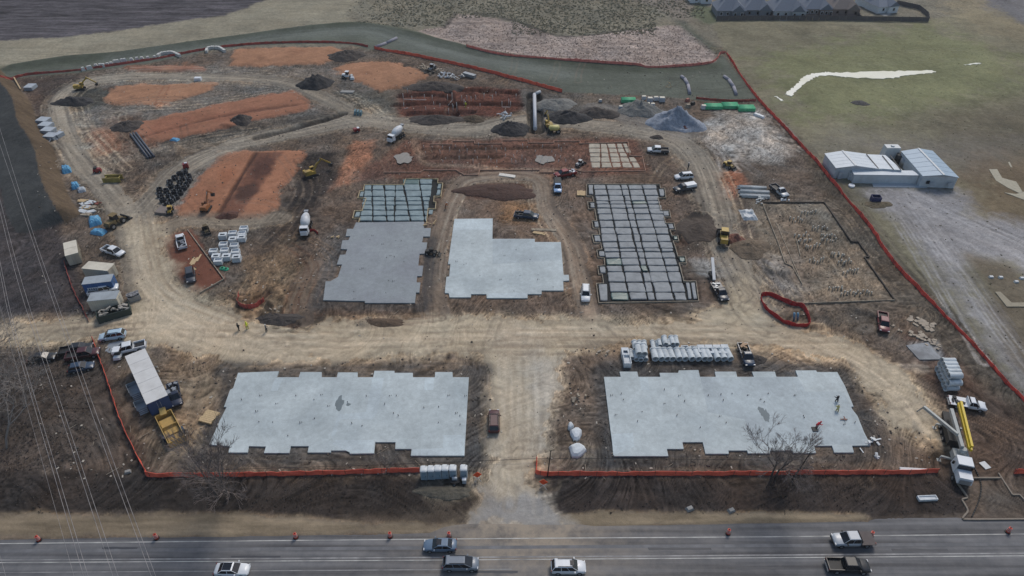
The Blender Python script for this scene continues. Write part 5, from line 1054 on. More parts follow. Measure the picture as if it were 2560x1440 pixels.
def tarp(px, head, w_, l_, h, label, m=M_TARP, cat='tarp', name='tarpaulin', lumpy=.25, seed=1):
    loc, rz = place(px, head, h * .5); rr = random.Random(seed); nx_, ny_ = 9, 9; mb = MB()
    for j in range(ny_):
        for i in range(nx_):
            u, v = i / (nx_ - 1) * 2 - 1, j / (ny_ - 1) * 2 - 1; e = max(abs(u), abs(v))
            z = h * (1 - max(0, (e - .68) / .32) ** .8) * (1 + rr.uniform(-lumpy, lumpy) * .5) + .01
            k = 1 + rr.uniform(-.06, .06); mb.v.append((u * l_ / 2 * k, v * w_ / 2 * k, max(z, -.05)))
    for j in range(ny_ - 1):
        for i in range(nx_ - 1): a = j * nx_ + i; mb.f.append((a, a + 1, a + nx_ + 1, a + nx_)); mb.m.append(0); mb.sm.append(False)
    b_ = len(mb.v); mb.v += [(-l_ / 2, -w_ / 2, -.3), (l_ / 2, -w_ / 2, -.3), (l_ / 2, w_ / 2, -.3), (-l_ / 2, w_ / 2, -.3)]; mb.f.append((b_ + 3, b_ + 2, b_ + 1, b_)); mb.m.append(0); mb.sm.append(False)
    for (e0, e1, c0, c1) in (((0, nx_ - 1, 1), 0, b_, b_ + 1), ((nx_ * (ny_ - 1), nx_ * ny_ - 1, 1), 0, b_ + 3, b_ + 2)):
        mb.f.append(tuple(range(e0[0], e0[1] + 1)) + (c1, c0)); mb.m.append(0); mb.sm.append(False)
    for s0, c0, c1 in ((0, b_, b_ + 3), (nx_ - 1, b_ + 1, b_ + 2)): mb.f.append(tuple(s0 + nx_ * q for q in range(ny_)) + (c1, c0)); mb.m.append(0); mb.sm.append(False)
    o = mb.build(name, m); o.location = loc; o.rotation_euler = (0, 0, rz); return tag(o, label, cat)
tarp((164, 422), (168, 440), 2.2, 3.2, 1.3, 'blue tarp over materials, topmost along the foot of the berm', seed=1)
tarp((186, 462), (190, 480), 1.8, 2.8, 1.2, 'smaller blue tarp over materials midway along the berm', seed=2)
tarp((236, 550), (242, 575), 2.6, 3.6, 1.3, 'long blue tarp beside the brown wheel loader', seed=3)
tarp((245, 578), (262, 580), 2.0, 3.4, .9, 'crumpled blue tarp at the bottom of the material row', seed=4)
tarp((203, 473), (206, 484), 1.8, 2.2, .9, 'pale grey wrapped pallet beside the smaller blue tarp', M_SHEET, 'pallet', 'wrapped_pallet', .1, 5)
for i, (x, y, a) in enumerate(((206, 502, 8), (212, 509, -10), (226, 504, 20), (214, 517, 0), (229, 517, -6), (207, 528, 25), (216, 535, 5), (225, 528, -20))):
    boards('timber_pile', (x, y), (x + 12, y + a / 8), 2.2, 4, 2, random.choice([M_BOARDG, M_LUM, M_WTARP]), 'short timber pile, %s in the jumble between the two pairs of blue tarps' % ORD[i], jit=.3, bw=.28, bt=.2)
boards('lumber_stack', (522, 1040), (533, 1043), 2.5, 7, 3, M_LUM, 'fresh lumber stack left of the bottom left slab', bw=.34)
boards('lumber_stack', (1268, 437), (1290, 440), 4.4, 4, 2, mat('white_board', (208, 204, 196), .6), 'long white boards lying south of the long forms', bw=.3)
boards('lumber_stack', (1453, 483), (1453, 470), 2.2, 6, 3, M_LUM, 'small fresh lumber stack left of the waffle grid corner', bw=.32)
boards('lumber_stack', (1360, 572), (1390, 573), 6, 4, 2, M_BOARDG, 'long weathered boards behind the middle slab')
boards('lumber_stack', (1350, 581), (1370, 584), 2.4, 4, 2, M_LUM, 'short loose boards just above the middle slab corner', jit=.5)
boards('lumber_stack', (2284, 1172), (2300, 1173), 4.3, 3, 2, M_WTARP, 'white boards beside the orange fence at right', bw=.16)
boards('lumber_stack', (488, 648), (500, 628), 2.6, 4, 1, M_LUM, 'scattered pale boards in the middle of the red clay', jit=.9, bw=.35)
boards('lumber_stack', (484, 672), (492, 668), 1.6, 3, 1, M_LUM, 'few pale boards beside the dark grey suv', jit=.6, bw=.3)
for i, (px, hd, L_) in enumerate((((1880, 470), (1900, 471), 7), ((1885, 480), (1905, 481), 7.4), ((1888, 490), (1910, 491), 7))):
    loc, rz = place(px, hd, .3); r = thing('pipe_bundle', '%s white pipe bundle from the top beside the orange soil patch' % ORD[i], 'pipe bundle', loc, rz, 'white pipe bundles')
    for k in range(9): MB().cyl((-L_ / 2 + random.uniform(-.4, .4), (k % 3 - 1) * .3, .15 + (k // 3) * .26), (L_ / 2, (k % 3 - 1) * .3, .15 + (k // 3) * .26), .14, .14, 8).build('pvc_pipe', M_PVC, r)
tarp((1872, 534), (1880, 550), 3.4, 4.4, .8, 'crumpled white tarp with yellow corner below the white pipes', M_WTARP, seed=8, lumpy=.8)
M_GP = mat('green_pipe', (92, 186, 136), .5, var=.12)
for i, (px, L_, n) in enumerate((((1571, 251), 4.4, 5), ((1783, 267), 5.2, 6), ((1825, 265), 4.8, 7), ((1865, 271), 5.0, 7))):
    loc, rz = place(px, (px[0] + 20, px[1]), .4); r = thing('pipe_bundle', '%s green pipe bundle from the left along the north side' % ORD[i], 'pipe bundle', loc, rz, 'green pipe bundles')
    for k in range(n * 3):
        y_, z_ = (k % n - (n - 1) / 2) * .42, .2 + (k // n) * .36; MB().cyl((-L_ / 2, y_, z_), (L_ / 2, y_, z_), .2, .2, 7).build('green_pipe', M_GP, r)
for i, (px, sz) in enumerate((((1610, 244), 1.4), ((1625, 250), 1.7), ((1640, 247), 1.5), ((1655, 250), 1.8), ((1592, 258), 1.5), ((1620, 261), 1.3), ((1632, 262), 1.3), ((1552, 268), 1.2), ((1759, 268), 1.5), ((1501, 250), 1.0))):
    loc, rz = place(px, (px[0] + 10, px[1]), .5); r = thing('material_crate', 'pale crate, %s' % ['leftmost of the back row between the green bundle and gravel', 'second of the back row beside the gravel', 'third of the back row beside the gravel', 'rightmost of the back row, round cream one', 'first on the gravel pile rim, left', 'second on the gravel pile rim', 'third on the gravel pile rim', 'alone left of the round gravel pile', 'white one left of the green bundles', 'tiny white one on the red soil strip'][i], 'crate', loc, rz, 'pale crates north of the gravel')
    MB().box((0, 0, sz * .4), (sz, sz * .8, sz * .7), top=.9).build('crate', M_SHEET if i % 2 else M_WTARP, r); MB().box((0, 0, sz * .78), (sz * .8, sz * .6, .1)).build('lid', M_BEI2, r)
p = GH(1897, 291); o = MB().box((0, 0, .3), (3.6, .9, .6), top=.85).build('white_pod', WHITE); o.location = p; o.rotation_euler = (0, 0, R(-50)); tag(o, 'long white pod beside the corner of the orange fence', 'container')
# long white pipe in its trench, corner piece on top
r = thing('drain_pipe', 'long white drain pipe laid in an open trench north of the excavator', 'pipe')
a, b, c = G(1338, 322, .3), G(1336, 236, .3), G(1350, 229, .4); MB().cyl(a, b, .55, .55, 12).build('pipe_run', mat('white_duct', (178, 182, 190), .5, var=.06), r); MB().cyl(b, c, .5, .5, 12).build('pipe_elbow', M_SHEET, r)
q = G(1386, 323, 1); r = thing('yellow_roller', 'yellow round topped roller beside the long trench', 'roller', (q.x, q.y, H(q.x, q.y)), 0); MB().cyl((-1.1, -.9, .8), (-1.1, .9, .8), .8, .8, 14).build('drum', M_DKM, r); MB().loft([[(x, math.cos(t) * 1.1 * k, 1.5 + math.sin(t) * .8 * k) for t in np.linspace(0, 2 * math.pi, 12, endpoint=False)] for x, k in ((-1.6, .6), (-1.2, .95), (.9, 1), (1.4, .7))]).build('body', mat('pale_yellow', (196, 186, 118), .5, dirt=(140, 130, 80)), r); wheels(r, (1.1,), 1.9, .7, .4)
# culvert socks in the basin, stacked sacks along the fence
M_SOCK = mat('rock_sock', (142, 142, 152), .9, var=.2, scale=3)
for pts, lb in (([(1703, 193), (1712, 200), (1720, 215), (1724, 236)], 'grey filter sock on the grass at left of the two near the gravel'), ([(1810, 193), (1822, 202), (1834, 220), (1840, 238)], 'grey filter sock on the grass nearest the orange fence corner'), ([(992, 97), (965, 110), (938, 120)], 'pale straight filter sock crossing the basin behind the fence')):
    P = [GH(*q) for q in pts]; P = [p_ + Vector((0, 0, .3)) for p_ in P]; tag(MB().tube(P, .55, 8).build('filter_sock', M_SOCK), lb, 'filter sock')
M_SACK = mat('white_sack', (196, 196, 192), .8, var=.1)
SK = [(209, 176), (222, 173), (227, 172), (241, 168), (252, 167), (259, 167), (270, 165), (279, 163), (288, 158), (295, 157), (306, 155), (313, 154), (330, 153), (344, 151), (356, 150), (371, 149), (388, 147)]
for i, (x, y) in enumerate(SK):
    p = GH(x, y); o = MB().box((0, 0, .55), (1.3, 1.1, 1.2), top=.6).build('bulk_sack', M_SACK); o.location = p; o.rotation_euler = (0, 0, random.random()); tag(o, 'white bulk sack, %s from the left along the north fence' % ORD[i], 'sack', 'white sacks along the north fence')
for j, base in enumerate(([(395, 143), (402, 138), (410, 136), (418, 135), (427, 134), (434, 135), (440, 138), (446, 141), (452, 143)], [(517, 133), (519, 125), (528, 122), (538, 122), (546, 122), (552, 124), (558, 128), (564, 132)])):
    r = thing('block_enclosure', ('left' if j == 0 else 'right') + ' enclosure of white blocks on the north fence', 'wall', (0, 0, 0))
    for (x, y), (x2, y2) in zip(base, base[1:]):
        a, b = GH(x, y), GH(x2, y2); MB().beam(a + Vector((0, 0, .5)), a + (b - a) * .86 + Vector((0, 0, .5)), .8, 1.0).build('block', M_SACK, r)
# ---------------------------------------------------------------- heaps
def heapm(name, rgb): return mat(name, rgb, .95, var=.3, scale=1.3, bump=.3, dirt=tuple(int(c * .8) for c in rgb), dirt_amt=.5)
def heap(px, rx, ry, h, m, label, rot=0, seed=0, p=1.3, name='soil_heap', cat='heap'):
    c = GH(*px); rr = random.Random(seed); n, k = 44, 16; mb = MB(); ph = [rr.uniform(0, 6) for _ in range(6)]
    gz = H(c.x, c.y); jj, ii_ = np.meshgrid(np.arange(k + 1), np.arange(n), indexing='ij'); f = (jj / k).ravel(); t = (2 * math.pi * ii_ / n).ravel()
    w_ = 1 + .12 * np.sin(2 * t + ph[0]) + .1 * np.sin(3 * t + ph[1]) + .05 * np.sin(7 * t + ph[2]) + .03 * np.sin(11 * t + ph[4])
    x = rx * f * w_ * np.cos(t); y = ry * f * w_ * np.sin(t); sc = max(.8, min(rx, ry) * .3)
    lump = fbm(x + seed * 7, y, sc, seed, 4, .65); fine = fbm(x, y + seed * 3, sc * .3, seed + 2, 2)
    z = h * np.clip(1 - f ** p, 0, 1) ** 1.1 * (1 + .35 * lump + .1 * fine) + .10 * h * lump * (f < .97)
    if 'scooped' in label: dq = np.hypot(x - rx * .15, y + ry * .55); z -= 1.3 * np.clip(1 - dq / (rx * .38), 0, 1) ** .7 * (f < .8)
    z -= np.where(jj.ravel() == k, .3, 0)
    for a_, b_, fz, zz in zip(x, y, f, z):
        cx = c.x + a_ * math.cos(rot) - b_ * math.sin(rot); cy = c.y + a_ * math.sin(rot) + b_ * math.cos(rot); mb.v.append((cx, cy, max(H(cx, cy), gz - .4) * fz + gz * (1 - fz) + max(zz, -.35)))
    for j in range(k):
        for i in range(n): mb.f.append((j * n + i, (j + 1) * n + i, (j + 1) * n + (i + 1) % n, j * n + (i + 1) % n)); mb.m.append(0); mb.sm.append(True)
    return tag(mb.build(name, m), label, cat)
HB, HD, HG, HGR = heapm('heap_black', (56, 55, 56)), heapm('heap_dark', (72, 66, 62)), heapm('heap_gravel', (140, 148, 160)), heapm('heap_grey', (118, 118, 114)); HR = heapm('heap_red', (92, 62, 52)); HT = heapm('heap_tan', (112, 98, 82))
heap((790, 212), 5.5, 5, 3.6, HB, 'steep black soil heap between the clay pads', seed=1)
heap((866, 142), 7, 4.5, 2.2, HD, 'long dark soil heap behind the clay pads', seed=2)
heap((1085, 218), 9, 4, 1.6, HD, 'dark soil ridge north of the plumbing trenches', seed=3)
heap((1090, 300), 8, 3.6, 1.4, HD, 'wide dark heap south of the plumbing trenches', seed=4)
heap((1182, 298), 3.8, 2.4, 1.1, heapm('heap_brown', (84, 72, 58)), 'brown heap right of the wide dark heap', seed=5)
heap((1278, 325), 6.5, 4, 2.6, HB, 'black soil heap left of the drain pipe trench', seed=6)
heap((1420, 295), 6.5, 4.5, 2.4, HB, 'black soil heap right of the drain pipe trench', seed=7)
heap((1390, 262), 6, 5, 1.6, HGR, 'grey rubble heap behind the right black heap', seed=8)
heap((1495, 285), 6, 4, 2, HD, 'dark brown soil heap beside the round gravel pile', seed=9)
heap((1600, 277), 7.5, 5, 3, HGR, 'round grey gravel pile left of the large one', seed=10, name='gravel_pile')
heap((1687, 308), 8.2, 6.5, 4.8, HG, 'largest blue-grey gravel pile with a scooped face', seed=11, name='gravel_pile', p=1.15)
heap((1710, 322), 1.8, 1.4, .9, heapm('heap_pink', (110, 78, 74)), 'little reddish soil heap at the foot of the large gravel pile', seed=12)
heap((1642, 344), 1.8, 1.4, .8, HD, 'little dark soil heap on the north haul road', seed=13)
heap((1742, 570), 5, 6.5, 1.2, heapm('heap_umber', (80, 70, 62)), 'umber soil heap east of the waffle grid', seed=14)
heap((1874, 622), 4.8, 4, 1.6, HT, 'tan soil heap behind the yellow wheel loader', seed=15)
heap((1838, 600), 2.2, 2.4, 1.6, heapm('heap_rose', (132, 92, 78)), 'small reddish heap touching the yellow wheel loader', seed=16)
heap((1243, 480), 10.5, 4, .7, heapm('heap_chocolate', (76, 56, 48)), 'low chocolate brown soil mound on the inner loop', seed=17, p=3)
heap((185, 255), 6, 3.5, 1.8, HB, 'black soil heap inside the north-west road loop', seed=18)
heap((605, 300), 3.5, 3, 1.8, HD, 'dark soil heap on the long clay pad', seed=19)
heap((320, 318), 5, 3.5, 1.9, HD, 'dark soil heap at the left end of the long clay pad', seed=20)
heap((570, 538), 2.6, 1.8, .7, HR, 'small dark red heap at the foot of the split clay pad', seed=21)
heap((700, 800), 5, 1.6, .7, HD, 'dark soil heap at the bend above the main haul road', seed=23)
heap((960, 806), 5, 1.2, .5, heapm('heap_umber2', (92, 76, 62)), 'brown ridge of soil below the dark slab', seed=24)
heap((1110, 1230), 4.2, 1.5, .45, heapm('heap_olive', (92, 88, 78)), 'grey olive soil mound below the portable toilets', seed=25, p=2)
heap((1890, 898), 2.2, 1.3, .6, HD, 'small dark heap right of the pipe rows', seed=26)
heap((2150, 258), 3, 1.8, .4, heapm('ash_heap', (74, 72, 72)), 'dark ash patch on the right field', seed=27, p=2)
heap((2195, 512), 3.4, 1.8, .5, heapm('heap_field', (98, 88, 70)), 'low brown mound below the dark blue bin', seed=28, p=2)
for i, (x, y, s) in enumerate(((1440, 1088, 1.15), (1442, 1128, 1.6), (1426, 1068, .6))):
    p = GH(x, y); o = MB().loft([[(math.cos(t) * s * k * (.6 if i < 2 and 0 else .85) * (1 + .2 * math.sin(3 * t + i)), math.sin(t) * s * k * (1.25 if i != 1 else .9) * (1 + .15 * math.sin(2 * t)), z) for t in np.linspace(0, 2 * math.pi, 12, endpoint=False)] for z, k in ((-.1, 1), (.4, .95), (.8, .7), (.95, .3))], smooth=False).build('concrete_lump', M_BOX); o.location = p
    tag(o, ['upper long pale concrete lump left of the right slab', 'lower angular pale concrete lump left of the right slab', 'small pale block above the two concrete lumps'][i], 'concrete lump')
for i, (x, y, s) in enumerate(((320, 1181, .5), (1724, 1273, .6), (1828, 1277, .55))):
    p = GH(x, y); o = MB().box((0, 0, .2), (2 * s, 1.3 * s, .7 * s), .4, top=.7).build('boulder', M_EDGE); o.location = p; tag(o, ['pale boulder left of the front fence corner', 'grey boulder on the verge, left of two', 'grey boulder on the verge, right of two'][i], 'boulder')
# ---------------------------------------------------------------- toilets, signs, barrels
def toilet(x, y, label, col=None, rz=0):
    p = G(x, y + 16, 0); r = thing('portable_toilet', label, 'portable toilet', (p.x, p.y + .55, H(p.x, p.y)), rz, 'portable toilets beside the entrance')
    MB().box((0, 0, 1.05), (1.06, 1.12, 2.0), top=.97).build('cabin', mat('toilet_blue_grey', (150, 166, 178), .5, var=.05), r)
    mb = MB(); rings = []
    for k, z in ((1.02, 2.05), (.98, 2.18), (.75, 2.28), (.4, 2.32)): rings.append([(a * .56 * k, b * .6 * k, z) for a, b in ((-1, -.7), (-.7, -1), (.7, -1), (1, -.7), (1, .7), (.7, 1), (-.7, 1), (-1, .7))])
    mb.loft(rings, smooth=False).build('roof', mat('toilet_roof', (206, 210, 212), .5, var=.03), r)
    d = MB().box((0, -.575, 1.0), (.72, .05, 1.8)).build('door', mat('toilet_door', (128, 148, 164), .5), r); MB().box((.26, -.62, 1.0), (.06, .05, .2)).build('handle', M_TRIM, d); MB().cyl((.35, .4, 2.2), (.35, .4, 2.6), .05, .05, 6).build('vent_pipe', M_TRIM, r)
for i, x in enumerate((1061, 1079, 1096, 1114)): toilet(x, 1185 - i, 'portable toilet, %s from the left in the row at the fence end' % ORD[i])
toilet(1133, 1182, 'portable toilet on a small trailer, fifth in the row'); toilet(1160, 1181, 'portable toilet standing apart, nearest the orange diamond sign')
p = GH(1137, 1205); r = thing('toilet_trailer', 'small flat trailer with a wash basin in front of the fifth toilet', 'trailer', p, 0); MB().box((0, 0, .45), (1.5, 1.0, .12)).build('deck', M_TRIM, r); MB().box((0, .1, .75), (.8, .3, .5)).build('basin', M_SHEET, r); wheels(r, (0,), 1.6, .3, .18)
p = GH(1161, 1207); r = thing('wash_station', 'pale hand wash station in front of the toilet standing apart', 'wash station', p, 0); MB().box((0, 0, .45), (.6, .45, .9)).build('cabinet', M_SHEET, r); MB().box((0, 0, .94), (.66, .5, .08)).build('basin', WHITE, r)
M_ORS = mat('sign_orange', (214, 76, 34), .6, var=.06)
for i, (x, y) in enumerate(((1194, 1199), (1358, 1217))):
    p = GH(x, y); r = thing('road_work_sign', 'orange diamond road work sign on the %s side of the entrance' % ('left' if i == 0 else 'right'), 'sign', p, R(8 if i == 0 else -6), 'orange diamond signs at the entrance')
    s = .62; MB().add([(0, -.03, 1.25 - s * 1.1), (s * 1.1, -.03, 1.25), (0, -.03, 1.25 + s * 1.1), (-s * 1.1, -.03, 1.25), (0, .03, 1.25 - s * 1.1), (s * 1.1, .03, 1.25), (0, .03, 1.25 + s * 1.1), (-s * 1.1, .03, 1.25)], [(0, 1, 2, 3), (7, 6, 5, 4), (0, 4, 5, 1), (1, 5, 6, 2), (2, 6, 7, 3), (3, 7, 4, 0)]).build('sign_board', M_ORS, r)
    MB().cyl((0, .06, .3), (0, .06, 1.9), .03, .03, 6).build('post', M_CHR, r)
    for a in (.6, 2.5, 3.8, 5.6): MB().beam((0, 0, .4), (math.cos(a) * .7, math.sin(a) * .7, .04), .06, .05).build('stand_leg', M_CHR, r)
M_BAR = mat('barrel_orange', (208, 70, 48), .6, var=.1); M_BARW = mat('barrel_white', (196, 190, 184), .5)
BR_ = [(98, 1344, 'leftmost barrel on the shoulder'), (392, 1339, 'second barrel from the left on the shoulder'), (740, 1337, 'third barrel from the left on the shoulder'), (976, 1335, 'fourth barrel from the left on the shoulder'), (1123, 1335, 'fifth barrel, directly above the blue-grey sedan'), (1820, 1327, 'barrel alone on the shoulder to the right of the entrance'), (2177, 1333, 'barrel behind the silver pickup truck'), (2519, 1323, 'rightmost barrel on the shoulder')]
for x, y, lb in BR_:
    p = G(x, y + 7, 0); r = thing('traffic_barrel', 'orange and white ' + lb, 'traffic barrel', (p.x, p.y, .0), 0, 'orange traffic barrels on the shoulder')
    MB().cyl((0, 0, 0), (0, 0, .1), .42, .4, 12).build('base', M_TRIM, r); MB().cyl((0, 0, .1), (0, 0, 1.05), .3, .22, 12).build('drum', M_BAR, r)
    for z in (.38, .66, .9): MB().cyl((0, 0, z), (0, 0, z + .1), .31 - .085 * (z - .1), .31 - .085 * z, 12).build('stripe', M_BARW, r)
    MB().box((0, 0, 1.12), (.2, .05, .14)).build('handle', M_TRIM, r)
# ---------------------------------------------------------------- orange safety fences
M_NET = mat('orange_net', (250, 106, 80), .7, var=.22, scale=.9, dirt=(178, 60, 50), dirt_amt=.5); M_NETD = mat('faded_net', (178, 80, 70), .8, var=.25, scale=1.0, dirt=(116, 66, 58), dirt_amt=.7); M_POST = mat('steel_post', (96, 84, 74), .7)
post0 = None
def fence(px, label, h=1.0, m=None, lean=.15, step=3.0, seed=0, close=False):
    global post0
    pts = [GH(*p) for p in px]; P = smooth([(p.x, p.y) for p in pts], 5) if len(px) > 2 else [(p.x, p.y) for p in pts]
    r = thing('safety_fence', label, 'fence'); rr = random.Random(seed); S = []; acc = 0
    for a, b in zip(P, P[1:]):
        a, b = Vector(a), Vector(b); L_ = (b - a).length; n = max(1, int(L_ / .75))
        for k in range(n): S.append((a + (b - a) * k / n, acc + L_ * k / n, (b - a).normalized()))
        acc += L_
    S.append((Vector(P[-1]), acc, (Vector(P[-1]) - Vector(P[-2])).normalized())); mb = MB(); n = 0
    for p, s, d in S:
        nn = Vector((-d.y, d.x)); sag = .5 + .5 * math.cos(2 * math.pi * s / step); z = H(p.x, p.y); hh = h * (.82 + .18 * sag) * (1 + rr.uniform(-.06, .06)); hh *= 1 - 1.1 * max(0, vn(np.array([s * .09]), np.array([seed * 1.3]), seed)[0] - .05)
        o1 = nn * rr.uniform(-.08, .08); o2 = nn * (lean * (1 - .4 * sag) + rr.uniform(-.08, .08)); o3 = nn * (lean * .5 + rr.uniform(-.12, .12)); t = nn * .025
        for q, zz in ((p + o1 - t, -.1), (p + o1 + t, -.1), (p + o3 + t, hh * .5), (p + o2 + t, hh), (p + o2 - t, hh), (p + o3 - t, hh * .5)): mb.v.append((q.x, q.y, z + zz))
        n += 1
    for i in range(n - 1):
        for k in range(6): mb.f.append((i * 6 + k, i * 6 + (k + 1) % 6, (i + 1) * 6 + (k + 1) % 6, (i + 1) * 6 + k)); mb.m.append(0); mb.sm.append(False)
    mb.build('netting', m or M_NET, r); s = 0
    j = 0
    for p, q, d in S:
        if q >= s:
            s += step
            if post0 is None: post0 = MB().cyl((0, 0, -.2), (0, 0, 1.35), .035, .035, 5).build('post', M_POST, r); o = post0
            else: o = inst(post0, 'post', r)
            o.location = (p.x, p.y, H(p.x, p.y)); o.rotation_euler = (rr.uniform(-.08, .08), rr.uniform(-.08, .08), 0)
    return r
fence([(232, 850), (262, 935), (300, 1050), (335, 1125), (362, 1178), (375, 1192), (450, 1192), (640, 1190), (850, 1186), (1050, 1180)], 'orange safety fence round the bottom left corner to the toilets', 1.0, seed=1)
fence([(1341, 1150), (1340, 1175), (1350, 1188), (1450, 1189), (1700, 1189), (1900, 1188), (2130, 1186), (2250, 1186), (2345, 1182)], 'orange safety fence in front of the right slab', 1.0, seed=2)
fence([(2533, 1184), (2570, 1184), (2700, 1180)], 'short orange safety fence at the right edge', 1.2, seed=3)
fence([(-20, 196), (60, 190), (200, 176), (380, 150), (520, 124), (640, 111), (760, 107), (870, 109), (920, 118)], 'faded orange fence along the north-west edge', .85, M_NETD, seed=4)
fence([(936, 123), (1000, 134), (1100, 154), (1200, 176), (1300, 202), (1405, 231)], 'bright orange fence along the basin towards the drain pipe', 1.15, seed=5)
fence([(1166, 117), (1260, 137), (1420, 152), (1600, 165), (1700, 167), (1770, 160), (1793, 148), (1800, 136), (1814, 133)], 'faded pink orange fence along the top of the basin', .95, mat('pink_net', (216, 124, 110), .8, var=.2), seed=6)
fence([(1816, 134), (1850, 188), (1895, 250), (1960, 320), (2040, 405), (2108, 490), (2170, 565), (2220, 640), (2290, 720), (2370, 800), (2450, 885), (2530, 975), (2620, 1060)], 'long red fence between the site and the right field', 1.0, mat('red_net', (222, 80, 66), .8, var=.25, scale=.8, dirt=(120, 44, 36)), seed=7)
fence([(1740, 247), (1820, 254), (1890, 253)], 'low faded fence behind the green pipe bundles', .7, M_NETD, seed=8)
fence([(1902, 742), (1925, 740), (1975, 762), (2005, 770), (2022, 812), (1990, 816), (1960, 808), (1915, 775), (1902, 750)], 'red netting ring around the open pit by the right foundation', 1.1, mat('pit_net', (170, 44, 44), .8, var=.2), seed=9)
fence([(598, 738), (594, 760), (615, 772), (640, 768), (662, 752)], 'short red netting around the pit near the bend', 1.1, M_NETD, seed=10)
fence([(160, 655), (180, 720), (206, 772), (222, 806)], 'dark red fence along the left of the container row', .6, M_NETD, seed=11)
fence([(773, 580), (785, 578), (795, 586)], 'scrap of red netting below the mixer truck', .6, mat('scrap_net', (150, 34, 36), .8), seed=12)
for i, x in enumerate((1985, 1994)):
    a, b = G(x, 800, .1), G(x + 1, 782, 1.6); tag(MB().cyl(a, b, .22, .22, 8).build('standpipe', mat('blue_pipe', (84, 124, 150), .5)), ['left', 'right'][i] + ' blue standpipe inside the red netting ring', 'pipe')
# timber retaining board of the clay patch
a, b, c = GH(470, 577), GH(561, 700), GH(500, 735); r = thing('edge_board', 'timber edging along the right side of the red clay patch', 'edging')
for p, q in ((a, b), (b, c)): MB().beam(p + Vector((0, 0, .25)), q + Vector((0, 0, .25)), .15, .35).build('board', M_BOARDG, r)
# right foundation: forms and stubs
RF = [(1905, 508), (2060, 508), (2088, 548), (2128, 606), (2145, 606), (2172, 644), (2160, 645), (2236, 752)]
r = thing('foundation_edge', 'dark edge boards of the right foundation with pipe stubs inside', 'formwork'); 
for p, q in zip(RF, RF[1:]): MB().beam(GH(*p) + Vector((0, 0, .15)), GH(*q) + Vector((0, 0, .15)), .25, .5).build('form_board', mat('dark_board', (70, 64, 58), .9, var=.2), r)
for p, q in (((2010, 760), (2236, 752)), ((1940, 560), (2000, 700)), ((1905, 508), (1925, 560)), ((1925, 560), (1945, 610)), ((1945, 610), (1962, 660)), ((1962, 660), (1980, 668)), ((1980, 668), (2005, 712)), ((1990, 600), (2000, 640))): MB().beam(GH(*p) + Vector((0, 0, .15)), GH(*q) + Vector((0, 0, .15)), .12, .4).build('form_board', M_BOARDG, r)
for gx_, gy_ in ((2020, 535), (1990, 553), (2048, 572), (2003, 592), (2068, 592), (2010, 606), (2070, 603), (2030, 620), (2095, 643), (2040, 655), (2110, 660), (2125, 682), (2090, 725), (2160, 735), (2120, 735)):
    for k in range(6):
        c = GH(gx_ + (k - 2.5) * 6.5 + random.uniform(-2, 2), gy_ + random.uniform(-4, 4)); MB().cyl(c, c + Vector((0, .0, random.uniform(.5, 1.3))), .16, .16, 5).build('pipe_stub', mat('dusty_stub', (182, 176, 164), .8), r)
# plumbing stakes
r = thing('plumbing_rough_in', 'white plumbing risers standing in the red brown trenches', 'plumbing'); 
for x, y, hh in ((1010, 262, 3), (1010, 272, 2), (1030, 252, 1.6), (1062, 248, 1.6), (1081, 251, 1.8), (1120, 258, 2.2), (1122, 285, 2), (1131, 260, 2.8), (1143, 284, 3), (1133, 285, 2.4), (1155, 258, 1.8), (1160, 262, 2), (1168, 255, 1.7), (1178, 254, 1.6), (1190, 250, 1.6), (1210, 247, 1.9), (1231, 251, 1.8), (1255, 268, 2), (1272, 264, 2.4), (1276, 268, 2), (1020, 238, 1.5), (1240, 240, 1.5), (1085, 262, 1.5), (1100, 270, 1.5), (1200, 268, 1.2), (1065, 280, 1.2), (1290, 246, 1.5)):
    c = GH(x, y); MB().cyl(c, c + Vector((random.uniform(-.1, .1), 0, hh)), .09, .09, 5).build('riser', M_STUBW, r)
for p, q in (((1010, 250), (1040, 252)), ((1012, 274), (1034, 264)), ((1120, 262), (1132, 258)), ((1255, 270), (1275, 270)), ((1040, 252), (1066, 252))): MB().cyl(GH(*p) + Vector((0, 0, .3)), GH(*q) + Vector((0, 0, .3)), .08, .08, 5).build('pipe_run', M_STUBW, r)
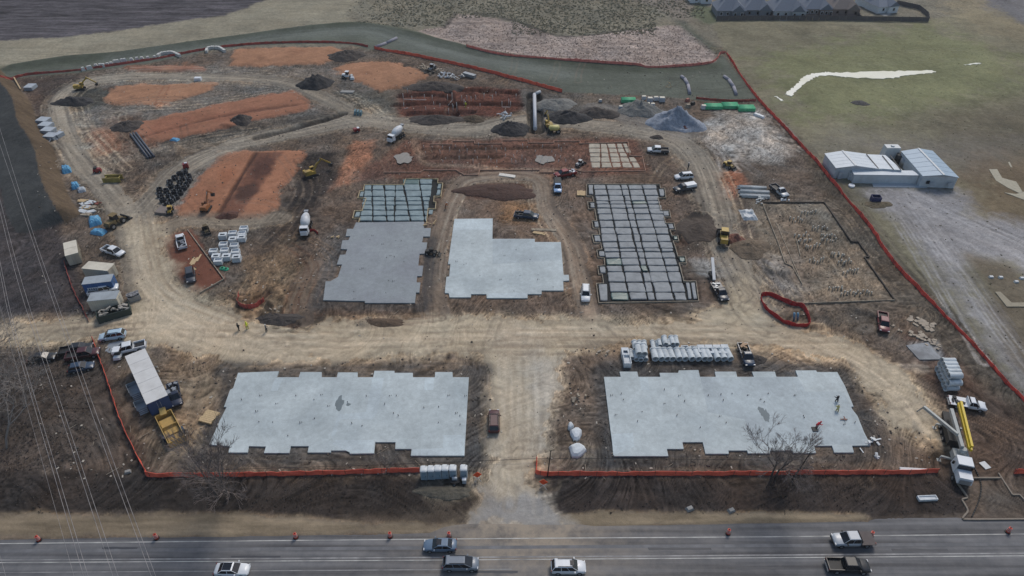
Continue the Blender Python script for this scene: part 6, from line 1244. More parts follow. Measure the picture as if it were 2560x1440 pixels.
# ---------------------------------------------------------------- white barns on the right field
M_BW = mat('barn_wall', (186, 194, 200), .6, var=.05, dirt=(150, 156, 160)); M_BR1 = mat('barn_roof_white', (200, 208, 214), .5, var=.04, dirt=(178, 186, 194)); M_BR2 = mat('barn_roof_blue', (150, 172, 190), .5, var=.04, dirt=(136, 158, 178)); M_APR = mat('apron_concrete', (164, 172, 178), .8, var=.08)
def shed(root, roof4, h, ridge=None, wm=M_BW, rm=M_BR1, panels=4, z1=None):
    """roof4: pixel corners NW, SW, SE, NE at eave height h; ridge: (north, south) pixels or None; z1 ridge height"""
    NW, SW_, SE_, NE = [G(p[0], p[1], h) for p in roof4]
    base = [Vector((p.x, p.y, -.1)) for p in (NW, SW_, SE_, NE)]; top_ = [NW, SW_, SE_, NE]
    cc = sum(top_, Vector()) / 4; tp = [p + (cc - p) * .03 for p in top_]; bs = [Vector((p.x, p.y, -.1)) for p in tp]
    mb = MB(); mb.add(bs + tp, [(0, 1, 5, 4), (1, 2, 6, 5), (2, 3, 7, 6), (3, 0, 4, 7)])
    if ridge:
        rn, rs = G(*ridge[0], z1), G(*ridge[1], z1); rn2, rs2 = rn + (cc - rn) * .03, rs + (cc - rs) * .03; rn2.z = rs2.z = z1 - .05
        mb.add([tp[0], tp[3], rn2], [(0, 1, 2)]); mb.add([tp[1], tp[2], rs2], [(0, 1, 2)])
    mb.build('wall', wm, root)
    def sheet(a, b, c, d, n):     # a-b eave, d-c ridge
        for k in range(n):
            t0, t1 = k / n + .004, (k + 1) / n - .004; P = [a + (b - a) * t0, a + (b - a) * t1, d + (c - d) * t1, d + (c - d) * t0]; nn = (P[1] - P[0]).cross(P[3] - P[0]).normalized(); nn = nn if nn.z > 0 else -nn
            Q = [p + nn * .08 for p in P]; MB().add([*P, *Q], [(0, 1, 2, 3), (4, 5, 6, 7), (0, 1, 5, 4), (1, 2, 6, 5), (2, 3, 7, 6), (3, 0, 4, 7)]).build('roof_panel', rm, root)
    if ridge: sheet(NW, SW_, rs, rn, panels); sheet(NE, SE_, rs, rn, panels); MB().beam(rn + Vector((0, 0, .1)), rs + Vector((0, 0, .1)), .5, .12).build('ridge_cap', M_WTARP, root)
    else: sheet(NW, SW_, SE_, NE, panels)
r = thing('white_barn', 'left white metal barn with long lean-to wings beside the red fence', 'building')
shed(r, [(2061, 384), (2090, 421), (2206, 424), (2166, 385)], 2.9, ((2106, 377), (2140, 415)), z1=3.9, panels=5)
shed(r, [(2166, 386), (2198, 422), (2256, 426), (2213, 388)], 3.0, None, rm=M_BR1, panels=3)
shed(r, [(2128, 424), (2135, 437), (2300, 439), (2282, 427)], 2.5, None, rm=M_BR1, panels=6)
for q0, q1 in (((2166, 384), (2196, 421)), ((2206, 388), (2234, 424)), ((2226, 388), (2252, 424))): MB().beam(G(q0[0], q0[1] + 1, 3.22), G(q1[0], q1[1], 3.16), .22, .08).build('roof_seam', M_TRIM, r)
shed(r, [(2120, 425), (2125, 434), (2177, 436), (2176, 430)], 1.9, None, panels=2)
for q0, q1 in (((2070, 403), (2074, 408)), ((2140, 441), (2147, 445))): p = G(q0[0], q0[1], 1.6); MB().box((p.x, p.y, 1.5), (.9, .25, .9)).build('window', M_GLASS, r)
for x in (2195, 2220, 2245): p = G(x, 449, 1.1); MB().box((p.x, p.y + .2, 1.1), (2.2, .15, 2.0)).build('garage_door', M_WTARP, r)
r2 = thing('white_barn', 'right white barn with a pale blue gabled roof', 'building')
shed(r2, [(2252, 378), (2307, 441), (2398, 445), (2331, 377)], 3.1, ((2296, 371), (2360, 438)), rm=M_BR2, z1=4.1, panels=6)
p = G(2319, 456, 1.4); MB().box((p.x, p.y - .1, 1.5), (.8, .2, .8)).build('window', M_GLASS, r2); a, b = G(2353, 465, .1), G(2358, 446, 2.8); MB().beam(Vector((a.x, a.y - .1, 0)), Vector((a.x, a.y - .1, 2.9)), .15, .15).build('downpipe', M_TRIM, r2)
P = [tuple(G(*q)[:2]) for q in ((2175, 438), (2183, 468), (2318, 470), (2312, 440))]; tag(MB().prism(P, -.2, .12).build('concrete_apron', M_APR), 'pale concrete apron between the two white barns', 'slab')
p = G(2225, 383, 1.4); r = thing('white_tank', 'boxy white tank behind the left barn roof', 'tank', (p.x, p.y, 0), 0); MB().box((0, 0, 1.9), (4.2, 2.4, 3.2), top=.88).build('tank', M_WTARP, r); MB().cyl((0, 0, 3.5), (0, 0, 3.8), .5, .5, 10).build('hatch', M_WTARP, r)
for i, (x, y) in enumerate(((2250, 398), (2262, 408))): p = G(x, y, .8); r = thing('round_tank', ['upper', 'lower'][i] + ' dark round tank between the barn roofs', 'tank', (p.x, p.y, 0), 0); MB().cyl((0, 0, 0), (0, 0, 2.2), 1.3, 1.2, 14).build('tank', M_DKM if i == 0 else M_CHR, r); MB().cyl((0, 0, 2.2), (0, 0, 2.5), .5, .4, 10).build('lid', M_TRIM, r)
p = G(2129, 464, .3); tag(MB().cyl((p.x, p.y, 0), (p.x, p.y, .5), .8, .75, 16).build('satellite_dish', WHITE), 'white round dish in front of the left barn', 'dish')
# ---------------------------------------------------------------- houses beyond
M_RF = [mat('roof_slate_%s' % n, c, .9, var=.12, scale=3) for n, c in (('blue', (112, 120, 132)), ('grey', (120, 122, 126)), ('brown', (122, 114, 110)))]; M_HW = [mat('house_wall_%s' % n, c, .8, var=.08) for n, c in (('brick', (130, 116, 110)), ('pale', (172, 178, 182)), ('white', (214, 218, 220)), ('grey', (122, 126, 132)))]
def house(x, y, w_, d, hgt, rm, wm, label, wins=3, wf=None, rz=0, ridge='h', patio=True):
    p = G(x, y, 0); r = thing('house', label, 'house', (p.x, p.y + d / 2, 0), rz)
    e = .45; zt = 2.8
    MB().box((0, 0, zt / 2), (w_, d, zt)).build('wall', wm, r); k = min(d / 2, w_ / 2) * .95; rl = max(w_ / 2 - k, .2); a, b = w_ / 2 + e, d / 2 + e
    rf = MB().add([(-a, -b, zt - .1), (a, -b, zt - .1), (a, b, zt - .1), (-a, b, zt - .1), (-rl, 0, zt + hgt), (rl, 0, zt + hgt)], [(0, 1, 5, 4), (1, 2, 5), (2, 3, 4, 5), (3, 0, 4), (3, 2, 1, 0)]).build('roof', rm, r)
    gx_ = w_ * .22; MB().add([(gx_ - 2.6, -b - .9, zt - .1), (gx_ + 2.6, -b - .9, zt - .1), (gx_, -b - .9, zt + hgt * .55), (gx_ - 2.6, 0, zt - .1), (gx_ + 2.6, 0, zt - .1), (gx_, 0, zt + hgt * .8)], [(0, 1, 2), (0, 2, 5, 3), (2, 1, 4, 5)]).build('gable', rm, r)
    MB().box((gx_, -d / 2 - .5, zt / 2), (4.4, 1.2, zt - .1)).build('bay', wm, r)
    for i in range(wins):
        xx = -w_ / 2 + w_ * (i + .6) / (wins + .2); yy = -d / 2 - (1.14 if abs(xx - gx_) < 2.2 else .03); f = MB().box((xx, yy, 1.55), (1.1, .1, 1.3)).build('window', wf or M_WTARP, r); MB().box((xx, yy - .05, 1.55), (.8, .06, 1.0)).build('pane', M_GLASS, f)
    MB().box((-w_ * .28, 1, zt + hgt * .8), (.8, .8, 1.6)).build('chimney', wm, rf)
    if patio: MB().box((-w_ * .2, -d / 2 - 1.7, .06), (4, 3, .1)).build('patio', M_EDGE, r)
house(1752, 8, 9, 8, 2.6, M_RF[1], M_HW[2], 'white house cut by the top edge, leftmost of the row', 2, patio=False)
house(1826, 44, 11, 10, 4.2, M_RF[0], M_HW[3], 'grey roofed house at the left end of the fenced row', 4)
house(1893, 42, 11, 11, 4.4, M_RF[0], M_HW[3], 'dark slate house second in the fenced row', 3, M_HW[3])
house(1972, 45, 13, 11, 4.4, M_RF[0], M_HW[1], 'pale walled house third in the fenced row', 4)
house(2044, 40, 11, 10, 4, M_RF[0], M_HW[0], 'house with a wide bright window band, fourth in the row', 6)
house(2112, 40, 11, 10, 4, M_RF[2], M_HW[0], 'brown roofed house fifth in the fenced row', 3, M_HW[0])
house(2204, 33, 9, 14, 3.2, M_RF[0], M_HW[2], 'white walled house at the right end of the row', 2, rz=.3)
M_WF = mat('board_fence', (96, 92, 92), .9, var=.15, scale=1.5)
def bfence(px, label):
    P = [G(*p) for p in px]; r = thing('board_fence', label, 'fence'); 
    for a, b in zip(P, P[1:]):
        L_ = (b - a).length; n = max(1, int(L_ / 2.4))
        for k in range(n):
            p, q = a + (b - a) * (k / n + .004), a + (b - a) * ((k + 1) / n - .004); MB().beam(p + Vector((0, 0, .95)), q + Vector((0, 0, .95)), .06, 1.8).build('fence_panel', M_WF, r); MB().box((p.x, p.y, 1.0), (.14, .14, 2.1)).build('post', M_WF, r)
bfence([(1790, 52), (1900, 51), (2080, 51), (2200, 53), (2320, 55)], 'grey board fence along the front of the house row')
bfence([(2320, 55), (2318, 42), (2296, 24), (2240, 12)], 'board fence curving round the right end house garden')
for i, x in enumerate((1862, 1932, 2010, 2080, 2150)): bfence([(x, 51.5), (x - 16, 30)], 'board fence dividing gardens, %s from the left' % ORD[i])
P = [tuple(G(*q)[:2]) for q in ((1795, 46), (2310, 48), (2290, 24), (2230, 14), (1800, 14))]
# ---------------------------------------------------------------- pond and puddles in the field
def water():
    m = bpy.data.materials.new('water'); m.use_nodes = True; b = m.node_tree.nodes['Principled BSDF']; b.inputs['Base Color'].default_value = (.55, .54, .48, 1); b.inputs['Roughness'].default_value = .08; b.inputs['Metallic'].default_value = .9; return m
M_WATER = mat('water_sky_glare', (240, 236, 218), .12, var=.05, scale=.15, spec=1, dirt=(214, 206, 168), dirt_amt=.5)  # bright sky reflection painted into the water's cream base colour
def sheet_water(px, label, z=.3):
    P = [GH(*q) for q in px]; zz = max(p.z for p in P) + .08; P = [G(q[0], q[1], zz) for q in px]; P = smooth([(p.x, p.y) for p in P + [P[0]]], 6)[:-1]; P = [(a_ + random.uniform(-.35, .35), b_ + random.uniform(-.5, .5)) for a_, b_ in P]
    o = MB().prism(P, zz - .5, zz).build('pond', M_WATER); return tag(o, label, 'pond')
sheet_water([(1964, 236), (1969, 228), (1982, 219), (1995, 206), (2008, 192), (2030, 184), (2060, 180), (2090, 181), (2150, 180), (2220, 178), (2260, 177), (2320, 176), (2340, 179), (2310, 184), (2270, 187), (2235, 195), (2190, 195), (2120, 193), (2090, 189), (2062, 188), (2040, 192), (2020, 203), (2000, 218), (1990, 226), (1982, 238)], 'bright winding strip of standing water in the right field')
sheet_water([(1938, 241), (1943, 240), (1956, 249), (1952, 250)], 'tiny puddle left of the standing water')
sheet_water([(2410, 162), (2430, 158), (2453, 158), (2430, 161)], 'thin far puddle right of the standing water')
M_CHALK = mat('chalky_spoil', (166, 160, 142), .9, var=.15)
for i, q in enumerate(([(2520, 406), (2524, 405), (2531, 419), (2526, 418)], [(2472, 424), (2492, 424), (2505, 445), (2540, 455), (2556, 480), (2548, 484), (2520, 470), (2490, 452)], [(2510, 482), (2540, 486), (2590, 470), (2600, 478), (2560, 500)])):
    P = [GH(*p) for p in q]; tag(MB().prism([(p.x, p.y) for p in P], .0, max(p.z for p in P) + .06).build('spoil_patch', M_CHALK), ['small chalky streak near the right edge', 'branching chalky patch near the right edge', 'lower chalky patch at the right edge'][i], 'spoil')
P = [G(*p) for p in ((2487, 731), (2500, 731), (2528, 758), (2700, 757), (2700, 768), (2516, 768))]; tag(MB().prism([(p.x, p.y) for p in P], -.1, .2).build('concrete_kerb', mat('tan_kerb', (150, 142, 124), .9)), 'angled pale kerb in the right field', 'kerb')
for i, (x, y) in enumerate(((2477, 694), (2501, 695), (2554, 697), (2540, 706))): p = GH(x, y); o = MB().box((0, 0, .2), (.9, .6, .4), top=.8).build('stone', M_WTARP); o.location = p; tag(o, 'white stone, %s from the left in the field at right' % ORD[i], 'stone', 'white stones in the field')
# rubble at the right
M_RUB = mat('pale_rubble', (164, 152, 136), .9, var=.2)
for i, (x, y, n, s) in enumerate(((2292, 805, 12, 1.2), (2325, 818, 8, 1.1), (2292, 838, 10, .8), (2318, 850, 10, .8), (2330, 865, 6, .7), (2250, 822, 4, .5))):
    p = GH(x, y); mb = MB()
    for k in range(n): mb.box((random.uniform(-1.4, 1.4), random.uniform(-1, 1), .12), (random.uniform(.4, 1.3) * s, random.uniform(.4, 1) * s, random.uniform(.15, .35)), random.uniform(0, 3), random.uniform(-.2, .2))
    o = mb.build('rubble_heap', M_RUB); o.location = p; tag(o, 'pale broken concrete, %s cluster from the top at the right haul road' % ORD[i], 'rubble', 'pale rubble clusters')
P = [G(*p, .2) for p in ((2265, 863), (2320, 856), (2356, 898), (2298, 899))]; tag(MB().prism([(p.x, p.y) for p in P], -.2, .22).build('washout_pad', mat('stained_concrete', (132, 136, 140), .7, var=.35, scale=.7, dirt=(96, 98, 102), dirt_amt=.8)), 'stained grey concrete washout pad beside the pipe stack', 'slab')
# driveway kerbs at the lower right
M_KERB = mat('form_kerb', (134, 124, 112), .9, var=.15); r = thing('driveway_forms', 'timber kerb forms of the new driveway at lower right', 'kerb')
for q in ([(2384, 1196), (2418, 1244)], [(2418, 1246), (2404, 1249)], [(2388, 1196), (2500, 1196)], [(2495, 1184), (2530, 1238)], [(2530, 1238), (2548, 1238)], [(2548, 1238), (2575, 1268)]): MB().beam(GH(*q[0]) + Vector((0, 0, .1)), GH(*q[1]) + Vector((0, 0, .1)), .22, .3).build('form_board', M_KERB, r)
q = smooth([tuple(GH(*p)[:2]) for p in ((2404, 1250), (2415, 1268), (2418, 1280), (2406, 1297), (2425, 1300), (2560, 1299), (2700, 1298))], 5)
for a, b in zip(q, q[1:]): MB().beam(Vector((*a, .08)), Vector((*b, .08)), .24, .3).build('kerb_piece', M_KERB, r)
h_ = smooth([tuple(GH(*p)[:2]) for p in ((2432, 1165), (2445, 1190), (2452, 1215), (2448, 1245), (2440, 1268), (2428, 1294))], 5); tag(MB().tube([Vector((*p, .15)) for p in h_], .09, 6).build('delivery_hose', M_DKM), 'black concrete hose running from the pump truck to the road', 'hose')
for i, (x, y) in enumerate(((2458, 1160), (2466, 1168))): p = GH(x, y); o = MB().box((0, 0, .08), (1.1, .7, .1), .3).build('plywood_sheet', M_WTARP); o.location = p; tag(o, ['upper', 'lower'][i] + ' pale plywood sheet right of the pump truck cab', 'plywood')
# ---------------------------------------------------------------- poles and wires
M_WIRE = mat('conductor', (150, 146, 146), .5, .2, .05); M_POLE = mat('pole_wood', (44, 38, 34), .9)
WZ = 28
def wire(px, label, z=WZ, rad=.024, group='power line conductors at left'):
    P = [G(p[0], p[1], z) for p in px]; a = P[0] + (P[0] - P[1]) * 1.0; b = P[-1] + (P[-1] - P[-2]) * .35; pts = smooth([(p.x, p.y) for p in [a] + P + [b]], 5)
    tag(MB().tube([Vector((*p, z)) for p in pts], rad, 5).build('power_cable', M_WIRE), label, 'cable', group)
wire([(0, 363), (62, 545), (121, 720), (246, 1080), (378, 1440)], 'left wire of the rightmost power line pair'); wire([(6, 342), (70, 545), (130, 720), (257, 1080), (389, 1440)], 'right wire of the rightmost power line pair')
wire([(0, 530), (49, 720), (166, 1080), (282, 1440)], 'left wire of the middle power line pair'); wire([(0, 500), (59, 720), (176, 1080), (295, 1440)], 'right wire of the middle power line pair')
wire([(0, 680), (27, 810), (104, 1080), (209, 1440)], 'left wire of the left power line pair'); wire([(0, 655), (35, 815), (113, 1080), (220, 1440)], 'right wire of the left power line pair')
wire([(20, 840), (85, 1080), (185, 1440)], 'thin single wire left of the pairs', WZ, .014); wire([(-30, 1300), (0, 1390), (14, 1440)], 'wire crossing the bottom left corner', WZ, .014)
p = GH(1368, 1192); r = thing('utility_pole', 'thin black pole behind the right diamond sign', 'pole', p, 0); MB().cyl((0, 0, -.5), (.35, .1, 6.4), .11, .07, 8).build('shaft', M_POLE, r); MB().box((.35, .1, 6.3), (.3, .1, .1)).build('bracket', M_TRIM, r)
def cable(px, zs, label, rad=.03):
    P = [G(p[0], p[1], z) for p, z in zip(px, zs)]; tag(MB().tube(P, rad, 5).build('service_cable', M_TRIM), label, 'cable')
cable([(480, 1176), (900, 1164), (1160, 1154), (1320, 1147), (1530, 1146), (1900, 1150)], [.6, .6, .6, .6, .6, .6], 'thin black cable lying across the entrance road', .035)
# ---------------------------------------------------------------- trees
M_BARK = mat('bark', (92, 84, 80), .9, var=.2, scale=4); M_TWIG = mat('twig', (122, 112, 108), .9, var=.2, scale=4); M_TWIGD = mat('dark_twig', (66, 56, 54), .9, var=.2)
def bare_tree(px, h, label, seed, stems=1, spread=1., name='bare_tree', m=None, mt=None, levels=6, low=False, dens=3, thick=1.):
    c = GH(*px); rr = random.Random(seed); TR = .014; r = thing(name, label, 'tree', c, 0); tr = MB(); cr = MB()
    def grow(p, d, L_, rad, lv):
        n = 2; q = p
        for k in range(n):
            d = (d + Vector((rr.uniform(-.22, .22), rr.uniform(-.22, .22), rr.uniform(-.1, .16))) * spread).normalized(); q2 = q + d * L_ / n; r2 = max(rad * (1 - .22 * (k + 1) / n), TR)
            (tr if lv < 2 else cr).cyl(q, q2, max(rad * (1 - .22 * k / n), TR), r2, 6 if lv < 2 else 3, caps=False, smooth=lv < 2); q = q2
        if lv >= levels: return
        nb = dens if lv < 4 else dens + (rr.random() < .4)
        for i in range(nb):
            ang = rr.uniform(.3, .75) * spread; ax = Vector((rr.uniform(-1, 1), rr.uniform(-1, 1), rr.uniform(-.4, .4))).normalized(); d2 = (Matrix.Rotation(ang, 3, ax) @ d).normalized(); d2.z += .12 if lv > 1 else .05
            grow(q if i else q, d2.normalized(), L_ * rr.uniform(.62, .86), rad * rr.uniform(.5, .68), lv + 1)
        if lv == 1 and dens > 2: grow(p + d * L_ * .4, (Matrix.Rotation(rr.uniform(.6, 1), 3, Vector((rr.uniform(-1, 1), rr.uniform(-1, 1), 0)).normalized()) @ d), L_ * .6, rad * .45, lv + 2)
    for s in range(stems):
        a = rr.uniform(0, 6.28); o = Vector((math.cos(a), math.sin(a), 0)) * (0 if stems == 1 else rr.uniform(.3, 1.8)); dd = Vector((o.x * .22, o.y * .22, 1)).normalized()
        grow(o + Vector((0, 0, -.3)), dd, h * .36, h * .017 * thick, 0)
    tr.build('trunk', m or M_BARK, r); cr.build('crown', mt or M_TWIG, r); return r
bare_tree((566, 1226), 11, 'bare multi-stemmed tree in front of the bottom left slab corner', 5, 3, .78, mt=M_TWIG)
bare_tree((1945, 1208), 10.5, 'bare spreading tree in front of the right slab', 11, 2, .95)
bare_tree((-5, 1135), 13, 'large bare tree reaching in from the left edge', 21, 2, 1.35, mt=mat('pale_twig', (146, 138, 132), .9), m=mat('pale_bark', (140, 132, 126), .9), dens=3, thick=.8)
bare_tree((-25, 985), 12, 'second bare tree at the left edge above the large one', 22, 2, 1.35, mt=MATS['pale_twig'], m=MATS['pale_bark'], dens=3, thick=.8)
bare_tree((955, 1178), 3.2, 'small bare bush below the bottom left slab', 31, 4, .9, 'bare_bush', levels=4)
bare_tree((1925, 1222), 2.4, 'dense bare bush at the foot of the right tree', 32, 7, 1.1, 'bare_bush', mt=M_TWIGD, levels=4)
bare_tree((1960, 1228), 2.2, 'second dense bare bush at the foot of the right tree', 33, 7, 1.1, 'bare_bush', mt=M_TWIGD, levels=4)
bare_tree((604, 1238), 1.8, 'small bare bush at the foot of the left tree', 34, 4, 1.0, 'bare_bush', levels=4)
p = GH(1979, 1200); r = thing('dead_snag', 'leaning dark dead trunk right of the spreading tree', 'tree', p, 0); MB().cyl((0, 0, -.3), (1.0, .4, 3.5), .16, .11, 7).cyl((1.0, .4, 3.5), (1.5, .6, 6.2), .11, .05, 7).build('trunk', M_POLE, r); MB().cyl((1.0, .4, 3.6), (.5, .6, 4.8), .05, .02, 5).cyl((1.3, .5, 5.0), (2.0, .6, 6.0), .05, .02, 5).build('crown', M_POLE, r)
# ---------------------------------------------------------------- people
M_SKIN = mat('skin', (150, 112, 90), .7, var=.05); M_JEAN = mat('dark_trousers', (40, 44, 54), .9); M_VEST = mat('safety_yellow', (206, 214, 60), .7); M_HAT = mat('hard_hat_white', (220, 220, 216), .4)
def person(px, label, top, legs=None, hat=M_HAT, rz=0, bend=0., arm=.5):
    c = GH(*px); r = thing('person', label, 'person', (c.x, c.y, c.z), rz)
    b = bend; sp = Vector((b * .55, 0, .5 - b * .25)).normalized() * .5; hip = Vector((0, 0, .92)); sh = hip + sp; nk = sh + sp * .2; hd = nk + Vector((b * .1 + .02, 0, .2))
    V = [hip, hip + sp * .5, sh, nk, hd, hd + Vector((.01, 0, .08))]; rad = [.15, .14, .16, .06, .1, .08]; E = [(0, 1), (1, 2), (2, 3), (3, 4), (4, 5)]
    for s in (-1, 1):
        o = len(V); V += [hip + Vector((0, s * .1, -.05)), Vector((.12 * s, s * .13, .5)), Vector((.1 * s - .06, s * .14, .08)), Vector((.1 * s + .1, s * .15, .04))]; rad += [.1, .075, .05, .045]; E += [(0, o), (o, o + 1), (o + 1, o + 2), (o + 2, o + 3)]
        o = len(V); V += [sh + Vector((0, s * .2, -.02)), sh + Vector((.08 + arm * .15, s * .27, -.28)), sh + Vector((.2 + arm * .3, s * .2, -.45 + arm * .15)), sh + Vector((.28 + arm * .3, s * .19, -.5 + arm * .18))]; rad += [.075, .05, .04, .035]; E += [(2, o), (o, o + 1), (o + 1, o + 2), (o + 2, o + 3)]
    me = bpy.data.meshes.new('body'); me.from_pydata([tuple(v) for v in V], E, []); me.materials.append(top)
    o = bpy.data.objects.new('body', me); COL.objects.link(o); o.parent = r
    md = o.modifiers.new('skin', 'SKIN'); md.use_smooth_shade = True
    for i, sv in enumerate(me.skin_vertices[0].data if me.skin_vertices else []): sv.radius = (rad[i], rad[i])
    if me.skin_vertices: me.skin_vertices[0].data[0].use_root = True
    MB().loft([[(hd.x + math.cos(t) * k, hd.y + math.sin(t) * k, hd.z + z) for t in np.linspace(0, 2 * math.pi, 10, endpoint=False)] for z, k in ((-.12, .05), (-.06, .1), (.02, .115), (.08, .1), (.12, .05))]).build('head', M_SKIN, r); mb = MB(); rings = []
    for f, k in ((0, .17), (.4, .16), (.85, .19), (1.02, .1)):
        q = hip + sp * f * 1.0; rings.append([(q.x + math.cos(t) * k * .75, q.y + math.sin(t) * k * 1.25, q.z) for t in np.linspace(0, 2 * math.pi, 10, endpoint=False)])
    mb.loft(rings).build('jacket', top, r); mb = MB()
    for s in (-1, 1): mb.cyl(hip + Vector((0, s * .1, 0)), (.12 * s, s * .13, .5), .12, .09, 8).cyl((.12 * s, s * .13, .5), (.1 * s - .06, s * .14, .1), .09, .07, 8)
    mb.build('trousers', legs or M_JEAN, r); MB().loft([[(hd.x + math.cos(t) * k, hd.y + math.sin(t) * k, hd.z + z) for t in np.linspace(0, 2 * math.pi, 10, endpoint=False)] for z, k in ((.03, .15), (.06, .13), (.14, .11), (.18, .05))]).build('hard_hat', hat, r); return r
import bmesh
def ensure_skin(o): pass
person((598, 826), 'person in dark clothes walking on the main haul road', mat('dark_jacket', (36, 36, 40), .9), hat=mat('dark_hat', (50, 48, 46), .7), rz=1.2)
person((619, 822), 'person in a bright yellow jacket on the main haul road', M_VEST, hat=M_VEST, rz=-.4)
person((667, 829), 'person in grey clothes at the bend of the haul road', mat('grey_jacket', (92, 94, 96), .9), rz=.4)
person((2090, 1006), 'worker in black standing on the right slab', mat('black_jacket', (28, 28, 32), .9), rz=2.0, arm=.9)
person((2091, 1031), 'worker in a pale yellow vest below the one in black', mat('pale_vest', (196, 190, 130), .8), mat('khaki', (150, 140, 110), .9), rz=1.4, bend=.3)
person((2039, 1071), 'bending worker in a red shirt on the right slab', mat('red_shirt', (184, 36, 48), .8), mat('grey_green', (110, 122, 118), .9), hat=mat('red_hat', (190, 40, 46), .5), rz=.3, bend=.8, arm=1)
person((1114, 521), 'worker kneeling level with the waffle grid, in an orange top', mat('orange_top', (170, 110, 74), .8), rz=0, bend=.4)
person((1164, 268), 'worker in yellow among the plumbing risers', M_VEST, rz=.5); person((1131, 268), 'worker in dark clothes among the plumbing risers', MATS['dark_jacket'], rz=.5)
person((1720, 422), 'worker in grey walking near the white suv', MATS['grey_jacket'], rz=.5)
for i, (a, b) in enumerate((((2037, 1074), (2046, 1070)),)): tag(MB().cyl(G(2039, 1074, .3), G(2049, 1062, 1.0), .04, .04, 5).box(tuple(G(2037, 1073, .3)), (.9, .9, .16)).build('power_trowel', M_DKM), 'round power trowel held by the worker in red', 'power trowel')
tag(MB().box(tuple(G(2110, 1048, .4)), (1.2, .12, .12)).box(tuple(G(2112, 1046, .5)), (.12, .9, .1)).build('screed_bar', mat('rusty', (132, 84, 66), .8)), 'rusty screed frame lying right of the workers', 'tool')
# ---------------------------------------------------------------- loose things nobody could count
def scatter(name, n, region, mk, m, label, cat):
    mb = MB()
    for _ in range(n):
        x, y = region(); p = G(x, y); 
        if not (Y0 + 1 < p.y < Y1 - 2): continue
        p.z = H(p.x, p.y); mk(mb, p)
    o = mb.build(name, m); return tag(o, label, cat, kind='stuff')
SLABW = [[tuple(G(*q)[:2]) for q in P_] for P_ in (SW, SE, ML, MD, EG, CG, FG)]
def free(x, y): p = G(x, y); return not any(inpoly(p.x, p.y, P_) for P_ in SLABW)
MAINW = W2(MAIN)
def site():
    while True:
        x, y = random.uniform(100, 2350), random.uniform(180, 1200)
        if x > 1830 + (y - 200) * .55: continue
        p = G(x, y)
        if free(x, y) and (random.random() < .06 or not inpoly(p.x, p.y, MAINW)): return x, y
def clod(mb, p):
    s = random.choice([.1, .13, .16, .26]) * random.uniform(.7, 1.3); mb.box((p.x, p.y, p.z + s * .2), (s * 1.4, s, s * .8), random.uniform(0, 3), random.uniform(-.4, .4), top=.6)
scatter('soil_clods', 3800, site, clod, heapm('clod_dark', (94, 86, 78)), 'loose clods of soil strewn over the site', 'clods')
scatter('pale_debris', 520, site, lambda mb, p: mb.box((p.x, p.y, p.z + .06), (random.uniform(.15, .5), random.uniform(.08, .3), .1), random.uniform(0, 3)), mat('debris_pale', (170, 162, 150), .8, var=.25), 'pale scraps and stones strewn over the site', 'debris')
def sticks(mb, p): L_ = random.uniform(.5, 2.2); a = random.uniform(0, 3.14); mb.beam((p.x, p.y, p.z + .1), (p.x + L_ * math.cos(a), p.y + L_ * math.sin(a), p.z + .12), .06, .05)
scatter('timber_scraps', 150, site, sticks, M_BOARDG, 'scraps of timber lying in the mud', 'debris')
def brush():
    while True:
        x, y = random.uniform(850, 1760), random.uniform(-60, 150)
        if x < 1010 + 90 * math.sin(y * .11) and random.random() > ((x - 850) / 180) ** 1.5: continue
        if (y < 45 or (y < 88 and 1280 < x < 1640) or (y < 65 and x < 1120)): return x, y
def tuft(mb, p, s0=1.1):
    for k in range(5):
        a = random.uniform(0, 6.28); s = s0 * random.uniform(.4, 1); h = s * random.uniform(.35, .8); o = Vector((random.uniform(-.5, .5), random.uniform(-.5, .5), 0)) * s0; q = p + o; e = Vector((math.cos(a), math.sin(a), 0)) * s * .45
        mb.add([q - e, q + e, q + Vector((e.y * .5, -e.x * .5, h))], [(0, 1, 2)])
scatter('brushwood', 6500, brush, lambda mb, p: tuft(mb, p, .75), mat('brush_olive', (158, 150, 127), .95, var=.3, scale=.5), 'dense olive brushwood at the top of the view', 'brushwood')
def pink():
    while True:
        x, y = random.uniform(1050, 1795), random.uniform(60, 165)
        if inpoly(x, y, [(1050, 75), (1110, 68), (1140, 35), (1190, 38), (1300, 60), (1380, 88), (1450, 90), (1560, 80), (1700, 62), (1735, 90), (1795, 135), (1730, 160), (1620, 162), (1400, 147), (1260, 132), (1170, 115)]): return x, y
scatter('dead_stalks', 2200, pink, lambda mb, p: tuft(mb, p, .42), mat('stalk_pink', (148, 132, 120), .95, var=.35, scale=.6), 'pinkish dead stalks north of the basin', 'dead stalks')
def lot():
    return random.uniform(-40, 230), random.uniform(860, 1180)
scatter('dead_weeds', 800, lot, lambda mb, p: tuft(mb, p, .35), mat('weed_brown', (104, 94, 88), .95, var=.3), 'dead brown weeds in the lower left lot', 'weeds')
def bank():
    x = random.uniform(-20, 2400); return x, random.uniform(1205, 1285)
scatter('bank_weeds', 500, bank, lambda mb, p: tuft(mb, p, .3) if abs(p.x) > 8 else None, mat('weed_dark', (82, 76, 70), .95, var=.4), 'dark dead weeds on the roadside bank', 'weeds')

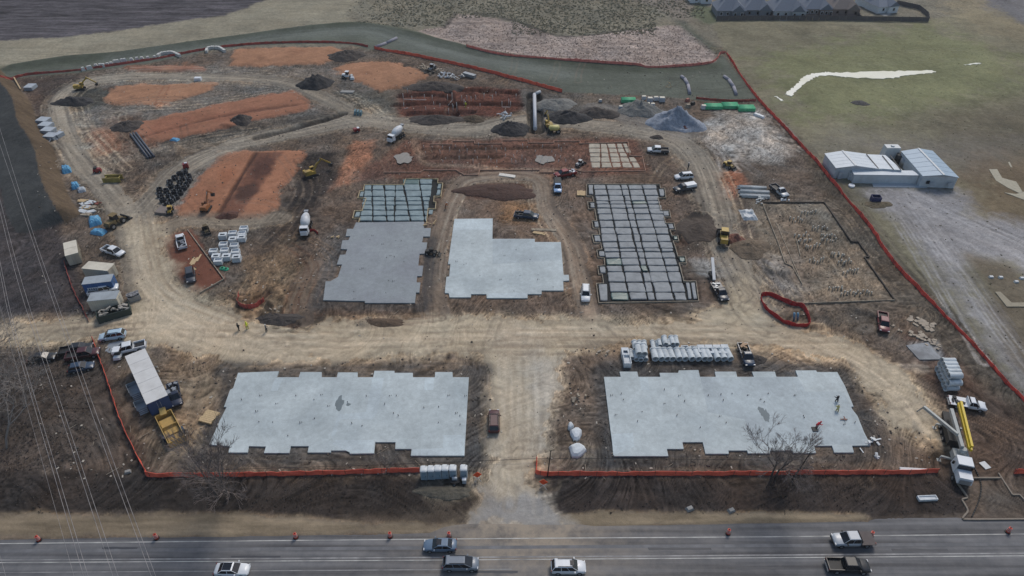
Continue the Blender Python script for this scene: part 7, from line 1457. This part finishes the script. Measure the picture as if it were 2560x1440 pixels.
# ---------------------------------------------------------------- smaller things of the north-west
a, b = GH(334, 336), GH(379, 396); r = thing('pipe_string', 'black pipes laid side by side in the ditch at the left clay pads', 'pipe', (0, 0, 0)); d = (b - a).normalized(); nn = Vector((-d.y, d.x, 0))
for k in range(3): MB().cyl(a + nn * (k - 1) * .75 + Vector((0, 0, .35)), b + nn * (k - 1) * .75 + Vector((0, 0, .35)), .3, .3, 8).build('pipe_run', mat('blue_black_pipe', (66, 72, 84), .5), r)
for i, x in enumerate((889, 896, 903)): p = GH(x, 284 + i); o = MB().box((0, 0, .55), (.55, 2.2, 1.1), top=.8).build('pipe_box', mat('teal_box', (84, 116, 128), .6)); o.location = p; tag(o, '%s teal box of the three in the ditch north of the mixer truck' % ORD[i], 'box')
p = GH(496, 201); tag(MB().box((p.x, p.y, p.z + .5), (2.2, 1.4, 1.0), top=.95).build('white_box', WHITE), 'small white box beyond the upper left clay pad', 'box')
a, b = GH(53, 226), GH(36, 196); tag(MB().beam(a + Vector((0, 0, .4)), b + Vector((0, 0, .4)), .35, .3).build('long_beam', M_LUM), 'long pale beam lying in the far left corner', 'beam')
tarp((437, 348), (450, 350), 1.6, 2.4, .5, 'scrap of blue tarp under the long clay pad', M_TARP, seed=21)
p = GH(245, 431); r = thing('red_machine', 'small red machine at the corner of the west haul road', 'machine', p, .3); MB().box((0, 0, .7), (2.0, 1.2, .9), top=.85).build('body', REDP, r); MB().box((-.3, 0, 1.35), (.7, .9, .5)).build('engine', M_DKM, r); wheels(r, (-.6, .6), 1.4, .3, .2)
p = GH(892, 329); r = thing('red_trailer', 'small red trailer left of the north mixer truck', 'trailer', p, .5); MB().box((0, 0, .7), (1.8, 1.2, .8), top=.95).build('body', REDP, r); MB().box((.5, 0, 1.15), (.6, 1.0, .1)).build('lid', WHITE, r); wheels(r, (0,), 1.4, .32, .2)
p = GH(284, 452); r = thing('trench_box', 'dull yellow steel trench box near the west junction', 'trench box', p, R(4)); M_TB = mat('trench_yellow', (150, 136, 70), .6, var=.2, dirt=(96, 84, 60), dirt_amt=.7)
for s in (-1, 1): MB().box((0, s * .9, .7), (4.4, .18, 1.3)).build('side_plate', M_TB, r); 
for s in (-1, 1): MB().cyl((s * 1.7, -.8, 1.0), (s * 1.7, .8, 1.0), .12, .12, 8).build('spreader', M_TB, r)
p = GH(868, 195); r = thing('white_compactor', 'white roller working at the edge of the upper clay pad', 'roller', p, R(-8)); MB().box((-.5, 0, 1.0), (2.2, 1.3, .8), top=.9).build('body', WHITE, r); MB().box((.2, 0, 1.8), (1.0, 1.2, .9), top=.85).build('cab', M_GLASS, r); MB().box((.2, 0, 2.3), (1.2, 1.3, .08)).build('cab_roof', WHITE, r); MB().cyl((1.4, -.8, .6), (1.4, .8, .6), .6, .6, 14).build('drum', M_CHR, r); wheels(r, (-1.1,), 1.7, .5, .35)
p = GH(881, 197); o = MB().box((0, 0, .4), (1.3, .9, .8), top=.8).build('white_bin', WHITE); o.location = p; tag(o, 'little white bin right of the white roller', 'bin')
for i, (x, y, n, c_) in enumerate(((1090, 182, 14, M_RUB), (1115, 190, 16, M_SHEET), (1060, 172, 10, M_BOARDG), (1145, 196, 12, M_CHR), (1262, 292, 12, M_SHEET), (1075, 180, 10, M_DKM))):
    p = GH(x, y); mb = MB()
    for k in range(n): mb.box((random.uniform(-2.2, 2.2), random.uniform(-1.6, 1.6), random.uniform(.1, .9)), (random.uniform(.4, 2.2), random.uniform(.15, .6), random.uniform(.1, .35)), random.uniform(0, 3), random.uniform(-.5, .5))
    o = mb.build('scrap_pile', c_); o.location = p; tag(o, ['pale part of the scrap heap behind the plumbing trenches', 'grey middle part of the scrap heap behind the trenches', 'timber end of the scrap heap at the clay pad', 'metal end of the scrap heap nearest the fence', 'grey scrap heap at the right end of the plumbing trenches', 'dark tangle in the scrap heap at the clay pad'][i], 'scrap')
a, b = GH(1160, 188), GH(1188, 196); tag(MB().beam(a + Vector((0, 0, .6)), b + Vector((0, 0, .6)), 1.4, 1.0).build('steel_ramp', M_CHR), 'grey steel ramp at the right end of the scrap heap', 'ramp')
p = GH(868, 231); tag(MB().prism([(p.x - 2.2, p.y - .6), (p.x + 2, p.y - .9), (p.x + 2.3, p.y + .7), (p.x - 1.8, p.y + .9)], p.z - .3, p.z + .35).build('concrete_slab_piece', M_EDGE), 'grey concrete piece beside the north road bend', 'concrete piece')
r = thing('survey_frame', 'thin pale frame standing alone on the basin grass', 'frame', GH(1664, 218), 0)
for q0, q1 in (((0, 0, 0), (.9, 0, 1.0)), ((.9, 0, 1.0), (.2, 0, 1.3)), ((0, 0, 0), (1.3, 0, 0)), ((.9, 0, 1), (1.3, .3, 0))): MB().beam(Vector(q0) * 1.4, Vector(q1) * 1.4, .1, .1).build('bar', M_LUM, r)
for i, (x, y) in enumerate(((1718, 254), (1731, 262), (1720, 268))): p = GH(x, y); o = MB().box((0, 0, .5), (1.6, 1.0, 1.0), random.random(), top=.7).build('machine_part', [mat('rose_part', (150, 96, 84), .8), M_DKM, M_BOARDG][i]); o.location = p; tag(o, ['rose coloured block behind the large gravel pile', 'dark block behind the large gravel pile', 'brown block behind the large gravel pile'][i], 'machine part')
p = GH(1719, 420)
# golf cart and decks at the office trailer
p = GH(298, 893); r = thing('golf_cart', 'white utility cart left of the office trailer roof end', 'cart', p, R(100)); MB().box((0, 0, .6), (2.4, 1.2, .5), top=.92).build('body', WHITE, r); MB().box((.2, 0, 1.85), (1.5, 1.2, .08)).build('canopy', WHITE, r); MB().box((-.1, 0, .95), (.5, 1.0, .35)).build('seat', M_TRIM, r); wheels(r, (-.8, .8), 1.3, .27, .18)
for s in (-1, 1):
    for t in (-.5, .8): MB().cyl((t, s * .5, .8), (t, s * .5, 1.82), .03, .03, 5).build('canopy_post', M_TRIM, r)
p = GH(290, 866); tag(MB().prism([(p.x + a, p.y + b) for a, b in ((-1.8, -1.2), (-.4, -1.8), (2, -1), (2.2, 1), (.2, 1.5), (-1.6, .8))], p.z - .2, p.z + .06).build('gravel_mat', mat('pale_gravel_mat', (134, 142, 150), .9)), 'pale gravel patch left of the white crew-cab pickup', 'gravel patch')
for i, (x, y) in enumerate(((392, 925), (396, 935))): p = GH(x, y); r = thing('bicycle_rack' if 0 else 'gas_meter', ['upper', 'lower'][i] + ' small pale pipework on the right side of the office trailer', 'pipework', p, 0); MB().cyl((0, 0, 0), (0, 0, .9), .05, .05, 6).cyl((0, 0, .9), (.4, .1, .9), .05, .05, 6).build('pipe', M_CHR, r); MB().box((.3, 0, .6), (.3, .2, .3)).build('meter', M_BEI, r)

def field_pt():
    while True:
        x, y = random.uniform(1830, 2620), random.uniform(60, 1000)
        if inpoly(x, y, FIELD) and not inpoly(x, y, [(1960, 175), (2350, 170), (2350, 200), (1960, 245)]): return x, y
scatter('grass_tufts', 700, field_pt, lambda mb, p: tuft(mb, p, random.choice([.15, .2, .35])), mat('tuft_dry', (124, 118, 88), .95, var=.35, scale=.3), 'dry grass tufts over the right field', 'grass tufts')
# jumble along the foot of the berm
for i, (x, y, m_, n) in enumerate(((146, 330, M_WTARP, 6), (136, 352, M_SHEET, 8), (198, 470, M_WTARP, 5), (236, 512, mat('rust_red', (128, 70, 60), .8), 6), (222, 522, M_LUM, 8), (203, 512, M_DKM, 6), (248, 528, M_BOARDG, 8), (305, 770, M_BOARDG, 5), (690, 775, M_RUB, 5), (1076, 562, M_LUM, 5), (842, 590, M_LUM, 4), (1262, 300, M_SHEET, 6), (1960, 500, M_SHEET, 8), (1905, 498, M_PVC, 8), (2180, 1105, M_WTARP, 8), (2172, 1135, M_WTARP, 6), (1505, 882, M_RUB, 5), (1448, 995, M_BOARDG, 6), (1895, 508, M_PVC, 6))):
    p = GH(x, y); mb = MB()
    for k in range(n): mb.box((random.uniform(-1.2, 1.2), random.uniform(-.9, .9), random.uniform(.1, .6)), (random.uniform(.3, 1.1), random.uniform(.12, .4), random.uniform(.08, .3)), random.uniform(0, 3), random.uniform(-.4, .4))
    o = mb.build('oddments', m_); o.location = p
    tag(o, ['white oddments beside the row of sheet stacks', 'grey oddments at the end of the row of sheet stacks', 'white scraps at the wrapped pallet', 'rust red scraps right of the timber piles', 'fresh timber offcuts right of the timber piles', 'black scraps among the timber piles', 'weathered offcuts above the brown wheel loader', 'timber offcuts beside the green skip', 'pale rubble near the bend of the main haul road', 'timber offcuts at the north-east corner of the dark slab', 'timber offcuts at the left side of the dark slab', 'grey sheets at the end of the plumbing trenches', 'grey oddments on the north edge of the right foundation', 'white pipe offcuts below the white pipe bundles', 'white plastic scraps at the right corner of the bottom right slab', 'white plastic scraps below the corner of the bottom right slab', 'pale scraps left of the pipe rows', 'weathered sticks left of the bottom right slab', 'white pipe scraps between bundle and foundation'][i], 'debris')

# barn details
p = G(2100, 436, 1.2); MB().box((p.x, p.y - .3, 1.1), (1.0, .15, 2.1)).build('door', M_SHEET, bpy.data.objects['white_barn'])
for i, x in enumerate((2330, 2375)): q = G(x, 460, 1.4); MB().box((q.x, q.y - .25, 1.3), (1.2, .12, 1.0)).build('window', M_SHEET, r2)
# road signs of wear: tar patches and a skid of dust on the shoulder
for i, (x, y, L_, w_) in enumerate(((1700, 1372, 9, .5), (640, 1392, 7, .4), (2300, 1375, 8, .5), (1240, 1430, 6, .5), (300, 1370, 5, .4), (1900, 1420, 7, .4))):
    c = G(x, y); P = [(c.x + L_ * (k / 7 - .5) + random.uniform(-.1, .1), c.y + w_ * .5 * random.uniform(.5, 1)) for k in range(8)] + [(c.x + L_ * (k / 7 - .5), c.y - w_ * .5 * random.uniform(.5, 1)) for k in reversed(range(8))]
    MB().prism(P, .001, .005).build('tar_patch', mat('tar', (58, 60, 66), .6, var=.1), road)

# ---------------------------------------------------------------- thin air haze over the whole place
mh = bpy.data.materials.new('haze'); mh.use_nodes = True; n_ = mh.node_tree.nodes; n_.clear(); pv = n_.new('ShaderNodeVolumePrincipled'); ou = n_.new('ShaderNodeOutputMaterial')
pv.inputs['Color'].default_value = (.86, .9, .96, 1); pv.inputs['Density'].default_value = .00013; pv.inputs['Anisotropy'].default_value = 0
mh.node_tree.links.new(pv.outputs[0], ou.inputs['Volume'])
hz = MB().box((0, 0, 46.75), (6400, 6400, 96.5)).build('haze', mh); tag(hz, 'thin pale haze lying over the whole site', 'haze', kind='stuff')
